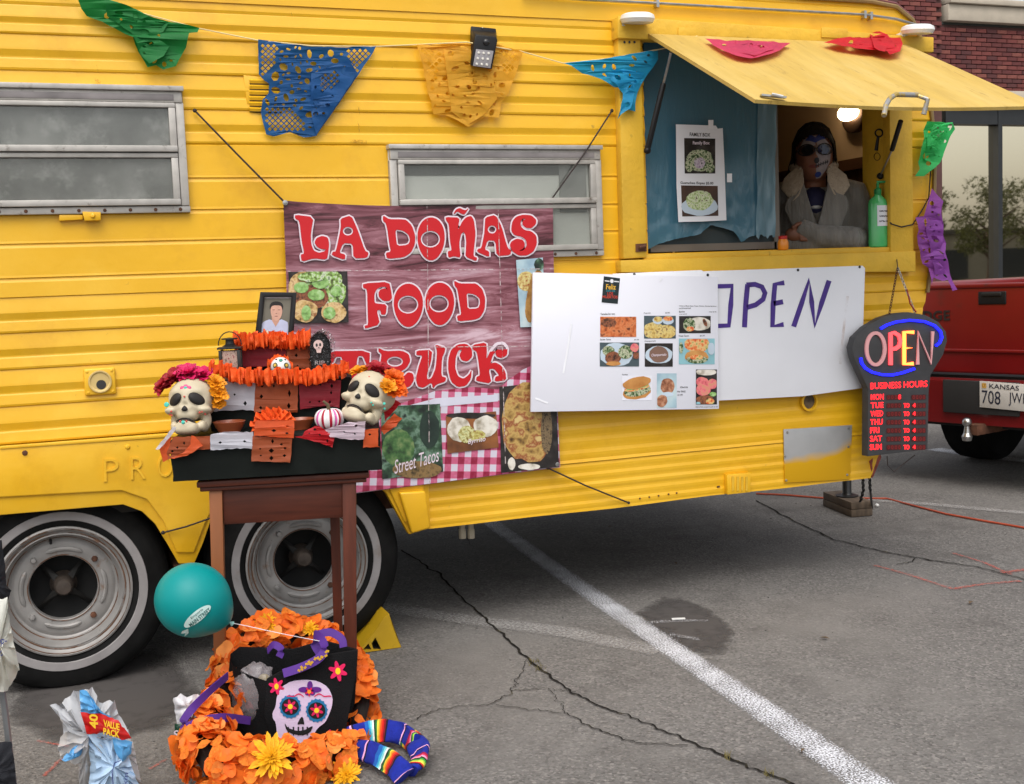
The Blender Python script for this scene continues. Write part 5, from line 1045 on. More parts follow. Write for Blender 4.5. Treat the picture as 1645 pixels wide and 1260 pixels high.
# ruffled crepe garlands
m_crepe = mat('orange_crepe', srgb(244, 96, 26), .65, var=.14, scale=20, bump=.4, bscale=70, transl=.22)
def ruffle(lab, P, h, seed, layers=2, amp=.016):
    q = MB()
    for ly in range(layers):
        L_ = [0]
        for a, b in zip(P, P[1:]): L_.append(L_[-1]+(b-a).length)
        def at(s):
            s *= L_[-1]
            for i in range(len(P)-1):
                if s <= L_[i+1]: return P[i].lerp(P[i+1], (s-L_[i])/(L_[i+1]-L_[i]))
            return P[-1]
        nf = int(L_[-1]/.011); N_ = nf*6
        def fn(u, v):
            c = at(u); ph = u*nf*2*math.pi*.8+5*nz(u*22, seed+ly); f = math.sin(ph)*amp*(.25+abs(v-.5)*1.6)*(1+.8*nz(u*35, v, seed+9))
            hh = h*(1+.55*nz(u*26, seed+ly*7)+.2*math.sin(ph*.5)); 
            return c + V((0, 0, (v-.5)*hh+ .006*nz(u*60, v*3, seed))) + (-AV)*(.014+ly*.014+f+.010*math.cos((v-.5)*3)) + AU*(.004*math.sin(ph*1.3))
        q.grid(fn, N_, 6)
    return tag(q.build('crepe_garland', m_crepe, None, smooth=.9), lab, 'garland', 'orange crepe garlands')
ruffle('orange crepe garland along the edge of the middle altar step', [TA(*p, .118) for p in [(338, 594), (356, 592), (385, 604), (412, 604), (440, 604), (470, 603), (500, 606), (520, 600), (548, 594), (560, 590)]], .044, 3)
ruffle('orange crepe garland along the edge of the top altar step', [TA(*p, .238) for p in [(376, 546), (400, 548), (430, 545), (462, 547), (480, 546), (502, 541)]], .046, 9)
ro = MB()
for k, (rx, ry) in enumerate(((34, 26), (26, 20), (17, 13), (8, 6))):
    nf = 15-3*k
    for m_ in range(2):
        def fn(u, v, k=k, m_=m_, rx=rx, ry=ry, nf=nf):
            a = math.pi*(1.12-1.24*u); ph = u*nf*2*math.pi+m_*2; f = 3.2*math.sin(ph)*(.3+v)
            r0 = .55+.55*v+.06*math.sin(ph*.5+k)
            return TA(440+rx*r0*math.cos(a)+f*.4*math.sin(a), 690-ry*r0*math.sin(a)*1.12-3*m_+f*.35, .045-.022*k-.008*m_)-AV*(.006*math.sin(ph)*(.4+v))
        ro.grid(fn, nf*8, 4)
tag(ro.build('crepe_rosette', m_crepe, None, smooth=.9), 'large orange crepe rosette at the centre front of the altar', 'paper flower')
ruffle('short orange crepe ruffle behind the small sugar skull', [TA(*p, .20) for p in [(430, 590), (440, 580), (452, 577), (464, 582), (470, 592)]], .032, 21, 1, .010)
# flowers of cloth petals
def flower_mb(c, nrm, r, m_n=3, n0=11, seed=0, cup=.5, wide=.42):
    q = MB(); z = V(nrm).normalized(); x = z.cross(V((.2, .3, 1))).normalized(); y = z.cross(x); rr = random.Random(seed)
    for ly in range(m_n):
        n = n0-ly*2; rl = r*(1-.24*ly); el = .10+cup*ly*.75
        for k in range(n):
            a = 2*math.pi*(k+.5*ly)/n+rr.uniform(-.15, .15); d = x*math.cos(a)+y*math.sin(a); e = z.cross(d); L_ = rl*rr.uniform(.85, 1.12); w = L_*wide; tl = el+rr.uniform(-.15, .2)
            D = d*math.cos(tl)+z*math.sin(tl); up = z*math.cos(tl)-d*math.sin(tl); b = V(c)+z*(.06*r*ly)
            q.add([b, b+D*L_*.45-e*w*.5+up*w*.18, b+D*L_*.5, b+D*L_*.45+e*w*.5+up*w*.18, b+D*L_*.85-e*w*.38+up*w*.22, b+D*L_*.88+up*w*.05, b+D*L_*.85+e*w*.38+up*w*.22, b+D*L_*1.02+up*w*.1], [(0, 1, 2), (0, 2, 3), (1, 4, 5, 2), (2, 5, 6, 3), (4, 7, 5), (5, 7, 6)])
    return q
fm = {'red': mat('red_petal', srgb(160, 18, 34), .6, var=.25, scale=30, transl=.15), 'pink': mat('magenta_petal', srgb(210, 26, 96), .6, var=.2, scale=30, transl=.15), 'yel': mat('yellow_petal', srgb(232, 152, 14), .6, var=.2, scale=30, transl=.15), 'org': mat('orange_petal', srgb(236, 104, 8), .6, var=.2, scale=30, transl=.2), 'gold': mat('gold_petal', srgb(238, 176, 16), .6, var=.2, scale=30, transl=.15)}
# ------------------------------------------------ painted skulls
m_bone = mat('bone_plastic', srgb(192, 180, 154), .5, var=.10, scale=10, dirt=[(srgb(150, 110, 80), .62, .8, 18.0)]); m_hole = mat('socket_black', (.012, .010, .009), .7)
def gdent(d, c, s): return math.exp(-((d-V(c).normalized()).length/s)**2)
def remesh_(o, vox):
    m = o.modifiers.new('r', 'REMESH'); m.mode = 'VOXEL'; m.voxel_size = vox; m.use_smooth_shade = True
    sm_ = o.modifiers.new('s', 'SMOOTH'); sm_.factor = .5; sm_.iterations = 5
def skull(lab, pos, R, s, flowers, paint, par_name='skull_ornament'):
    t = thing(par_name, lab, 'skull', pos, 'large painted skulls')
    X = lambda p: V(pos)+R @ (V(p)*s)
    def cf(d):
        k = 1.0
        for sx in (-1, 1): k -= .20*gdent(d, (.44*sx, -.86, -.08), .22); k += .05*gdent(d, (.5*sx, -.75, .25), .18); k += .09*gdent(d, (.62*sx, -.55, -.45), .25); k -= .06*gdent(d, (.95*sx, -.2, -.1), .3)
        k -= .13*gdent(d, (0, -.92, -.36), .12); k += .13*gdent(d, (0, -.72, -.72), .34)
        if d.z < -.45: k -= .12*(-.45-d.z)
        return k
    q = MB(); q.ell((0, 0, 0), (1, 1, 1), 48, 36, None, cf); q.v = [X((p.x*(.47-.09*max(0, -p.z)), p.y*.56+.02-.10*max(0, -p.z), p.z*(.46 if p.z > 0 else .44)+.70)) for p in q.v]
    def part(c_, r_, pw=1.0, fn_=None):
        e = MB(); e.ell((0, 0, 0), (1, 1, 1), 24, 16, None, fn_); sg = lambda a: math.copysign(abs(a)**pw, a)
        q.add([(0, 0, 0)]*0, []); k0 = len(q.v); q.add([X((c_[0]+sg(p.x)*r_[0], c_[1]+sg(p.y)*r_[1], c_[2]+sg(p.z)*r_[2])) for p in e.v], e.f)
    part((0, -.33, .40), (.21, .19, .15), .8)
    for sx in (-1, 1): part((sx*.30, -.30, .47), (.15, .17, .085)); part((sx*.29, -.10, .30), (.10, .13, .20))
    remesh_(q.build('cranium', m_bone, t), .0032*s/.15)
    q = MB(); part((0, -.40, .105), (.235, .21, .125), .72); part((0, -.50, .16), (.15, .12, .09), .8)
    for sx in (-1, 1): part((sx*.26, -.20, .17), (.085, .20, .11), .8)
    remesh_(q.build('jaw', m_bone, t), .0032*s/.15)
    for sx in (-1, 1):
        q = MB(); q.ell((0, 0, 0), (1, 1, 1), 18, 12); q.v = [X((sx*(.205+p.x*.135), -.455+p.y*.085+p.x*.09, .665+p.z*.115-.04*p.x)) for p in q.v]; q.build('eye_socket', m_hole, t)
    q = MB(); q.ell((0, 0, 0), (1, 1, 1), 12, 8); q.v = [X((p.x*(.055-.03*p.z), -.545+p.y*.04, .475+p.z*.055)) for p in q.v]; q.build('nose_hole', m_hole, t)
    q = MB(); q.ell((0, 0, 0), (1, 1, 1), 18, 10); q.v = [X((p.x*.185, -.42+p.y*.17, .252+p.z*.038-.05*p.x*p.x)) for p in q.v]; q.build('mouth_gap', mat('mouth_shadow_brown', srgb(58, 46, 38), .7), t)
    q = MB(); q.tube([X((x*.16, -.53-.04*(1-x*x), .285-.05*x*x)) for x in (-1, -.6, -.2, .2, .6, 1)], .012*s, 6); q.build('painted_lip', m_hole, t)
    for (x, z, r, c_) in paint:      # small painted dabs on the surface
        d = V((x/.50, -1, (z-.62)/.52)); 
        yy = -math.sqrt(max(.02, 1-min(.95, (x/.5)**2+((z-.62)/.52)**2)))*.58+.02-.012
        if z < .28: yy = -.63+.25*abs(x)
        elif z < .5: yy -= .03
        q = MB(); q.ell((0, 0, 0), (1, 1, 1), 10, 6); q.v = [X((x+p.x*r, yy+p.y*.012, z+p.z*r)) for p in q.v]; q.build('painted_dab', mat('dab_%d_%d_%d' % c_, srgb(*c_), .5), t)
    for (x, y, z, r, c_, sd_) in flowers:
        n_ = (R @ V((x*.9, -.75, z-.45))).normalized(); q = flower_mb(X((x*1.02, y-.06, z+.03)), n_, r*s*.95, 6, 15, sd_, .36, .6); q.build('cloth_flower', fm[c_], t)
    return t
TQ, PK, CR = (60, 180, 165), (214, 80, 130), (196, 70, 60)
RL = AR @ Matrix.Rotation(math.radians(-8), 3, 'Z') @ Matrix.Rotation(math.radians(-14), 3, 'X')
skull('painted bone-coloured skull wearing a red and magenta flower crown, left end of the altar', T(-.412, .045, Z1-.004), RL, .150,
      [(-.30, -.05, 1.10, .30, 'red', 1), (-.52, -.02, .98, .28, 'red', 7), (-.05, -.05, 1.18, .30, 'pink', 2), (.20, .0, 1.15, .26, 'pink', 3), (.47, -.05, .98, .22, 'yel', 4), (.52, -.05, .78, .22, 'yel', 5), (.50, .0, .60, .16, 'yel', 6)],
      [(0, .90, .05, PK), (-.07, .88, .04, PK), (.07, .88, .04, PK), (0, .88, .03, TQ), (-.42, .60, .05, TQ), (-.42, .50, .04, TQ), (-.33, .40, .025, CR), (-.28, .44, .02, CR), (-.29, .37, .02, CR), (.30, .42, .022, CR), (.34, .38, .02, CR), (.26, .40, .02, CR), (0, .70, .02, CR), (0, .20, .035, TQ), (-.06, .22, .02, CR), (.06, .22, .02, CR)])
RR = AR @ Matrix.Rotation(math.radians(-20), 3, 'Z') @ Matrix.Rotation(math.radians(-24), 3, 'X') @ Matrix.Rotation(math.radians(14), 3, 'Y')
skull('painted bone-coloured skull wearing an orange and yellow flower crown, right end of the altar', T(.070, .045, Z1-.002), RR, .150,
      [(-.38, -.05, 1.02, .20, 'yel', 11), (-.22, -.0, 1.12, .20, 'yel', 12), (-.02, .0, 1.18, .26, 'red', 13), (.14, .0, 1.16, .24, 'red', 14), (.38, -.02, 1.06, .26, 'org', 15), (.50, -.02, .86, .26, 'org', 16), (.40, -.2, .84, .20, 'yel', 17)],
      [(.30, .40, .02, TQ), (.34, .44, .02, TQ), (.27, .43, .018, TQ), (.44, .52, .03, TQ), (.45, .44, .025, TQ), (-.40, .42, .02, CR), (.05, .92, .02, CR)])
# ------------------------------------------------ small sugar skull on the middle step
ss = thing('sugar_skull', 'small white sugar skull with painted flower eyes on the middle altar step', 'skull', T(-.192, .165, Z2))
c = TA(451, 590, .165); q = MB(); q.ell(c, (.030, .030, .030), 24, 16, None, lambda d: 1-.10*max(0, -d.z)); q.build('head', mat('sugar_white', (.72, .72, .70), .5), ss)
for px, py, r_, cc in ((442, 587, .0085, (60, 66, 40)), (460, 587, .0085, (60, 66, 40)), (442, 587, .005, (206, 170, 60)), (460, 587, .005, (206, 170, 60)), (451, 579, .006, (40, 130, 110)), (444, 578, .003, (60, 40, 60)), (458, 578, .003, (60, 40, 60)), (451, 595, .0045, (70, 20, 70)), (447, 600, .002, (30, 20, 40)), (455, 600, .002, (30, 20, 40))):
    d = ray(px, py); oc = CAM-c; b_ = d.dot(oc); a_ = d.dot(d); cc_ = oc.dot(oc)-.0302**2; dd = b_*b_-a_*cc_
    if dd > 0:
        p = CAM+d*((-b_-math.sqrt(dd))/a_); q = MB(); q.lathe([(r_, 0), (r_*.9, .0008 if r_ > .006 else .0014), (0, .001 if r_ > .006 else .0016)], p, (p-c), 12); q.build('painted_mark', mat('mark_%d_%d_%d' % cc, srgb(*cc), .5), ss)
# ------------------------------------------------ little skull ornament behind the top garland
q = MB(); q.ell(TA(427, 539, .27), (.014, .016, .016), 16, 12); o_ = tag(q.build('skull_bead', m_bone), 'tiny bone-coloured skull peeping over the top garland', 'skull')
for px in (423, 430):
    q = MB(); q.ell(TA(px, 540, .256), (.003, .003, .004), 8, 6); q.build('eye_socket', m_hole, o_)
# ------------------------------------------------ framed portrait
FQ = lambda P: crop(P, 340, 460, 7.152)
pf = thing('picture_frame', 'black picture frame with a portrait in a white shirt, on the top altar step', 'picture frame', TA(440, 552, .29))
fv = .285
q = MB(); q.flat([onA(FQ([(558, 66), (975, 72), (930, 690), (480, 690)]), fv), onA(FQ([(605, 125), (915, 125), (875, 620), (560, 620)]), fv)], AV*.016); q.build('frame', m_black, pf, bevel=.002)
def fp(nm, pp, dv, m): q = MB(); q.flat([onA(FQ(pp), fv+.010-dv)]); return q.build(nm, m, pf, smooth=0)
fp('photograph', [(600, 115), (920, 115), (880, 630), (555, 630)], 0, mat('portrait_backdrop', srgb(112, 108, 96), .35, var=.25, scale=6))
fp('mount_edge', [(606, 121), (916, 121), (915, 138), (604, 138)], .0006, m_paper)
fp('printed_shirt', chaikin([(565, 620), (568, 440), (600, 405), (680, 375), (730, 440), (790, 375), (850, 400), (882, 420), (872, 620)], 1), .0006, mat('print_shirt', srgb(186, 192, 218), .4, var=.1, scale=30))
fp('printed_neck', [(690, 360), (780, 360), (778, 400), (735, 465), (695, 400)], .0010, mat('print_skin', srgb(196, 150, 130), .4))
fp('printed_hair', chaikin([(668, 270), (665, 220), (690, 185), (745, 172), (800, 185), (825, 225), (815, 280)], 1), .0012, mat('print_hair', srgb(34, 28, 28), .4))
fp('printed_face', chaikin([(678, 250), (700, 222), (790, 220), (808, 250), (812, 300), (795, 360), (762, 395), (730, 400), (698, 370), (678, 310)], 1), .0016, mat('print_skin_face', srgb(206, 160, 140), .4, var=.1, scale=80))
for a in ((712, 272, 16, 4), (775, 272, 16, 4), (742, 345, 20, 4), (743, 315, 9, 4)): fp('printed_feature', oval(*a, 10), .0020, mat('print_feature', srgb(120, 74, 62), .5))
# ------------------------------------------------ lantern
ln = thing('lantern', 'small black metal lantern with patterned glass on the left of the middle altar step', 'lantern', T(-.338, .165, Z2))
lu, lv = TA(371.5, 590, .165), .165; lu = (lu-AO).dot(AU); zt = TA(371, 560, .165).z
def lb_(nm, u, v, z, d, m, par=ln, bev=.0008): q = MB(); q.box(T(u, v, z), d, AR); return q.build(nm, m, par, bevel=bev)
lb_('base', lu, lv, Z2+.004, (.064, .060, .008), m_blackmetal); lb_('roof', lu, lv, zt+.002, (.070, .066, .006), m_blackmetal)
for a in (-1, 1):
    for b in (-1, 1): lb_('corner_post', lu+a*.027, lv+b*.025, (Z2+zt)/2, (.009, .009, zt-Z2-.008), m_blackmetal)
for a in (-1, 1):
    lb_('pane', lu, lv+a*.024, (Z2+zt)/2, (.044, .002, zt-Z2-.012), food('lantern_pane', [srgb(60, 40, 40), srgb(150, 124, 110), srgb(176, 150, 136), srgb(120, 50, 50)], 120)); lb_('pane', lu+a*.027, lv, (Z2+zt)/2, (.002, .040, zt-Z2-.012), mat('lantern_clear', srgb(190, 170, 140), .3, var=.1))
q = MB(); q.lathe([(.026, 0), (.014, .008), (.012, .022), (.024, .022), (.024, .026), (.0, .028)], T(lu, lv, zt+.005), (0, 0, 1), 16); q.build('chimney', m_blackmetal, ln)
q = MB(); q.tube([T(lu+.034*math.cos(t), lv, zt+.010+.040*math.sin(t)) for t in [math.pi*i/12 for i in range(13)]], .0016, 6); q.build('handle', m_blackmetal, ln)
# ------------------------------------------------ tinsel tombstone
tm_ = thing('tinsel_tombstone', 'black tombstone ornament with a skull face edged in silver tinsel', 'ornament', T(-.03, .18, Z2))
TS = lambda P: crop(P, 340, 460, 7.152)
arch = [(1150, 945), (1130, 840), (1125, 700), (1140, 600), (1190, 550), (1250, 535), (1310, 560), (1355, 640), (1370, 760), (1365, 930)]
q = MB(); q.flat([onA(TS(arch), .185)], AV*.02); q.build('slab', mat('black_tinsel', (.015, .015, .016), .35, var=.6, scale=90, bump=1.0, bscale=300, dirt=[((.40, .40, .42), .60, .66, 190.0)]), tm_)
tin = MB(); tb_ = MB(); rr = random.Random(4)
for k in range(420):
    i = rr.uniform(3, 9); a, b = arch[int(i)], arch[min(9, int(i)+1)]; f = i-int(i); px, py = TS([(lerp(a[0], b[0], f)+rr.uniform(0, 60), lerp(a[1], b[1], f)+rr.uniform(-40, 0))])[0]
    p = TA(px, py, rr.uniform(.19, .225)); d = V((rr.uniform(-1, 1), rr.uniform(-1, 1), rr.uniform(-1, 1))).normalized(); e = d.cross(V((rr.random(), rr.random(), 1))).normalized(); tin.add([p-d*.006, p+e*.0012, p+d*.007], [(0, 1, 2)])
for k in range(380):
    i = rr.uniform(0, 9); a, b = arch[int(i)], arch[min(9, int(i)+1)]; f = i-int(i); px, py = TS([(lerp(a[0], b[0], f)+rr.uniform(-16, 16), lerp(a[1], b[1], f)+rr.uniform(-16, 16))])[0]
    p = TA(px, py, rr.uniform(.170, .19)); d = V((rr.uniform(-1, 1), rr.uniform(-1, 1), rr.uniform(-1, 1))).normalized(); e = d.cross(V((rr.random(), rr.random(), 1))).normalized(); tb_.add([p-d*.006, p+e*.0014, p+d*.007], [(0, 1, 2)])
tin.build('silver_tinsel', mat('silver_tinsel', (.62, .62, .64), .2, metal=.9, var=.3, scale=200), tm_, smooth=0)['kind'] = 'stuff'; tb_.build('black_tinsel', mat('black_foil', (.012, .012, .013), .25), tm_, smooth=0)['kind'] = 'stuff'
q = MB(); q.flat([onA(TS(oval(1225, 675, 56, 58, 20)), .178)], AV*.004); sk_ = q.build('skull_face', mat('pale_pinkish', srgb(214, 186, 180), .5), tm_)
q = MB(); q.flat([onA(TS([(1195, 715), (1262, 715), (1255, 765), (1210, 765)]), .178)], AV*.004); q.build('skull_jaw', MATS['pale_pinkish'], tm_)
for a in ((1207, 677, 13, 20), (1246, 672, 13, 20), (1232, 705, 6, 9)): q = MB(); q.flat([onA(TS(oval(*a, 12)), .1775)]); q.build('painted_socket', m_ink, sk_, smooth=0)
q = MB(); o_ = TA(*TS([(1185, 905)])[0], .175); put_text(q, 'RIP', o_, TA(*TS([(1300, 905)])[0], .175)-o_, TA(*TS([(1185, 855)])[0], .175)-o_, .02); q.build('lettering', MATS['silver_tinsel'], tm_, smooth=0)
# ------------------------------------------------ clay bowls and pumpkin
m_clay = mat('terracotta', srgb(138, 70, 40), .4, var=.2, scale=14, coat=.3); m_claydk = mat('burnt_clay', srgb(46, 34, 28), .5, var=.4, scale=14)
def bowl(lab, c, r, h, m): q = MB(); q.lathe([(.0, .004), (r*.55, .002), (r*.62, .0), (r*.62, .001), (r*.85, h*.55), (r, h), (r*.94, h*1.02), (r*.80, h*.6), (r*.5, .010), (0, .009)], c, (0, 0, 1), 28); return tag(q.build('clay_bowl', m), lab, 'bowl', 'small clay bowls on the altar')
bowl('brown glazed clay bowl between the left skull and the rosette', T((TA(369, 685, .05)-AO).dot(AU), .045, Z1+.001), .047, .034, m_clay)
bowl('brown glazed clay bowl between the rosette and the striped pumpkin', T((TA(482, 684, .06)-AO).dot(AU), .055, Z1+.001), .045, .030, m_clay)
bowl('dark burnt clay bowl beside the lantern', T((TA(408, 594, .165)-AO).dot(AU), .175, Z2+.001), .042, .026, m_claydk)
bowl('brown clay bowl in front of the tinsel tombstone', T((TA(493, 596, .155)-AO).dot(AU), .160, Z2+.001), .032, .022, m_clay)
pk = thing('striped_pumpkin', 'small white pumpkin with pink and red painted stripes beside the right skull', 'pumpkin', TA(529, 688, .0))
pc = T((TA(529, 672, .0)-AO).dot(AU), .0, Z1+.033)
pm = [mat('pumpkin_white', (.74, .72, .72), .45, var=.05), mat('pumpkin_crimson', srgb(160, 20, 50), .45), mat('pumpkin_pink', srgb(206, 96, 160), .45)]
q = MB(); NS_ = 64
def pkf(u, v):
    a = 2*math.pi*u; b = math.pi*v; rb = abs(math.sin(a*5)); r = .043*(.86+.14*rb**.6)*math.sin(b)**.8; z = .033*math.cos(b)-(.010*math.exp(-((b)/.35)**2)); return pc+V((r*math.cos(a), r*math.sin(a), z))
q.grid(pkf, NS_, 18, True)
st_ = {}
for i in range(NS_):
    a = (i/NS_*360) % 360; st_[i] = 1 if min(abs(a-226), abs(a-262), abs(a-300)) < 6 else 2 if min(abs(a-285), abs(a-318), abs(a-200)) < 7 else 0
q.m = [st_[i] for j in range(18) for i in range(NS_)]
q.build('shell', pm, pk); q = MB(); q.tube([pc+V((0, 0, .024)), pc+V((-.003, -.004, .040)), pc+V((-.016, -.006, .052))], [.006, .005, .0035], 8); q.build('stem', mat('pumpkin_stem', srgb(96, 84, 60), .8, var=.2), pk)
# ================================================================ on the ground in front
# ------------------------------------------------ low black box with the petal garland
bx_ = thing('cloth_box', 'low black cloth-covered box under the table, hidden in orange petals', 'box', T(-.17, -.06, 0))
q = MB(); q.box(T(-.185, .02, .075), (.33, .24, .15), AR); q.build('cover', m_blk, bx_, bevel=.01, seg=3)
gar = thing('petal_garland', 'thick garland of orange cloth petals heaped round the foot of the table', 'garland', T(-.17, -.25, 0))
pm_ = []
for k in range(5):
    r = random.Random(40+k); q = MB(); w = r.uniform(.9, 1.1)
    def pf_(u, v):
        a = u*2*math.pi; rad = v*.0215*(1+.12*math.cos(a+1)+.10*math.sin(3*a+k)); x, y = rad*math.cos(a)*w, rad*math.sin(a)*1.1
        return V((x, y, 9*(x*x)+6*y*y*(1 if y > 0 else -.5)+.002*math.sin(3*a+k)*v))
    q.grid(pf_, 12, 3, True); me_o = q.build('petal', mat('petal_orange', srgb(252, 132, 36), .7, var=.22, scale=60, transl=.28, bump=.6, bscale=160) if k % 3 == 1 else mat('petal_pale_orange', srgb(255, 150, 66), .62, var=.2, scale=45, transl=.25) if k % 3 == 2 else mat('petal_deep_orange', srgb(246, 112, 24), .62, var=.16, scale=45, transl=.25), None, smooth=1.2); pm_.append(me_o.data); bpy.data.objects.remove(me_o)
loop = [(W(368, 1066, -.62), .052), (W(395, 1028, -.585), .05), (W(450, 1012, -.57), .05), (W(505, 1022, -.58), .048), (W(548, 1050, -.62), .045), (W(576, 1085, -.66), .042), (W(582, 1130, -.74), .045), (W(570, 1188, -.90), .040), (W(540, 1222, -1.02), .055), (W(475, 1234, -1.08), .062), (W(410, 1234, -1.10), .064), (W(340, 1230, -1.08), .062), (W(322, 1200, -.99), .055), (W(345, 1150, -.86), .050), (W(366, 1105, -.72), .045)]
gl = MB(); gl.tube([p for p, r in loop], [r*.5 for p, r in loop], 10, closed=True)
for p in gl.v: p.z = max(p.z, .004)
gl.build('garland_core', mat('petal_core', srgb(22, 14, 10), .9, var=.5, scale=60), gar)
n = len(loop); NP = 300; cnt = 0; stuffp = MB(); tries = 0
def place(M_, stuff, i):
    if stuff:
        me = pm_[i % 5]; stuffp.add([M_ @ v.co for v in me.vertices], [list(p.vertices) for p in me.polygons])
    else:
        o = bpy.data.objects.new('petal', pm_[i % 5]); COL.objects.link(o); o.parent = gar; o.matrix_local = Matrix.Translation(-gar.location) @ M_
pr = random.Random(77)
for i in range(820):
    s = pr.uniform(0, n)
    if i < NP: s = pr.choice([pr.uniform(7.5, 13), pr.uniform(7.5, 13), pr.uniform(12.5, 20.5)]) % n
    a = int(s); f = s-a; c = loop[a][0].lerp(loop[(a+1) % n][0], f); r = lerp(loop[a][1], loop[(a+1) % n][1], f); t = (loop[(a+1) % n][0]-loop[a][0]).normalized()
    ph = pr.uniform(0, 2*math.pi); x = t.cross(V((0, 0, 1))).normalized(); y = x.cross(t)
    d = x*math.cos(ph)+y*math.sin(ph)
    vis = d.dot((CAM-c).normalized())
    if i < NP and vis < -.1: d = -d
    p = c+d*r*pr.uniform(.70, 1.2); p.z = max(p.z, .012)
    nn = (d+V((pr.uniform(-1, 1), pr.uniform(-1, 1), pr.uniform(-.5, .9)))*.55).normalized()
    R = nn.to_track_quat('Z', 'Y').to_matrix() @ Matrix.Rotation(pr.uniform(0, 6.28), 3, 'Z'); sc = pr.uniform(.75, 1.2)
    place(Matrix.Translation(p) @ R.to_4x4() @ Matrix.Scale(sc, 4), i >= NP, i)
so = stuffp.build('petals', [mat('petal_orange2', srgb(248, 118, 28), .62, var=.2, scale=45, transl=.25)], gar, smooth=1.2); so['kind'] = 'stuff'
for px, py, Y, r, c_, sd_, lab in ((437, 1218, -1.165, .060, 'gold', 31, 'big golden cloth flower in front on the petal garland'), (556, 1246, -1.10, .045, 'gold', 32, 'yellow spidery cloth flower at the right foot of the petal garland'), (428, 1001, -.60, .036, 'gold', 33, 'yellow cloth flower on top of the petals behind the tote bag'), (498, 1010, -.62, .026, 'gold', 34, 'small yellow cloth flower beside the purple bag strap'), (332, 1138, -.90, .034, 'org', 35, 'dark orange cloth flower at the left of the tote bag')):
    c = W(px, py, Y); nrm = (CAM-c).normalized()+V((0, 0, .5)); q = MB()
    f1 = flower_mb(c, nrm, r, 8, 22, sd_, .30, .24); tag(f1.build('cloth_flower', fm[c_]), lab, 'flower', 'cloth flowers on the garland')
# ------------------------------------------------ tote bag
bag = thing('tote_bag', 'black felt tote bag with a sugar skull face, leaning in the orange petals', 'bag', TA(490, 1196, -.18))
m_felt = mat('black_felt', (.010, .010, .011), .95, var=.3, bump=.3, bscale=200, spec=.1)
bv = -.19
def onB(pp, dv=0.0): return [TA(px, py, bv-dv) for px, py in pp]
q = MB(); q.flat([onB([(428, 1092), (450, 1080), (490, 1066), (530, 1052), (575, 1045), (571, 1090), (560, 1150), (551, 1196), (500, 1202), (440, 1196), (424, 1150)])], AV*.012); q.build('front_panel', m_felt, bag, bevel=.002)
q = MB(); q.flat([[TA(px, py, bv+.10) for px, py in [(370, 1052), (384, 1041), (430, 1042), (470, 1044), (520, 1030), (575, 1045), (570, 1130), (550, 1190), (440, 1185), (388, 1166), (362, 1140), (366, 1090)]]], AV*.012); q.build('back_panel', m_felt, bag, bevel=.002)
def side(u, v): a = TA(lerp(370, 386, v), lerp(1054, 1166, v), bv+.10); b = TA(lerp(428, 440, v), lerp(1094, 1196, v), bv); return a.lerp(b, u)-AU*(.030*math.sin(math.pi*u))*(1-.3*v)
q = MB(); q.grid(side, 8, 10); q.build('side_gusset', m_felt, bag)
def felt(c): return mat('felt_%d_%d_%d' % c, srgb(*c), .9, var=.08, bump=.15, bscale=150)
SK = lambda P: crop(P, 230, 880, 3.315)
q = MB(); q.flat([onB(SK(chaikin([(712, 985), (706, 930), (690, 910), (688, 880), (705, 850), (712, 790), (735, 745), (790, 712), (860, 705), (930, 712), (985, 745), (1010, 800), (1005, 850), (985, 900), (970, 930), (930, 960), (905, 1000), (890, 1040), (720, 1040)], 1)), .004)], AV*.004); face_ = q.build('skull_face', felt((206, 188, 216)), bag)
def fb(nm, pp, dv, c, par=face_): q = MB(); q.flat([onB(SK(pp), dv)], AV*.0012); return q.build(nm, felt(c), par, smooth=.4)
def petal5(cx, cy, r, n=6, k=.35): return [(cx+r*(1+k*math.cos(n*t))/(1+k)*math.cos(t+.3), cy+r*(1+k*math.cos(n*t))/(1+k)*1.08*math.sin(t+.3)) for t in [2*math.pi*i/48 for i in range(48)]]
for ex, ey in ((783, 847), (924, 868)):
    fb('eye_ring', petal5(ex, ey, 60, 16, .06), .006, (24, 110, 160)); fb('eye_disc', oval(ex, ey, 46, 44), .0075, (20, 18, 20)); fb('eye_flower', petal5(ex, ey, 36, 6, .4), .009, (206, 24, 84)); fb('eye_centre', oval(ex, ey, 13, 13), .0105, (232, 206, 40))
fb('nose', chaikin([(818, 945), (838, 905), (850, 900), (860, 945), (842, 938)], 1), .006, (14, 12, 14))
fb('mouth', chaikin([(752, 930), (768, 960), (820, 978), (862, 972), (890, 955), (905, 950), (890, 985), (850, 1000), (800, 995), (762, 975)], 1), .006, (14, 12, 14))
for x in (772, 800, 826, 850, 874): fb('tooth_line', [(x-4, 955), (x+4, 955), (x+3, 1000), (x-3, 1000)], .0066, (14, 12, 14))
for a, ln_ in ((0, 62), (math.pi, 62), (-math.pi/2, 46), (.9, 36), (math.pi-.9, 36)):
    fb('brow_petal', oval(888+.5*ln_*math.cos(a), 757+.5*ln_*math.sin(a), ln_*.5, 15, 16, 0, a), .006, (92, 30, 130))
fb('brow_petal', petal5(884, 768, 24, 5, .5), .0072, (206, 24, 84)); fb('brow_centre', oval(884, 768, 10, 10), .0085, (232, 150, 40))
for dx in (-1, 1):
    P_ = [(883+dx*(28+i*9), 795-abs(math.sin(i*.55))*16*(1 if i < 7 else .3)) for i in range(11)]
    q = MB(); P2 = SK(P_); n_ = len(P2)
    vs_ = onB([(x, y-1.0) for x, y in P2], .0062)+onB([(x, y+1.0) for x, y in P2], .0062); q.add(vs_, [(i, i+1, n_+i+1, n_+i) for i in range(n_-1)]); q.build('curl', felt((206, 24, 84)), face_, smooth=0)
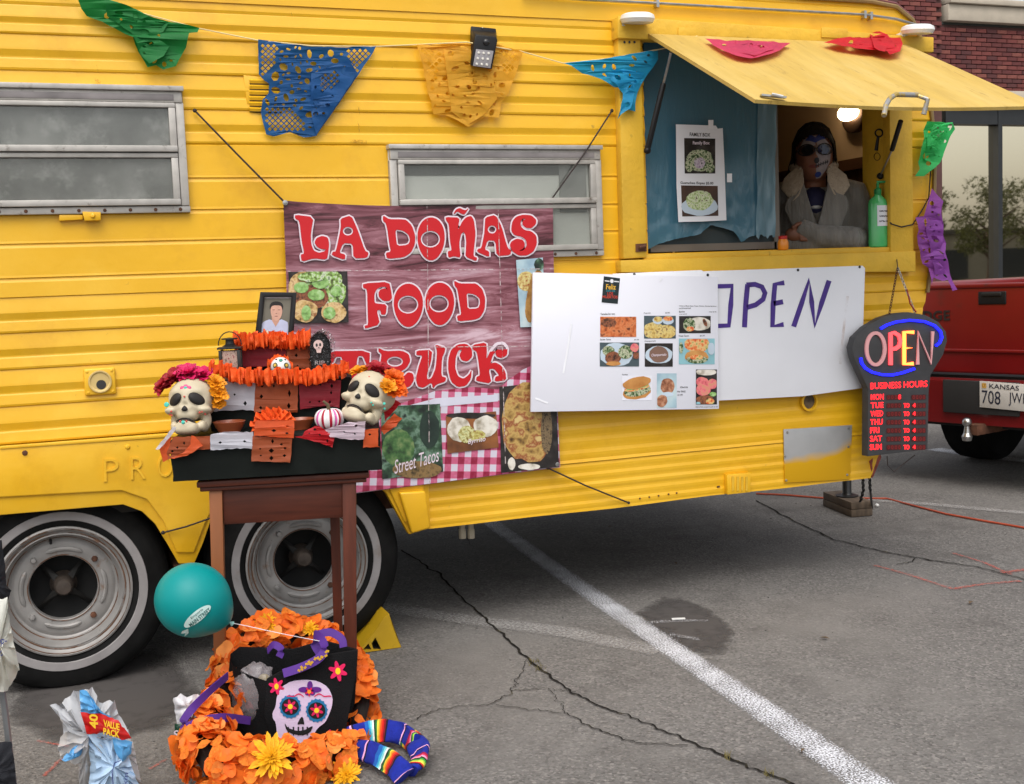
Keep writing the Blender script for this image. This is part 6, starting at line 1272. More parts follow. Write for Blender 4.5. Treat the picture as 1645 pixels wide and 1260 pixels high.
for cx, cy, r in ((1037, 658, 52), (710, 740, 44), (1000, 1000, 30), (600, 945, 40)):
    if cx == 600: continue
    f_ = fb('felt_flower', petal5(cx, cy, r, 6, .35), .004, (222, 26, 92), bag); fb('flower_centre', oval(cx, cy, r*.26, r*.34), .0056, (236, 206, 30), f_)
m_strap = mat('purple_ribbon', srgb(76, 34, 128), .7, var=.12, scale=20)
def strap(P, w, side_=None):
    q = MB(); P = [V(p) for p in P]
    Q = []
    for i in range(len(P)-1):
        p0, p1, p2, p3 = P[max(0, i-1)], P[i], P[i+1], P[min(len(P)-1, i+2)]
        for k in range(6):
            t = k/6; Q.append(.5*((2*p1)+(p2-p0)*t+(2*p0-5*p1+4*p2-p3)*t*t+(3*p1-p0-3*p2+p3)*t*t*t))
    Q.append(P[-1]); vs = []
    for i, p in enumerate(Q):
        t = (Q[min(i+1, len(Q)-1)]-Q[max(0, i-1)]).normalized(); s_ = (side_ or V((.2, .3, 1))); s_ = (V(s_)-t*t.dot(V(s_))).normalized(); h = t.cross(s_)*.0015
        vs += [p-s_*w/2-h, p+s_*w/2-h, p+s_*w/2+h, p-s_*w/2+h]
    q.add(vs, [(i*4+k, i*4+(k+1) % 4, i*4+4+(k+1) % 4, i*4+4+k) for i in range(len(Q)-1) for k in range(4)]+[(0, 1, 2, 3), tuple(len(vs)-4+k for k in range(4))]); return q.build('strap', m_strap, bag)
strap([TA(366, 1086, bv+.03), TA(340, 1108, bv-.08), TA(312, 1135, bv-.14), TA(295, 1158, bv-.15), TA(298, 1168, bv-.16), TA(325, 1158, bv-.16), TA(360, 1153, bv-.13), TA(402, 1158, bv-.03)], .022)
strap([TA(455, 1082, bv-.012), TA(485, 1072, bv-.02), TA(512, 1058, bv-.025), TA(522, 1042, bv-.02), TA(515, 1025, bv+.0), TA(506, 1020, bv+.03), TA(505, 1034, bv+.05), TA(520, 1060, bv+.02)], .024)
strap([TA(510, 1020, bv+.04), TA(530, 1016, bv+.04), TA(548, 1026, bv+.03), TA(552, 1040, bv+.02)], .022)
strap([TA(430, 1046, bv+.08), TA(440, 1036, bv+.06), TA(452, 1044, bv+.05), TA(448, 1056, bv+.04)], .020)
q = MB(); rq = random.Random(5)
for k in range(16): p = TA(480+k*3.2+rq.uniform(-2, 2), 1076-k*1.9+rq.uniform(-3, 3), bv-.034); q.box(p, (.008, .001, .006), Matrix.Rotation(rq.uniform(-1, 1), 3, 'Y'))
o_ = q.build('gold_print', mat('gold_print', srgb(206, 160, 40), .5), bag); o_['kind'] = 'stuff'
# clear produce bag stuffed in the tote
pb_ = thing('produce_bag', 'knotted clear plastic bag with reddish contents inside the black tote', 'plastic bag', TA(405, 1158, -.14))
c = TA(408, 1112, -.135); Rz = Matrix.Rotation(.25, 3, 'Y')
q = MB(); q.ell(c, (.062, .04, .085), 36, 26, AR @ Rz, lambda d: 1+.10*nz(d.x*5, d.y*5, d.z*9)+.05*math.sin(math.atan2(d.x, d.z)*14)); q.build('film', plastic('cloudy_film', (.80, .74, .77), .22, .2), pb_)
q = MB(); q.ell(c-V((0, 0, .030))+AU*.012, (.040, .028, .042), 20, 14, AR, lambda d: 1+.15*nz(d.x*3, d.y*3, d.z*3)); q.build('contents', mat('red_fruit', srgb(120, 36, 44), .6, var=.4, scale=40), pb_)
q = MB(); q.ell(c+V((0, 0, .028))+AU*.030, (.020, .016, .022), 14, 10, AR); q.build('contents', mat('yellow_sachet', srgb(150, 140, 50), .5, var=.3, scale=60), pb_)
# ------------------------------------------------ balloon
bal = thing('balloon', 'teal balloon with a white printed oval, tied by a white string to the tote', 'balloon', W(311, 1022, -.80))
bc = W(310, 964, -.80); br = .104; kn = (W(371, 1001, -.80)-bc).normalized()
q = MB(); q.ell((0, 0, 0), (1, 1, 1), 48, 36, None, lambda d: 1); Q_ = kn.to_track_quat('Z', 'Y').to_matrix()
q.v = [bc+Q_ @ V((p.x*br*.985, p.y*br*.97, p.z*(br*1.0 if p.z < 0 else br*(1.0+.16*max(0, p.z)**6)))) for p in q.v]; q.build('skin', mat('teal_latex', srgb(0, 140, 140), .42, var=.03, spec=.3, transl=.1), bal)
q = MB(); kp = bc+kn*br*1.14; q.lathe([(.008, -.006), (.004, .0), (.003, .004), (.008, .012), (.006, .014)], kp, kn, 14); q.build('knot', mat('teal_knot', srgb(150, 200, 196), .5), bal)
q = MB(); e_ = TA(513, 1030, bv-.01); q.tube([kp+kn*.006]+[kp.lerp(e_, t)+V((0, 0, -.002*math.sin(math.pi*t))) for t in (.2, .4, .6, .8, 1)], .0009, 5); q.build('string', mat('white_ribbon', (.75, .72, .78), .6), bal)
def balp(px, py, k=1.012):
    d = ray(px, py); oc = CAM-bc; r_ = br*k; a_ = d.dot(d); b_ = d.dot(oc); dd = b_*b_-a_*(oc.dot(oc)-r_*r_); return CAM+d*((-b_-math.sqrt(max(0, dd)))/a_)
th = math.radians(-39)
def rot(x, y): return (314+x*math.cos(th)-y*math.sin(th), 993+x*math.sin(th)+y*math.cos(th))
q = MB(); vs_ = [balp(*rot(0, 0))]; 
for rr_ in (.5, 1.0):
    vs_ += [balp(*rot(27*rr_*math.cos(t)+4, 8.5*rr_*math.sin(t))) for t in [2*math.pi*i/24 for i in range(24)]]
q.add(vs_, [(0, 1+i, 1+(i+1) % 24) for i in range(24)]+[(1+i, 25+i, 25+(i+1) % 24, 1+(i+1) % 24) for i in range(24)]); em = q.build('printed_oval', mat('balloon_print', srgb(196, 226, 222), .4), bal)
for s_, x0, x1, y0, y1, b_ in (('MAIN STREET', -15, 27, 7, .5, .02), ('Emporia', -6, 18, -1, -6, 0)):
    vs_, fs_ = text_mesh(s_, b_); ax = min(v.x for v in vs_); bx2 = max(v.x for v in vs_); ay = min(v.y for v in vs_); by2 = max(v.y for v in vs_)
    q = MB(); q.add([balp(*rot(lerp(x0, x1, (v.x-ax)/(bx2-ax)), lerp(y0, y1, (v.y-ay)/(by2-ay))), 1.018) for v in vs_], fs_); q.build('printed_words', mat('balloon_ink', srgb(10, 90, 90), .4), em, smooth=0)
q = MB(); q.add([balp(*rot(x, y), 1.012) for x, y in ((-20, 6), (-30, 3), (-34, 5), (-28, 9), (-33, 12), (-24, 12))], [(0, 1, 2, 3), (0, 3, 4, 5)]); q.build('printed_bird', MATS['balloon_print'], em, smooth=0)
# ------------------------------------------------ striped serape
BL_, seq = (14, 34, 140), []
for grp in ([BL_]*13+[(232, 170, 214), (12, 14, 40)]+[BL_]*6+[(24, 90, 170), (24, 90, 170), (50, 150, 190), (120, 200, 205), (220, 228, 220), (16, 50, 30), (40, 120, 50), (236, 200, 60), (230, 140, 30), (216, 70, 20), (190, 20, 20), (120, 8, 20), (14, 10, 24)],
            [BL_]*11+[(232, 170, 214)]+[(12, 14, 40)]+[BL_]*5+[(150, 14, 50), (206, 40, 90), (236, 150, 180), (20, 60, 30), (60, 150, 60), (160, 200, 60), (236, 210, 80), (200, 30, 30), (16, 12, 40)]): seq += grp
uq = sorted(set(seq)); sm = [mat('wool_%d_%d_%d' % c, srgb(*c), .95, var=.12, scale=80, bump=.3, bscale=300) for c in uq]
ix = {c: i for i, c in enumerate(uq)}
se = thing('serape', 'folded blue striped wool serape on the asphalt beside the petals', 'blanket', G(610, 1235))
def band(P, w, off, up, seed):
    Q2 = []
    for i in range(len(P)-1):
        p0_, p1_, p2_, p3_ = P[max(0, i-1)], P[i], P[i+1], P[min(len(P)-1, i+2)]
        for k in range(14):
            t = k/14; Q2.append(.5*((2*p1_)+(p2_-p0_)*t+(2*p0_-5*p1_+4*p2_-p3_)*t*t+(3*p1_-p0_-3*p2_+p3_)*t*t*t))
    Q2.append(P[-1]); n_ = len(Q2); M_ = 16; vs = []
    for i, c in enumerate(Q2):
        t = (Q2[min(i+1, n_-1)]-Q2[max(0, i-1)]).normalized(); s_ = (V(up)-t*t.dot(V(up))).normalized(); h = t.cross(s_)
        for k in range(M_):
            a = 2*math.pi*k/M_; ca, sa_ = math.cos(a), math.sin(a); fw = w*.5*(1+.18*nz(i*.09, seed))
            p = c+s_*(math.copysign(abs(ca)**.7, ca)*fw)+h*(math.copysign(abs(sa_)**.8, sa_)*.013+.010*nz(ca*1.3, i*.10, seed)+.005*nz(ca*4, i*.25, seed+3)); p.z = max(.003, p.z); vs.append(p)
    q = MB(); q.add(vs, [(i*M_+k, i*M_+(k+1) % M_, (i+1)*M_+(k+1) % M_, (i+1)*M_+k) for i in range(n_-1) for k in range(M_)]+[list(range(M_)), list(range((n_-1)*M_, n_*M_))])
    q.m = [ix[seq[(off+int((j//M_)*1.0)) % len(seq)]] for j in range((n_-1)*M_)]+[ix[BL_]]*2
    q.build('fold', sm, se, smooth=1.0)
band([G(545, 1196, .02), G(575, 1180, .045), G(612, 1174, .05), G(648, 1180, .045), G(668, 1196, .04)], .062, 2, (.1, .5, .85), 1)
band([G(655, 1185, .035), G(672, 1200, .04), G(674, 1220, .035), G(660, 1240, .02)], .060, 24, (.8, .3, .5), 2)
band([G(538, 1208, .03), G(570, 1204, .04), G(604, 1212, .045), G(634, 1230, .04), G(650, 1248, .02)], .060, 52, (.2, .6, .75), 3)
# ------------------------------------------------ wheel chock
ck = thing('wheel_chock', 'yellow plastic wheel chock wedged behind the rear whitewall tyre', 'wheel chock', W(612, 1050, -.02))
m_chk = mat('chock_yellow', srgb(196, 156, 22), .5, var=.1, scale=12, dirt=[(srgb(110, 90, 40), .6, .8, 20.0)])
cy_ = -.05
prof = [(576, 1050), (645, 1047), (638, 1025), (630, 1003), (625, 986), (617, 992), (606, 1010), (590, 1030), (580, 1042)]
h1 = [(583, 1044), (592, 1034), (597, 1044)]; h2 = [(597, 1034), (603, 1024), (613, 1044), (600, 1044)]
q = MB(); q.flat([on(prof, cy_), on(h1, cy_), on(h2, cy_)], (0, .012, 0)); 
for p in q.v: p.z = max(.002, p.z)
q.build('side_plate', m_chk, ck)
q = MB(); q.flat([on(prof, cy_)], (0, .012, 0)); q.v = [V((p.x, p.y+.12, max(.002, p.z))) for p in q.v]; q.build('side_plate', m_chk, ck)
q = MB(); S2 = on(prof[4:]+[prof[0]], cy_+.003); n_ = len(S2); q.add([V((p.x, p.y+.0, max(.003, p.z))) for p in S2]+[V((p.x, p.y+.115, max(.003, p.z))) for p in S2], [(i, i+1, n_+i+1, n_+i) for i in range(n_-1)]); q.build('ramp', m_chk, ck)
S3 = on([prof[4], prof[1]], cy_+.003); q = MB(); q.add([S3[0], S3[1], S3[1]+V((0, .115, 0)), S3[0]+V((0, .115, 0))], [(0, 1, 2, 3)]); 
for p in q.v: p.z = max(.003, p.z)
q.build('back_face', m_chk, ck)
# ------------------------------------------------ jack on a timber block
A0, A1, A2 = G(1368, 832), G(1322, 813), G(1402, 829); A3 = A1+A2-A0
jb = thing('timber_block', 'two stacked weathered timber blocks under the trailer jack', 'wood block', (A0+A3)/2)
for z0, z1 in ((.002, .040), (.042, .080)):
    k = .004 if z0 > .01 else 0; q = MB(); q.prism([p.lerp((A0+A3)/2, k*4)+V((0, 0, z0)) for p in (A0, A2, A3, A1)], (0, 0, z1-z0)); q.build('plank', mat('old_timber', srgb(92, 78, 64), .85, var=.3, scale=10, stretch=(5, 1, 1)), jb, bevel=.003)
jk = thing('trailer_jack', 'black steel jack leg standing on the timber block', 'jack', (A0+A3)/2+V((0, 0, .081))); jc = (A0+A3)/2
q = MB(); q.lathe([(.06, .0), (.06, .006), (.03, .010), (.024, .02), (.024, .40)], jc+V((0, 0, .081)), (0, 0, 1), 16); q.build('leg', m_blackmetal, jk)
for px in (1397, 1386):
    q = MB(); a = W(px, 768, .35); chain(q, [a, W(px+1, 788, .42), G(px+4, 815, .01) if px > 1390 else W(px-4, 806, .5)], .022, .0032); tag(q.build('safety_chain', m_blackmetal), 'longer black safety chain touching the asphalt by the block' if px > 1390 else 'shorter black safety chain beside the jack leg', 'chain')
q = MB(); P = gp([(1215, 795), (1260, 797), (1320, 802), (1425, 803), (1470, 815), (1520, 828), (1580, 839), (1645, 850), (1760, 868)]); q.tube([(x, y, .007) for x, y in P], .0055, 6); tag(q.build('extension_cord', mat('orange_cord', srgb(170, 70, 40), .5)), 'orange extension cord running over the asphalt from under the trailer', 'cord')
q = MB(); q.ell(G(1409, 812, .012), (.010, .012, .010), 8, 6, None, lambda d: 1+.3*nz(d.x*3, d.y*3)); tag(q.build('paper_scrap', m_white), 'tiny white scrap lying beside the timber block', 'litter')
q = MB(); q.box(G(1090, 994, .010), (.050, .014, .003), Matrix.Rotation(-.35, 3, 'Z')); tag(q.build('paper_slip', m_white), 'small white slip lying on the dark oil stain', 'litter')
rl = random.Random(3); leaf_m = mat('dry_leaf', srgb(92, 74, 52), .8, var=.3)
for px, py, r_, where in ((1085, 905, .02, 'under the trailer behind the white line'), (980, 846, .014, 'just below the trailer skirt edge'), (1325, 1025, .02, 'in the open asphalt right of the oil stain'), (1560, 968, .022, 'just below the orange spray marks'), (1290, 1205, .014, 'close to the near end of the white line')):
    q = MB(); p = G(px, py, .008); a = rl.uniform(0, 6); d = V((math.cos(a), math.sin(a), 0)); e = V((-d.y, d.x, 0)); q.add([p-d*r_, p-e*r_*.45+V((0, 0, .004)), p+d*r_, p+e*r_*.45+V((0, 0, .006))], [(0, 1, 2), (0, 2, 3)])
    tag(q.build('fallen_leaf', leaf_m, smooth=0), 'small dry brown leaf '+where, 'leaf', 'dry leaves on the asphalt')
# ------------------------------------------------ drink carton bag left of the garland
sb = thing('drink_bag', 'crumpled white and dark green drink bag beside the petals', 'bag', G(292, 1205))
m_wp = mat('crumpled_white_film', (.66, .66, .70), .35, var=.06, bump=1.0, bscale=22); m_gp = mat('green_print_film', srgb(8, 60, 40), .35, var=.15, bump=.8, bscale=22)
def crumple(pp, Y, m, nm, par, seed, amp=.02, lean=0.0, back=.03):
    xs = [p[0] for p in pp]; ys = [p[1] for p in pp]; d = []
    for a, b in zip(pp, pp[1:]+pp[:1]):
        k = max(1, int(math.hypot(b[0]-a[0], b[1]-a[1])/5))
        for j in range(k): d.append((lerp(a[0], b[0], j/k)+rnd.uniform(-.8, .8), lerp(a[1], b[1], j/k)+rnd.uniform(-.8, .8)))
    g = random.Random(seed); cx, cy = sum(xs)/len(xs), sum(ys)/len(ys); q = MB(); n_ = len(d); vs = []
    for f in (1.0, .78, .52, .25):
        for x, y in d:
            X, Y2 = lerp(cx, x, f), lerp(cy, y, f); p = W(X, Y2, Y); p.y += -back*(1-f*f)+amp*nz(X*.10, Y2*.10, seed)+amp*.6*nz(X*.3, Y2*.3, seed+4); p.z = max(.004, p.z); vs.append(p)
    cpt = W(cx, cy, Y); cpt.y -= back; vs.append(cpt)
    q.add(vs, [(k*n_+i, k*n_+(i+1) % n_, (k+1)*n_+(i+1) % n_, (k+1)*n_+i) for k in range(3) for i in range(n_)]+[(3*n_+i, 3*n_+(i+1) % n_, 4*n_) for i in range(n_)]); return q.build(nm, m, par, smooth=1.1)
crumple([(278, 1122), (290, 1115), (300, 1120), (312, 1116), (326, 1120), (318, 1145), (305, 1165), (284, 1164)], -.80, m_wp, 'top', sb, 1)
crumple([(280, 1162), (304, 1164), (303, 1185), (296, 1205), (282, 1208)], -.82, m_gp, 'printed_side', sb, 2, .008, back=.012)
ptext(sb, 'Sp', (279, 1191), (296, 1188), (279, 1174), -.845, m_wht, 'lettering', bold=.02)
# ------------------------------------------------ value-pack wrapper
vw = thing('plastic_wrapper', 'crumpled blue and clear value-pack wrapper with a red label on the asphalt', 'wrapper', G(150, 1262))
m_cl = plastic('clear_wrap', (.78, .80, .84), .55, .15)
WY = -.95
crumple([(80, 1132), (100, 1128), (118, 1112), (148, 1104), (156, 1112), (158, 1128), (182, 1124), (192, 1150), (205, 1170), (215, 1200), (228, 1262), (130, 1275), (125, 1230), (96, 1215), (92, 1196), (104, 1180), (96, 1155)], WY, m_cl, 'clear_film', vw, 5, .05, back=.06)
m_bl = mat('blue_print_film', srgb(90, 160, 214), .3, var=.25, scale=8, bump=.8, bscale=14); m_pl = mat('pale_blue_print', srgb(170, 196, 222), .3, var=.1, scale=8, bump=.8, bscale=12)
crumple([(128, 1108), (140, 1110), (158, 1136), (180, 1154), (186, 1160), (130, 1148)], WY-.065, m_bl, 'blue_panel', vw, 6, .02, back=.015)
crumple([(140, 1180), (170, 1178), (212, 1192), (206, 1215), (220, 1255), (232, 1285), (140, 1285), (146, 1230)], WY-.060, m_pl, 'pale_panel', vw, 7, .025, back=.02)
crumple([(96, 1222), (122, 1198), (134, 1196), (132, 1212), (110, 1222)], WY-.05, m_bl, 'blue_scrap', vw, 8, .02, back=.01)
crumple([(180, 1186), (213, 1192), (210, 1212), (196, 1225), (184, 1205)], WY-.080, m_bl, 'blue_panel', vw, 11, .01, back=.01)
lbl = crumple([(129, 1144), (160, 1146), (190, 1158), (212, 1186), (200, 1189), (165, 1178), (140, 1180)], WY-.095, mat('red_label_film', srgb(190, 24, 20), .35, var=.08), 'red_label', vw, 9, .010, back=.008)
m_lab = mat('label_yellow', srgb(232, 190, 40), .5)
q = MB(); o_ = W(144, 1170, WY-.125); put_text(q, '40', W(158, 1171, WY-.125), W(157, 1148, WY-.125)-W(158, 1171, WY-.125), W(144, 1170, WY-.125)-W(158, 1171, WY-.125), .03); q.build('lettering', m_lab, lbl, smooth=0)
ptext(lbl, 'VALUE', (166, 1167), (192, 1174), (166, 1156), WY-.120, m_lab, 'lettering', bold=.03, spacing=.9); ptext(lbl, 'PACK', (166, 1180), (192, 1186), (166, 1169), WY-.120, m_lab, 'lettering', bold=.03)
q = MB(); ribbon(q, [(182, 1262), (180, 1242), (184, 1226), (194, 1222)], 1.6, WY-.105, False); q.build('printed_line', mat('print_blue_ink', srgb(50, 60, 120), .5), vw, smooth=0)
ptext(vw, 'kin', (204, 1262), (206, 1242), (197, 1261), WY-.105, MATS['print_blue_ink'], 'lettering', bold=.01)
# ------------------------------------------------ folding chair with bags at the left edge
fc = thing('folding_chair', 'dark folding camp chair at the left edge with a grey steel tube', 'chair', G(-40, 1275))
CY = -1.12
q = MB(); q.tube([W(2, 1100, CY), W(9, 1150, CY), W(22, 1262, CY), W(28, 1300, CY)], .008, 8); q.build('leg', mat('grey_tube', (.22, .23, .24), .35, metal=.6), fc)
q = MB(); q.tube([W(-70, 1090, CY+.3), W(-30, 1150, CY+.1), W(2, 1240, CY)], .008, 8); q.build('leg', MATS['grey_tube'], fc)
crumple([(-80, 1190), (18, 1192), (24, 1230), (30, 1290), (-80, 1300)], CY-.03, mat('black_canvas', (.008, .009, .014), .8, bump=.5, bscale=40), 'seat_cloth', fc, 14, .01, back=.02)
crumple([(-60, 860), (2, 868), (8, 905), (10, 940), (18, 948), (10, 972), (-4, 985), (-60, 985)], CY+.02, MATS['black_canvas'], 'back_cloth', fc, 15, .012, back=.03)
crumple([(-60, 1085), (6, 1086), (9, 1098), (10, 1112), (-60, 1116)], CY-.01, MATS['black_canvas'], 'arm_rest', fc, 16, .006, back=.01)
pbag = thing('shopping_bag', 'white plastic shopping bag with blue lettering hanging from the folding chair', 'bag', W(-10, 1112, CY-.03))
crumple([(-60, 960), (4, 962), (12, 960), (14, 990), (22, 1030), (31, 1075), (27, 1085), (12, 1110), (-60, 1115)], CY-.03, mat('white_film', (.62, .62, .56), .4, var=.05, transl=.2, bump=.5, bscale=14), 'bag_body', pbag, 17, .02, back=.03)
ptext(pbag, 'shop-', (-16, 1040), (11, 1038), (-16, 1024), CY-.065, MATS['print_blue_ink'], 'lettering', shear=.2, bold=.01); ptext(pbag, 'to', (-4, 1056), (5, 1054), (-4, 1044), CY-.065, MATS['print_blue_ink'], 'lettering', shear=.2, bold=.01)
# ================================================================ the person in the hatch
PX, PY_ = 3.066, .225
RP = Matrix.Rotation(math.radians(-31), 3, 'Z')
per = thing('person', 'person in a grey cardigan with skull face paint and glasses, arms folded in the hatch', 'person', (PX, PY_, 1.20))
def Pn(x, y, z): return V((PX, PY_, 0))+RP @ V((x, y, z))
m_skin = mat('skin', srgb(124, 80, 60), .5, var=.06, scale=20); m_hair = mat('dark_hair', (.009, .007, .006), .75, spec=.15, var=.4, scale=30, stretch=(6, 6, 1))
m_knit = mat('grey_knit', srgb(118, 115, 110), .95, var=.14, scale=40, stretch=(1, 1, .12), bump=.9, bscale=70, sheen=.2)
def remesh(o, vox, it=6):
    m = o.modifiers.new('r', 'REMESH'); m.mode = 'VOXEL'; m.voxel_size = vox; m.use_smooth_shade = True
    s = o.modifiers.new('s', 'SMOOTH'); s.factor = .5; s.iterations = it; return o
# body: one continuous skin surface (head, neck, chest, folded hand)
HC = (0.0, -.020, 1.788)
def hf(d):
    k = 1.0
    k += .10*gdent(d, (0, -1, -.18), .16)-.03*gdent(d, (0, -1, .12), .12)             # nose, bridge
    for s in (-1, 1): k -= .055*gdent(d, (.36*s, -.92, .10), .17); k += .03*gdent(d, (.5*s, -.8, -.25), .25); k -= .05*gdent(d, (.75*s, -.5, -.7), .3)
    k += .035*gdent(d, (0, -1, -.52), .14)-.02*gdent(d, (0, -1, -.68), .08)+.05*gdent(d, (0, -.75, -.85), .2)
    return k
HR = (.079, .098, .118)
q = MB(); q.ell(Pn(*HC), HR, 40, 30, RP, hf)
q.tube([Pn(0, .02, 1.72), Pn(0, .012, 1.66), Pn(0, .015, 1.60)], [.052, .050, .062], 16)
q.ell(Pn(0, .02, 1.55), (.13, .08, .08), 20, 14, RP)
for s in (-1, 1): q.ell(Pn(s*.080, .012, 1.783), (.012, .020, .030), 10, 8, RP)
hp = Pn(-.095, -.165, 1.452)
q.ell(hp, (.040, .018, .030), 16, 10, RP)
for k in range(4): q.tube([hp+RP @ V((.02, -.012, .018-.014*k)), hp+RP @ V((.048, -.016, .016-.014*k)), hp+RP @ V((.066-.006*abs(k-1), -.006, .012-.014*k))], [.0085, .008, .007], 8)
q.tube([hp+RP @ V((-.01, -.012, .024)), hp+RP @ V((.012, -.016, .040)), hp+RP @ V((.030, -.014, .046))], [.010, .009, .008], 8)
remesh(q.build('body', m_skin, per), .004, 3)
# cardigan: torso and both folded arms in one knit surface
q = MB(); q.tube([Pn(0, .02, 1.18), Pn(0, .02, 1.30), Pn(0, .02, 1.478), Pn(0, .02, 1.578), Pn(0, .025, 1.643)], [.165, .168, .172, .165, .10], 24)
for i, p in enumerate(q.v):
    l = RP.transposed() @ (p-V((PX, PY_, 0))); q.v[i] = Pn(l.x*1.10, .02+(l.y-.02)*.68, l.z)
for s in (-1, 1): q.tube([Pn(s*.09, .02, 1.648), Pn(s*.165, .015, 1.618), Pn(s*.200, .0, 1.528), Pn(s*.192, -.03, 1.415)], [.050, .064, .058, .054], 14); q.ell(Pn(s*.192, -.03, 1.415), (.054, .054, .054), 14, 10)
q.tube([Pn(.192, -.03, 1.415), Pn(.13, -.14, 1.425), Pn(.0, -.165, 1.440), Pn(-.075, -.150, 1.480)], [.056, .052, .046, .040], 14)
q.tube([Pn(-.192, -.03, 1.415), Pn(-.14, -.12, 1.405), Pn(-.02, -.135, 1.405), Pn(.09, -.125, 1.43)], [.056, .052, .048, .042], 14)
remesh(q.build('cardigan', m_knit, per), .007, 6)
# shawl collar, fleece lapels, shirt
def lapel(s, pts, m, nm, th=.012):
    q = MB(); P = [Pn(s*x, y, z) for x, y, z in pts]; q.prism(P, RP @ V((0, th, 0))); return q.build(nm, m, per, bevel=.004, seg=2)
m_fleece = mat('cream_fleece', srgb(172, 158, 140), 1.0, var=.12, scale=60, bump=.8, bscale=160)
for s in (-1, 1):
    lapel(s, [(.050, -.070, 1.728), (.080, -.050, 1.740), (.128, -.070, 1.693), (.142, -.080, 1.648), (.098, -.118, 1.588), (.070, -.116, 1.613), (.048, -.100, 1.668)], m_fleece, 'fleece_lapel', .014)
    lapel(s, [(.050, -.098, 1.668), (.085, -.112, 1.618), (.120, -.118, 1.603), (.132, -.120, 1.558), (.080, -.148, 1.440), (-.020, -.152, 1.430), (.015, -.140, 1.528)], m_knit, 'knit_lapel', .012)
    q = MB(); q.tube([Pn(s*.050, -.06, 1.723), Pn(s*.078, -.005, 1.740), Pn(s*.055, .062, 1.743), Pn(0, .080, 1.744)], [.018, .026, .028, .028], 10); q.build('collar_roll', m_fleece, per)
q = MB(); q.ell(Pn(0, -.005, 1.573), (.080, .098, .085), 20, 14, RP); q.build('shirt', mat('navy_shirt', srgb(20, 22, 60), .8), per)
q = MB(); q.ell(Pn(0, -.100, 1.563), (.024, .006, .008), 12, 8, RP); q.build('shirt_print', mat('shirt_print', srgb(150, 150, 150), .6, var=.5, scale=60), per)
# hair: a cap drawn back, loose strands on one side
q = MB(); NU, NV = 72, 40
def hg(u, v):
    a = 2*math.pi*u; b = math.pi*.80*v; d = V((math.sin(b)*math.cos(a), math.sin(b)*math.sin(a), math.cos(b)))
    k = 1.13+.02*nz(a*3, v*3)+.012*math.sin(a*46)+.05*max(0, d.y)
    return Pn(HC[0]+d.x*HR[0]*k, HC[1]+.010+d.y*HR[1]*k, HC[2]+.004+d.z*HR[2]*k)
q.grid(hg, NU, NV, True); keep = []
for f in q.f:
    c = sum((q.v[i] for i in f), V())/len(f); l = RP.transposed() @ (c-V((PX, PY_, 0))-RP @ V(HC)); x, y, z = l.x/HR[0], l.y/HR[1], l.z/HR[2]
    if y < -.12 and z < .64-.35*x*x and abs(x) < 1.02: continue
    if y < .35 and z < -.55: continue
    keep.append(f)
q.f = keep; q.m = [0]*len(keep); q.build('hair', m_hair, per)
rh = random.Random(9)
for s in (-1, 1):
    q = MB()
    for k in range(95):
        f = rh.uniform(-.42, .75); kk = rh.uniform(1.10, 1.20); low = rh.uniform(-.9, -.35); pts = []
        for t in (0, .22, .45, .7, 1.0):
            a = t*math.pi*.5; d = V((s*math.sin(a)*1.0, f*(1-.3*t)+.25*t, math.cos(a)*.98)).normalized()
            if t > .6: d.z += (t-.6)*low*1.6
            pts.append(Pn(HC[0]+d.x*HR[0]*kk*(1+.04*t), HC[1]+.008+d.y*HR[1]*kk, HC[2]+d.z*HR[2]*kk))
        q.tube(pts, [.0022, .0034, .0036, .0030, .0008], 5)
    for k in range(9 if s < 0 else 4):
        y0 = rh.uniform(-.02, .05); q.tube([Pn(s*.080, y0, 1.81), Pn(s*(.092+rh.uniform(0, .012)), y0+.01, 1.75), Pn(s*(.098+rh.uniform(0, .03)), y0+.02, 1.70), Pn(s*(.105+rh.uniform(0, .045)), y0+.02, 1.66)], [.003, .0026, .002, .0006], 5)
    q.build('combed_hair', m_hair, per)['kind'] = 'stuff'
# face paint and glasses follow the head surface
def face(x, z, k=1.0):
    d = V((x/HR[0], -1, z/HR[2])); xx = min(.96, math.hypot(d.x, d.z)); yy = -math.sqrt(1-xx*xx) if xx < 1 else 0; d = V((d.x, yy, d.z)).normalized(); r = hf(d)*k
    return Pn(HC[0]+d.x*HR[0]*r, HC[1]+d.y*HR[1]*r, HC[2]+d.z*HR[2]*r)
def fpaint(nm, poly, m, k=1.03):
    q = MB(); cx = sum(p[0] for p in poly)/len(poly); cz = sum(p[1] for p in poly)/len(poly); n_ = len(poly); vs = [face(cx, cz, k)]
    for f in (.35, .7, 1.0): vs += [face(lerp(cx, x, f), lerp(cz, z, f), k) for x, z in poly]
    q.add(vs, [(0, 1+i, 1+(i+1) % n_) for i in range(n_)]+[(1+j*n_+i, 1+(j+1)*n_+i, 1+(j+1)*n_+(i+1) % n_, 1+j*n_+(i+1) % n_) for j in range(2) for i in range(n_)]); return q.build(nm, m, per)
pw = mat('white_face_paint', srgb(140, 130, 132), .6, var=.12, scale=60); pb2 = mat('blue_face_paint', srgb(24, 44, 110), .6, var=.2, scale=60); pk2 = mat('black_face_paint', (.015, .013, .018), .6)
fpaint('face_paint', [(.0, .070), (.03, .066), (.054, .040), (.062, .0), (.060, -.035), (.045, -.070), (.020, -.098), (.002, -.100), (.002, -.05), (.0, 0.0)], pw, 1.03)
fpaint('face_paint', [(-.058, .032), (-.045, .058), (-.02, .068), (0, .070), (0, .03), (-.03, .025)], pw, 1.03)
for ex in (-.031, .031): fpaint('face_paint', oval(ex, .012, .023, .021, 16), pb2 if ex > 0 else pk2, 1.040)
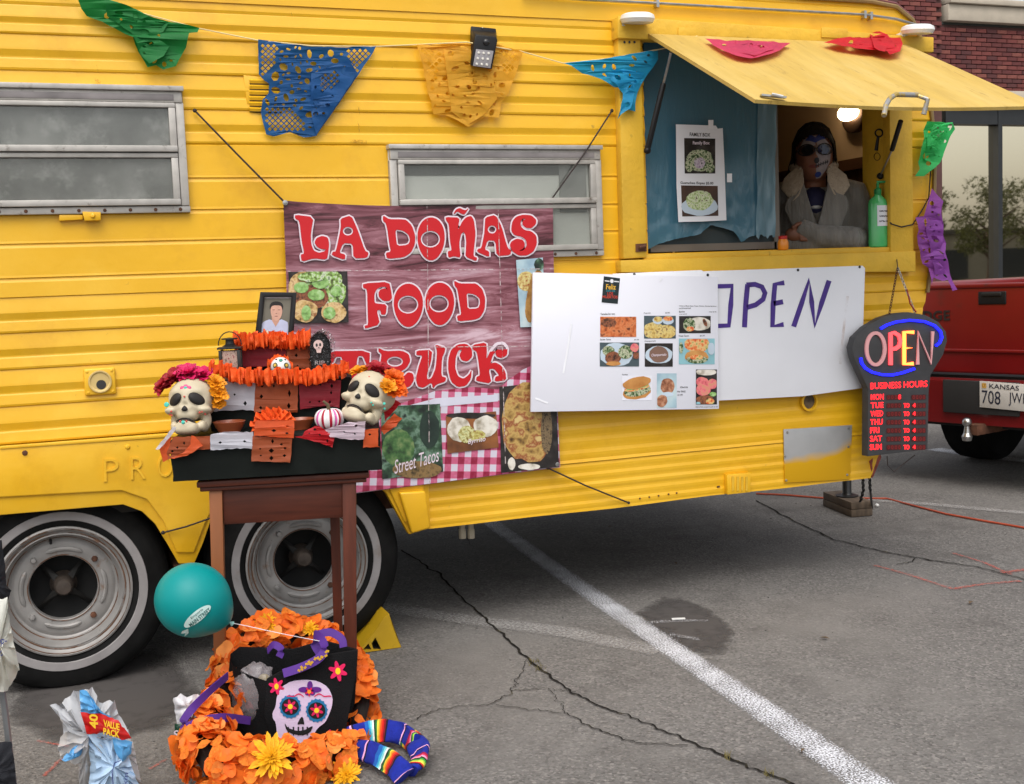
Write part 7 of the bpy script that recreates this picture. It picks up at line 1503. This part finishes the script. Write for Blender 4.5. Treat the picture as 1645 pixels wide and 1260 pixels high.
fpaint('face_paint', [(-.038, .052), (-.02, .078), (0, .062), (.022, .080), (.042, .056), (.02, .050), (0, .040), (-.02, .048)], pb2, 1.042)
fpaint('face_paint', oval(.003, -.030, .010, .012, 10), pk2, 1.045)
for i in range(6): fpaint('face_paint', [(.000+i*.009, -.058+i*.003), (.003+i*.009, -.058+i*.003), (.003+i*.009, -.044+i*.003), (.000+i*.009, -.044+i*.003)], pk2, 1.045)
fpaint('face_paint', [(-.004, -.053), (.050, -.037), (.050, -.034), (-.004, -.049)], pk2, 1.046)
fpaint('face_paint', oval(.010, -.083, .013, .010, 10), pb2, 1.045)
fpaint('lips', oval(-.006, -.052, .022, .007, 14), mat('lips', srgb(110, 50, 44), .5), 1.036)
for ex in (-.033, .033):
    q = MB(); q.tube([face(ex+.029*math.cos(t)*(1-.1*math.sin(t)), .012+.021*math.sin(t), 1.12) for t in [2*math.pi*i/20 for i in range(20)]], .0024, 6, closed=True); gs = q.build('glasses', m_black, per)
    q = MB(); q.add([face(ex, .012, 1.12)]+[face(ex+.028*math.cos(t), .012+.020*math.sin(t), 1.12) for t in [2*math.pi*i/16 for i in range(16)]], [(0, 1+i, 1+(i+1) % 16) for i in range(16)]); q.build('lens', glass('spectacle_lens', (.55, .56, .58), .035, .05), gs)
    q = MB(); e = 1 if ex > 0 else -1; q.tube([face(ex+e*.029, .014, 1.11), Pn(e*.084, -.01, 1.80)], .002, 6); q.build('temple', m_black, gs)
q = MB(); q.tube([face(-.005, .016, 1.13), face(.005, .016, 1.13)], .0022, 6); q.build('bridge', m_black, per)
# ------------------------------------------------ bottles and hook on the hatch
SZ = W(1031, 409, -.02).z
sa = thing('sanitizer_bottle', 'green pump bottle of hand gel standing on the hatch sill', 'bottle', W(1411, 394, .05))
b0 = W(1411, 394, .0); b0.z = SZ; m_gel = mat('green_gel', srgb(84, 196, 116), .12, var=.05, trans=.15, spec=.6); s_ = .88
ht = W(1411, 318, .03).z-SZ
q = MB(); q.lathe([(.040, .0), (.045, .004), (.045, ht*.86), (.040, ht*.94), (.018, ht*1.03), (.013, ht*1.08)], b0, (0, 0, 1), 28, (1.0, .66)); q.build('bottle', m_gel, sa)
q = MB(); q.lathe([(.014, 0), (.015, .004), (.015, .022), (.010, .026), (.006, .030), (.006, .048), (.004, .05)], b0+V((0, 0, ht*1.05)), (0, 0, 1), 16); pu = q.build('pump', mat('green_pump', srgb(20, 140, 74), .4), sa)
q = MB(); zp = b0+V((0, 0, ht*1.05+.048)); q.tube([zp+V((.012, .004, .0)), zp+V((-.006, -.002, .004)), zp+V((.030, -.010, .004))], .005, 8); q.build('nozzle', MATS['green_pump'], pu)
q = MB(); RB = Matrix.Rotation(math.radians(-20), 3, 'Z')
def lab_(u, v): a = lerp(-.55, .95, u); p = V((.0460*math.sin(a), -.0460*.66*math.cos(a), lerp(ht*.42, ht*.83, v))); return b0+p
q.grid(lab_, 8, 2); lb2 = q.build('paper_label', m_paper, sa)
for k in range(3): q = MB(); q.grid(lambda u, v: b0+V((.0467*math.sin(lerp(-.35, .7, u)), -.0467*.66*math.cos(lerp(-.35, .7, u)), lerp(ht*(.70-.10*k), ht*(.73-.10*k), v))), 6, 1); q.build('handwriting', worn('pen_ink', (.03, .03, .05), .45, .5, 300), lb2, smooth=0)
jr = thing('sauce_jar', 'small orange jar with a red lid standing on the hatch sill', 'jar', W(1258, 398, .0))
j0 = W(1258, 400, -.012); j0.z = SZ
q = MB(); q.lathe([(.016, 0), (.020, .003), (.022, .012), (.022, .030), (.018, .040), (.017, .044)], j0, (0, 0, 1), 20); q.build('jar', mat('orange_jar', srgb(226, 134, 14), .3, spec=.6), jr)
q = MB(); q.lathe([(.0175, .0), (.018, .012), (.015, .014), (0, .014)], j0+V((0, 0, .0435)), (0, 0, 1), 20); q.build('lid', mat('red_lid', srgb(180, 30, 20), .4), jr)
ky = thing('bottle_opener', 'metal bottle opener hanging on the inner jamb of the serving hatch', 'opener', XP(1410, 245, OP[1]-.03))
kx = OP[1]-.026
q = MB(); K0 = lambda px, py: XP(px, py, kx-.004)
q.tube([K0(1412+6*math.cos(t), 214+6*math.sin(t)) for t in [2*math.pi*i/12 for i in range(12)]], .0035, 6, closed=True); q.tube([K0(1411, 220), K0(1408, 242)], [.006, .009], 8); q.build('blade', m_blackmetal, ky)
q = MB(); q.tube([K0(1409+5*math.cos(t), 252+6*math.sin(t)) for t in [2*math.pi*i/12 for i in range(12)]], .0014, 5, closed=True); q.build('ring', m_rust, ky)
# ================================================================ the red pickup behind the sign
TA_ = math.radians(17.8); TN = V((math.cos(TA_), math.sin(TA_), 0)); TS_ = V((math.sin(TA_), -math.cos(TA_), 0)); TO = V((5.0, 1.3, 0))
cen = (PP(1594, 478, TO, TN)-TO).dot(TS_)
def K3(s, f, z): return TO+TS_*(cen+s)+TN*f+V((0, 0, z))
TR = Matrix((TS_, TN, V((0, 0, 1)))).transposed()
trk = thing('pickup_truck', 'red pickup truck parked tail-first beyond the trailer nose', 'truck', K3(0, 2.4, 0))
m_tred = mat('faded_red_paint', srgb(110, 13, 15), .35, var=.12, scale=4, coat=.35, dirt=[(srgb(70, 30, 26), .6, .8, 9.0)]); m_tdk = mat('truck_shadow_black', (.015, .014, .014), .8)
def kb(nm, s, f, z, d, m, par=trk, bev=.006): q = MB(); q.box(K3(s, f, z), d, TR); return q.build(nm, m, par, bevel=bev, seg=3)
tz = PP(1560, 459, TO, TN).z; zlow = PP(1560, 600, TO, TN).z
tg = kb('tailgate', 0, .03, (tz+zlow)/2, (1.52, .06, tz-zlow), m_tred, bev=.014)
kb('lower_ridge', 0, -.004, lerp(zlow, tz, .26), (1.46, .02, .02), m_tred, tg); kb('top_cap', 0, .03, tz-.004, (1.53, .075, .03), m_tred, tg, .010)
q = MB(); q.box(K3(0, .0, PP(1591, 479, TO, TN).z), (.170, .012, .075), TR); hd = q.build('handle', m_black, tg, bevel=.02, seg=3)
kb('handle_lip', 0, -.008, PP(1591, 473, TO, TN).z, (.120, .012, .022), m_blackmetal, hd, .005)
o_ = PP(1449, 517, TO-TN*.003, TN); q = MB(); put_text(q, 'DODGE', o_, PP(1526, 515, TO-TN*.003, TN)-o_, PP(1449, 501, TO-TN*.003, TN)-o_, .03, 1.05, vec=-TN*.002); q.build('lettering', mat('badge_black', (.02, .012, .012), .5), tg)
for s in (-1, 1):
    kb('bed_side', s*.90, 1.15, (tz+.02+.55)/2, (.14, 2.3, tz+.02-.55), m_tred, bev=.04); kb('tail_lamp', s*.84, -.01, tz-.22, (.13, .04, .34), mat('lamp_red', srgb(150, 20, 16), .2), bev=.015)
kb('bed_floor', 0, 1.15, .62, (1.6, 2.2, .06), m_tdk); kb('bed_front', 0, 2.3, (tz+.6)/2, (1.7, .06, tz-.6), m_tred)
# cab
cb = MB(); prof = [(2.35, .5), (2.35, tz), (2.50, 1.78), (3.5, 1.82), (4.2, tz+.02), (5.4, tz-.08), (5.5, .5)]
cb.prism([K3(-.92, f, z) for f, z in prof], TS_*1.84); cb.build('cab', m_tred, trk, bevel=.05, seg=3)
q = MB(); q.add([K3(-.7, 2.385, tz+.06), K3(.7, 2.385, tz+.06), K3(.66, 2.485, 1.70), K3(-.66, 2.485, 1.70)], [(0, 1, 2, 3)]); q.build('rear_window', mat('cab_glass', (.02, .022, .024), .05, spec=.8), trk, smooth=0)
# bumper with step, plate, hitch
zb1, zb0 = PP(1530, 612, TO-TN*.16, TN).z, PP(1530, 672, TO-TN*.16, TN).z
bmp = MB(); pr_ = [(-1.0, .0, 0), (-.96, -.10, .0), (-.55, -.17, 0), (-.30, -.17, 0), (.30, -.17, 0), (.55, -.17, 0), (.96, -.10, 0), (1.0, 0, 0)]
q = MB(); top = [K3(s, f, zb1) for s, f, _ in pr_]; bot = [K3(s, f+.02, zb0-(.03 if abs(s) < .6 else -.02)) for s, f, _ in pr_]; bk1 = [K3(s, .06, zb1) for s, f, _ in pr_]; n_ = len(pr_)
q.add(top+bot+bk1, [(i, i+1, n_+i+1, n_+i) for i in range(n_-1)]+[(i, i+1, 2*n_+i+1, 2*n_+i) for i in range(n_-1)]); bp_ = q.build('bumper', m_tred, trk, smooth=.5)
for s in (-.62, .62): kb('step_pad', s, -.07, zb1+.008, (.42, .16, .014), m_black, bp_, .004)
kb('plate_recess', 0.02, -.165, (zb1+zb0)/2+.02, (.46, .02, .19), m_tdk, bp_, .004)
PN = TO-TN*.185
pq = [PP(px, py, PN, TN) for px, py in [(1573.5, 612), (1650, 618), (1650, 660), (1573.5, 652)]]
w_ = (pq[1]-pq[0]).normalized()*.30; h_ = pq[3]-pq[0]; h_ = V((0, 0, -1))*.150
p0 = pq[0]; q = MB(); q.prism([p0, p0+w_, p0+w_+h_, p0+h_], TN*.003); pt = q.build('license_plate', mat('plate_enamel', srgb(196, 192, 186), .4, var=.08, scale=12), trk, bevel=.002)
def ptx(s, x0, x1, y0, y1, m, b=.0):
    q = MB(); o = p0+w_*x0+h_*y1-TN*.002; put_text(q, s, o, w_*(x1-x0), -h_*(y1-y0), b); q.build('plate_lettering', m, pt, smooth=0)
m_pl_ = mat('plate_navy', srgb(30, 34, 52), .5); ptx('KANSAS', .20, .78, .07, .25, m_pl_, .01); ptx('708', .05, .42, .34, .84, m_pl_, .0); ptx('JWH', .58, .97, .34, .84, m_pl_, .0)
q = MB(); q.flat([[p0+w_*x+h_*y-TN*.002 for x, y in ((.05, .07), (.14, .07), (.14, .26), (.05, .26))]]); stk = q.build('date_sticker', mat('sticker_amber', srgb(196, 150, 70), .5), pt, smooth=0)
ptx('LY', .06, .13, .10, .22, m_ink)
hz_ = PP(1570, 690, TO-TN*.18, TN)
q = MB(); q.bar(K3(.05, .2, hz_.z+.01), K3(.0, -.22, hz_.z), .07, .06); hitch = q.build('hitch_bar', m_rust, trk, bevel=.004)
q = MB(); cH = K3(-.02, -.24, hz_.z+.045); q.ell(cH, (.027, .027, .027), 16, 12); q.lathe([(.02, -.06), (.014, -.02)], cH, (0, 0, 1), 12); q.lathe([(.025, -.105), (.03, -.08), (.02, -.06)], cH, (0, 0, 1), 10); q.build('hitch_ball', m_chrome, hitch)
kb('chassis', 0, 1.3, .42, (.9, 2.6, .14), m_tdk); kb('axle', 0, .95, .36, (1.5, .12, .12), m_tdk)
for s in (-.60, .80):
    for f in (.98, 4.4):
        if f > 4 and s < 0: continue
        c = K3(s, f, .385); q = MB(); q.lathe([(.22, -.14), (.34, -.14), (.378, -.11), (.385, 0), (.378, .11), (.34, .14), (.22, .14)], c, TS_, 40)
        for p in q.v: p.z = max(.004, p.z)
        wh = q.build('wheel', m_tyre, trk); q = MB(); q.lathe([(.22, -.10), (.10, -.08), (0, -.08)], c, TS_, 24); q.lathe([(.22, .10), (.10, .08), (0, .08)], c, TS_, 24); q.build('rim', m_chrome, wh)
# ================================================================ the brick building behind
BYW = 11.5
bld = thing('brick_building', 'red brick commercial building with stone bands and large dark-framed windows', 'building', (16, BYW+3, 0))
m_mort = mat('mortar', srgb(84, 56, 53), .9, var=.1, scale=8); m_stone = mat('limestone', srgb(176, 166, 150), .8, var=.08, scale=5, bump=.2, bscale=20)
m_bricks = [mat('brick_%d' % i, srgb(*c), .85, var=.18, scale=14, bump=.3, bscale=60) for i, c in enumerate([(98, 48, 45), (108, 54, 50), (90, 43, 42), (118, 66, 58), (80, 42, 42)])]
zL_ = W(1645, 150, BYW).z; zS0 = W(1560, 38, BYW).z; zS1 = zS0+.26
q = MB(); q.box((22, BYW+.16, (zL_+zS0)/2), (24, .3, zS0-zL_)); q.box((12.0, BYW+.12, 3.5), (3.0, .3, 7.0)); wl = q.build('wall', m_mort, bld)
q = MB(); q.box((24, BYW-.02, (zS0+zS1)/2), (20.9, .24, zS1-zS0)); q.build('stone_sill', m_stone, bld, bevel=.015); q = MB(); q.box((24, BYW-.05, zS1+.05), (20.9, .30, .09)); q.build('stone_sill', m_stone, bld, bevel=.01)
q = MB(); q.box((24, BYW-.03, zL_-.10), (20.8, .2, .22)); q.build('stone_lintel', m_stone, bld, bevel=.01)
# bricks one by one where they show
bh = .0715; bw = .21; bm_ = []
for m_ in m_bricks:
    q = MB(); q.box((0, 0, 0), (bw-.012, .06, bh-.011)); o = q.build('brick', m_, None, bevel=.004, seg=1, smooth=0); o.data.transform(Matrix.Translation((0, 0, -(bh-.011)/2))); bm_.append(o.data); bpy.data.objects.remove(o)
rb = random.Random(8); nb = 0
for zi in range(int(2.0/bh)):
    z = zL_+.04+zi*bh
    for xi in range(-2, 16):
        x = 12.95+xi*bw+(bw/2 if zi % 2 else 0); pier = x < 13.42
        if z > zS0-.05 and not pier: continue
        if x > 15.45 or x < 12.65 or nb >= 300 or z > 5.75: continue
        o = bpy.data.objects.new('brick', rb.choice(bm_)); COL.objects.link(o); o.parent = wl
        o.location = V((x+rb.uniform(-.002, .002), BYW+(-.05 if pier else -.005)+rb.uniform(-.003, .003), z))-V(bld.location); nb += 1
# far bricks by material
def brickmat():
    m = bpy.data.materials.new('far_brickwork'); m.use_nodes = True; t = m.node_tree; N = t.nodes; L = t.links; b = N['Principled BSDF']; b.inputs['Roughness'].default_value = .9
    tc = N.new('ShaderNodeTexCoord'); sp = N.new('ShaderNodeSeparateXYZ'); cb_ = N.new('ShaderNodeCombineXYZ'); L.new(tc.outputs['Object'], sp.inputs[0]); L.new(sp.outputs[0], cb_.inputs[0]); L.new(sp.outputs[2], cb_.inputs[1])
    k = N.new('ShaderNodeTexBrick'); L.new(cb_.outputs[0], k.inputs['Vector']); k.inputs['Scale'].default_value = 1; k.inputs['Brick Width'].default_value = .21; k.inputs['Row Height'].default_value = .0715; k.inputs['Mortar Size'].default_value = .006
    k.inputs['Color1'].default_value = (*srgb(104, 52, 48), 1); k.inputs['Color2'].default_value = (*srgb(88, 43, 42), 1); k.inputs['Mortar'].default_value = (*srgb(84, 56, 53), 1); L.new(k.outputs[0], b.inputs['Base Color']); return m
q = MB(); q.box((22.6, BYW-.008, (zL_+zS0)/2+.02), (14.0, .06, zS0-zL_-.06)); q.box((12.0, BYW-.05, 2.0), (2.6, .06, 4.0)); q.build('brickwork', brickmat(), bld, smooth=0)
# shop front: frame, panes, what stands inside
m_frm = mat('dark_frame', (.018, .02, .022), .4); zg1 = zL_-.24; zg0 = .35
q = MB(); q.box((24, BYW+.05, zg1-.14), (20.8, .12, .28)); fr_ = q.build('head_frame', m_frm, bld); q = MB(); q.box((24, BYW+.05, zg0-.1), (20.8, .2, .5)); q.build('base_panel', m_frm, bld)
def store_glass():
    m = bpy.data.materials.new('shop_glass'); m.use_nodes = True; t = m.node_tree; N = t.nodes; L = t.links; N.clear(); o = N.new('ShaderNodeOutputMaterial')
    tr = N.new('ShaderNodeBsdfTransparent'); tr.inputs[0].default_value = (.55, .6, .56, 1); gl_ = N.new('ShaderNodeBsdfGlossy'); gl_.inputs['Roughness'].default_value = .02; gl_.inputs[0].default_value = (1.0, .90, .70, 1)
    mx = N.new('ShaderNodeMixShader'); mx.inputs[0].default_value = .9; L.new(tr.outputs[0], mx.inputs[1]); L.new(gl_.outputs[0], mx.inputs[2]); L.new(mx.outputs[0], o.inputs[0]); return m
m_sg = store_glass()
xm = [13.5, W(1606, 330, BYW).x, 16.6, 18.6, 20.6]
for a, b in zip(xm, xm[1:]):
    q = MB(); q.box(((a+b)/2, BYW+.10, (zg0+zg1)/2), (b-a, .012, zg1-zg0)); q.build('shop_pane', m_sg, bld, smooth=0); q = MB(); q.box((b, BYW+.05, (zg0+zg1)/2), (.085, .14, zg1-zg0-.02)); q.build('mullion', m_frm, bld)
q = MB(); q.box((24, BYW+.02, 6.7), (20.8, .02, 1.9)); up_ = q.build('upper_glazing', m_sg, bld, smooth=0)
for x in (14.35, 15.7, 17.0): q = MB(); q.box((x, BYW-.0, 6.6), (.09, .10, 1.8)); q.build('upper_mullion', m_frm, up_)
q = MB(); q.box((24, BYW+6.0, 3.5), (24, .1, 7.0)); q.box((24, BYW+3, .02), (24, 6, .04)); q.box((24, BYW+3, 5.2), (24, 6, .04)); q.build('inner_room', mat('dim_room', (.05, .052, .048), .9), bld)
m_shelf = mat('shop_fittings', (.06, .06, .05), .7, var=.4)
for x, y, z, d in ((14.4, BYW+1.5, 1.6, (1.2, .06, 1.7)), (15.3, BYW+1.2, 1.2, (.10, .10, 2.2)), (16.5, BYW+1.0, 1.3, (1.6, .5, .9)), (15.0, BYW+1.0, .8, (.7, .5, .8))):
    q = MB(); q.box((x, y, z), d); q.build('display_rack', m_shelf, bld, bevel=.01)
# ------------------------------------------------ trees and a low shop across the lot, seen mirrored in the glass
def tree(x, y, h, lab, seed):
    r = random.Random(seed); t = thing('street_tree', lab, 'tree', (x, y, 0), 'trees across the parking lot')
    q = MB(); q.tube([V((x, y, 0)), V((x+.1, y, h*.25)), V((x+.05, y+.1, h*.5)), V((x, y, h*.8))], [.22, .17, .12, .03], 8)
    for k in range(7):
        a = r.uniform(0, 6.28); z = h*r.uniform(.3, .6); q.tube([V((x, y, z)), V((x+math.cos(a)*h*.14, y+math.sin(a)*h*.14, z+h*.12)), V((x+math.cos(a)*h*.26, y+math.sin(a)*h*.26, z+h*.2))], [.08, .05, .015], 6)
    q.build('trunk', mat('bark', srgb(70, 56, 46), .9, var=.3), t); q = MB()
    cl = [(x+r.gauss(0, h*.17), y+r.gauss(0, h*.17), h*r.uniform(.4, .95), h*r.uniform(.07, .14)) for _ in range(26)]
    for k in range(2600):
        cx, cy, cz, cr = r.choice(cl); d = V((r.gauss(0, 1), r.gauss(0, 1), r.gauss(0, .8))).normalized()*cr*r.uniform(.5, 1.05); p = V((cx, cy, cz))+d; u = V((r.uniform(-1, 1), r.uniform(-1, 1), r.uniform(-1, 1))).normalized(); v = u.cross(V((r.random(), 1, r.random()))).normalized(); s = r.uniform(.07, .14)
        q.add([p-u*s, p+v*s*.5, p+u*s, p-v*s*.5], [(0, 1, 2, 3)])
    q.build('crown', mat('autumn_leaves', srgb(74, 78, 40), .7, var=.4, scale=2, transl=.3), t, smooth=0)
tree(43, -19, 5.6, 'nearest broad leafy tree across the parking lot behind the camera', 1); tree(51, -24, 6.2, 'farther broad leafy tree across the parking lot behind the camera', 2); tree(36.5, -16, 4.6, 'smaller leafy tree across the parking lot behind the camera', 3)
lw = thing('low_shop', 'low grey shop across the parking lot, mirrored in the dark windows', 'building', (44, -34, 0))
q = MB(); q.box((44, -36, 1.7), (60, 8, 3.4)); q.build('wall', mat('grey_render', srgb(120, 116, 104), .8, var=.15, scale=.4), lw)
q = MB(); q.box((44, -36, 3.5), (60.6, 8.6, .3)); q.build('roof', mat('dark_roof', srgb(60, 58, 54), .8), lw)
for k in range(12): q = MB(); q.box((17+k*5, -31.96, 1.5), (2.6, .12, 1.8)); q.build('window', mat('shop_dark_window', (.02, .025, .03), .1), lw)
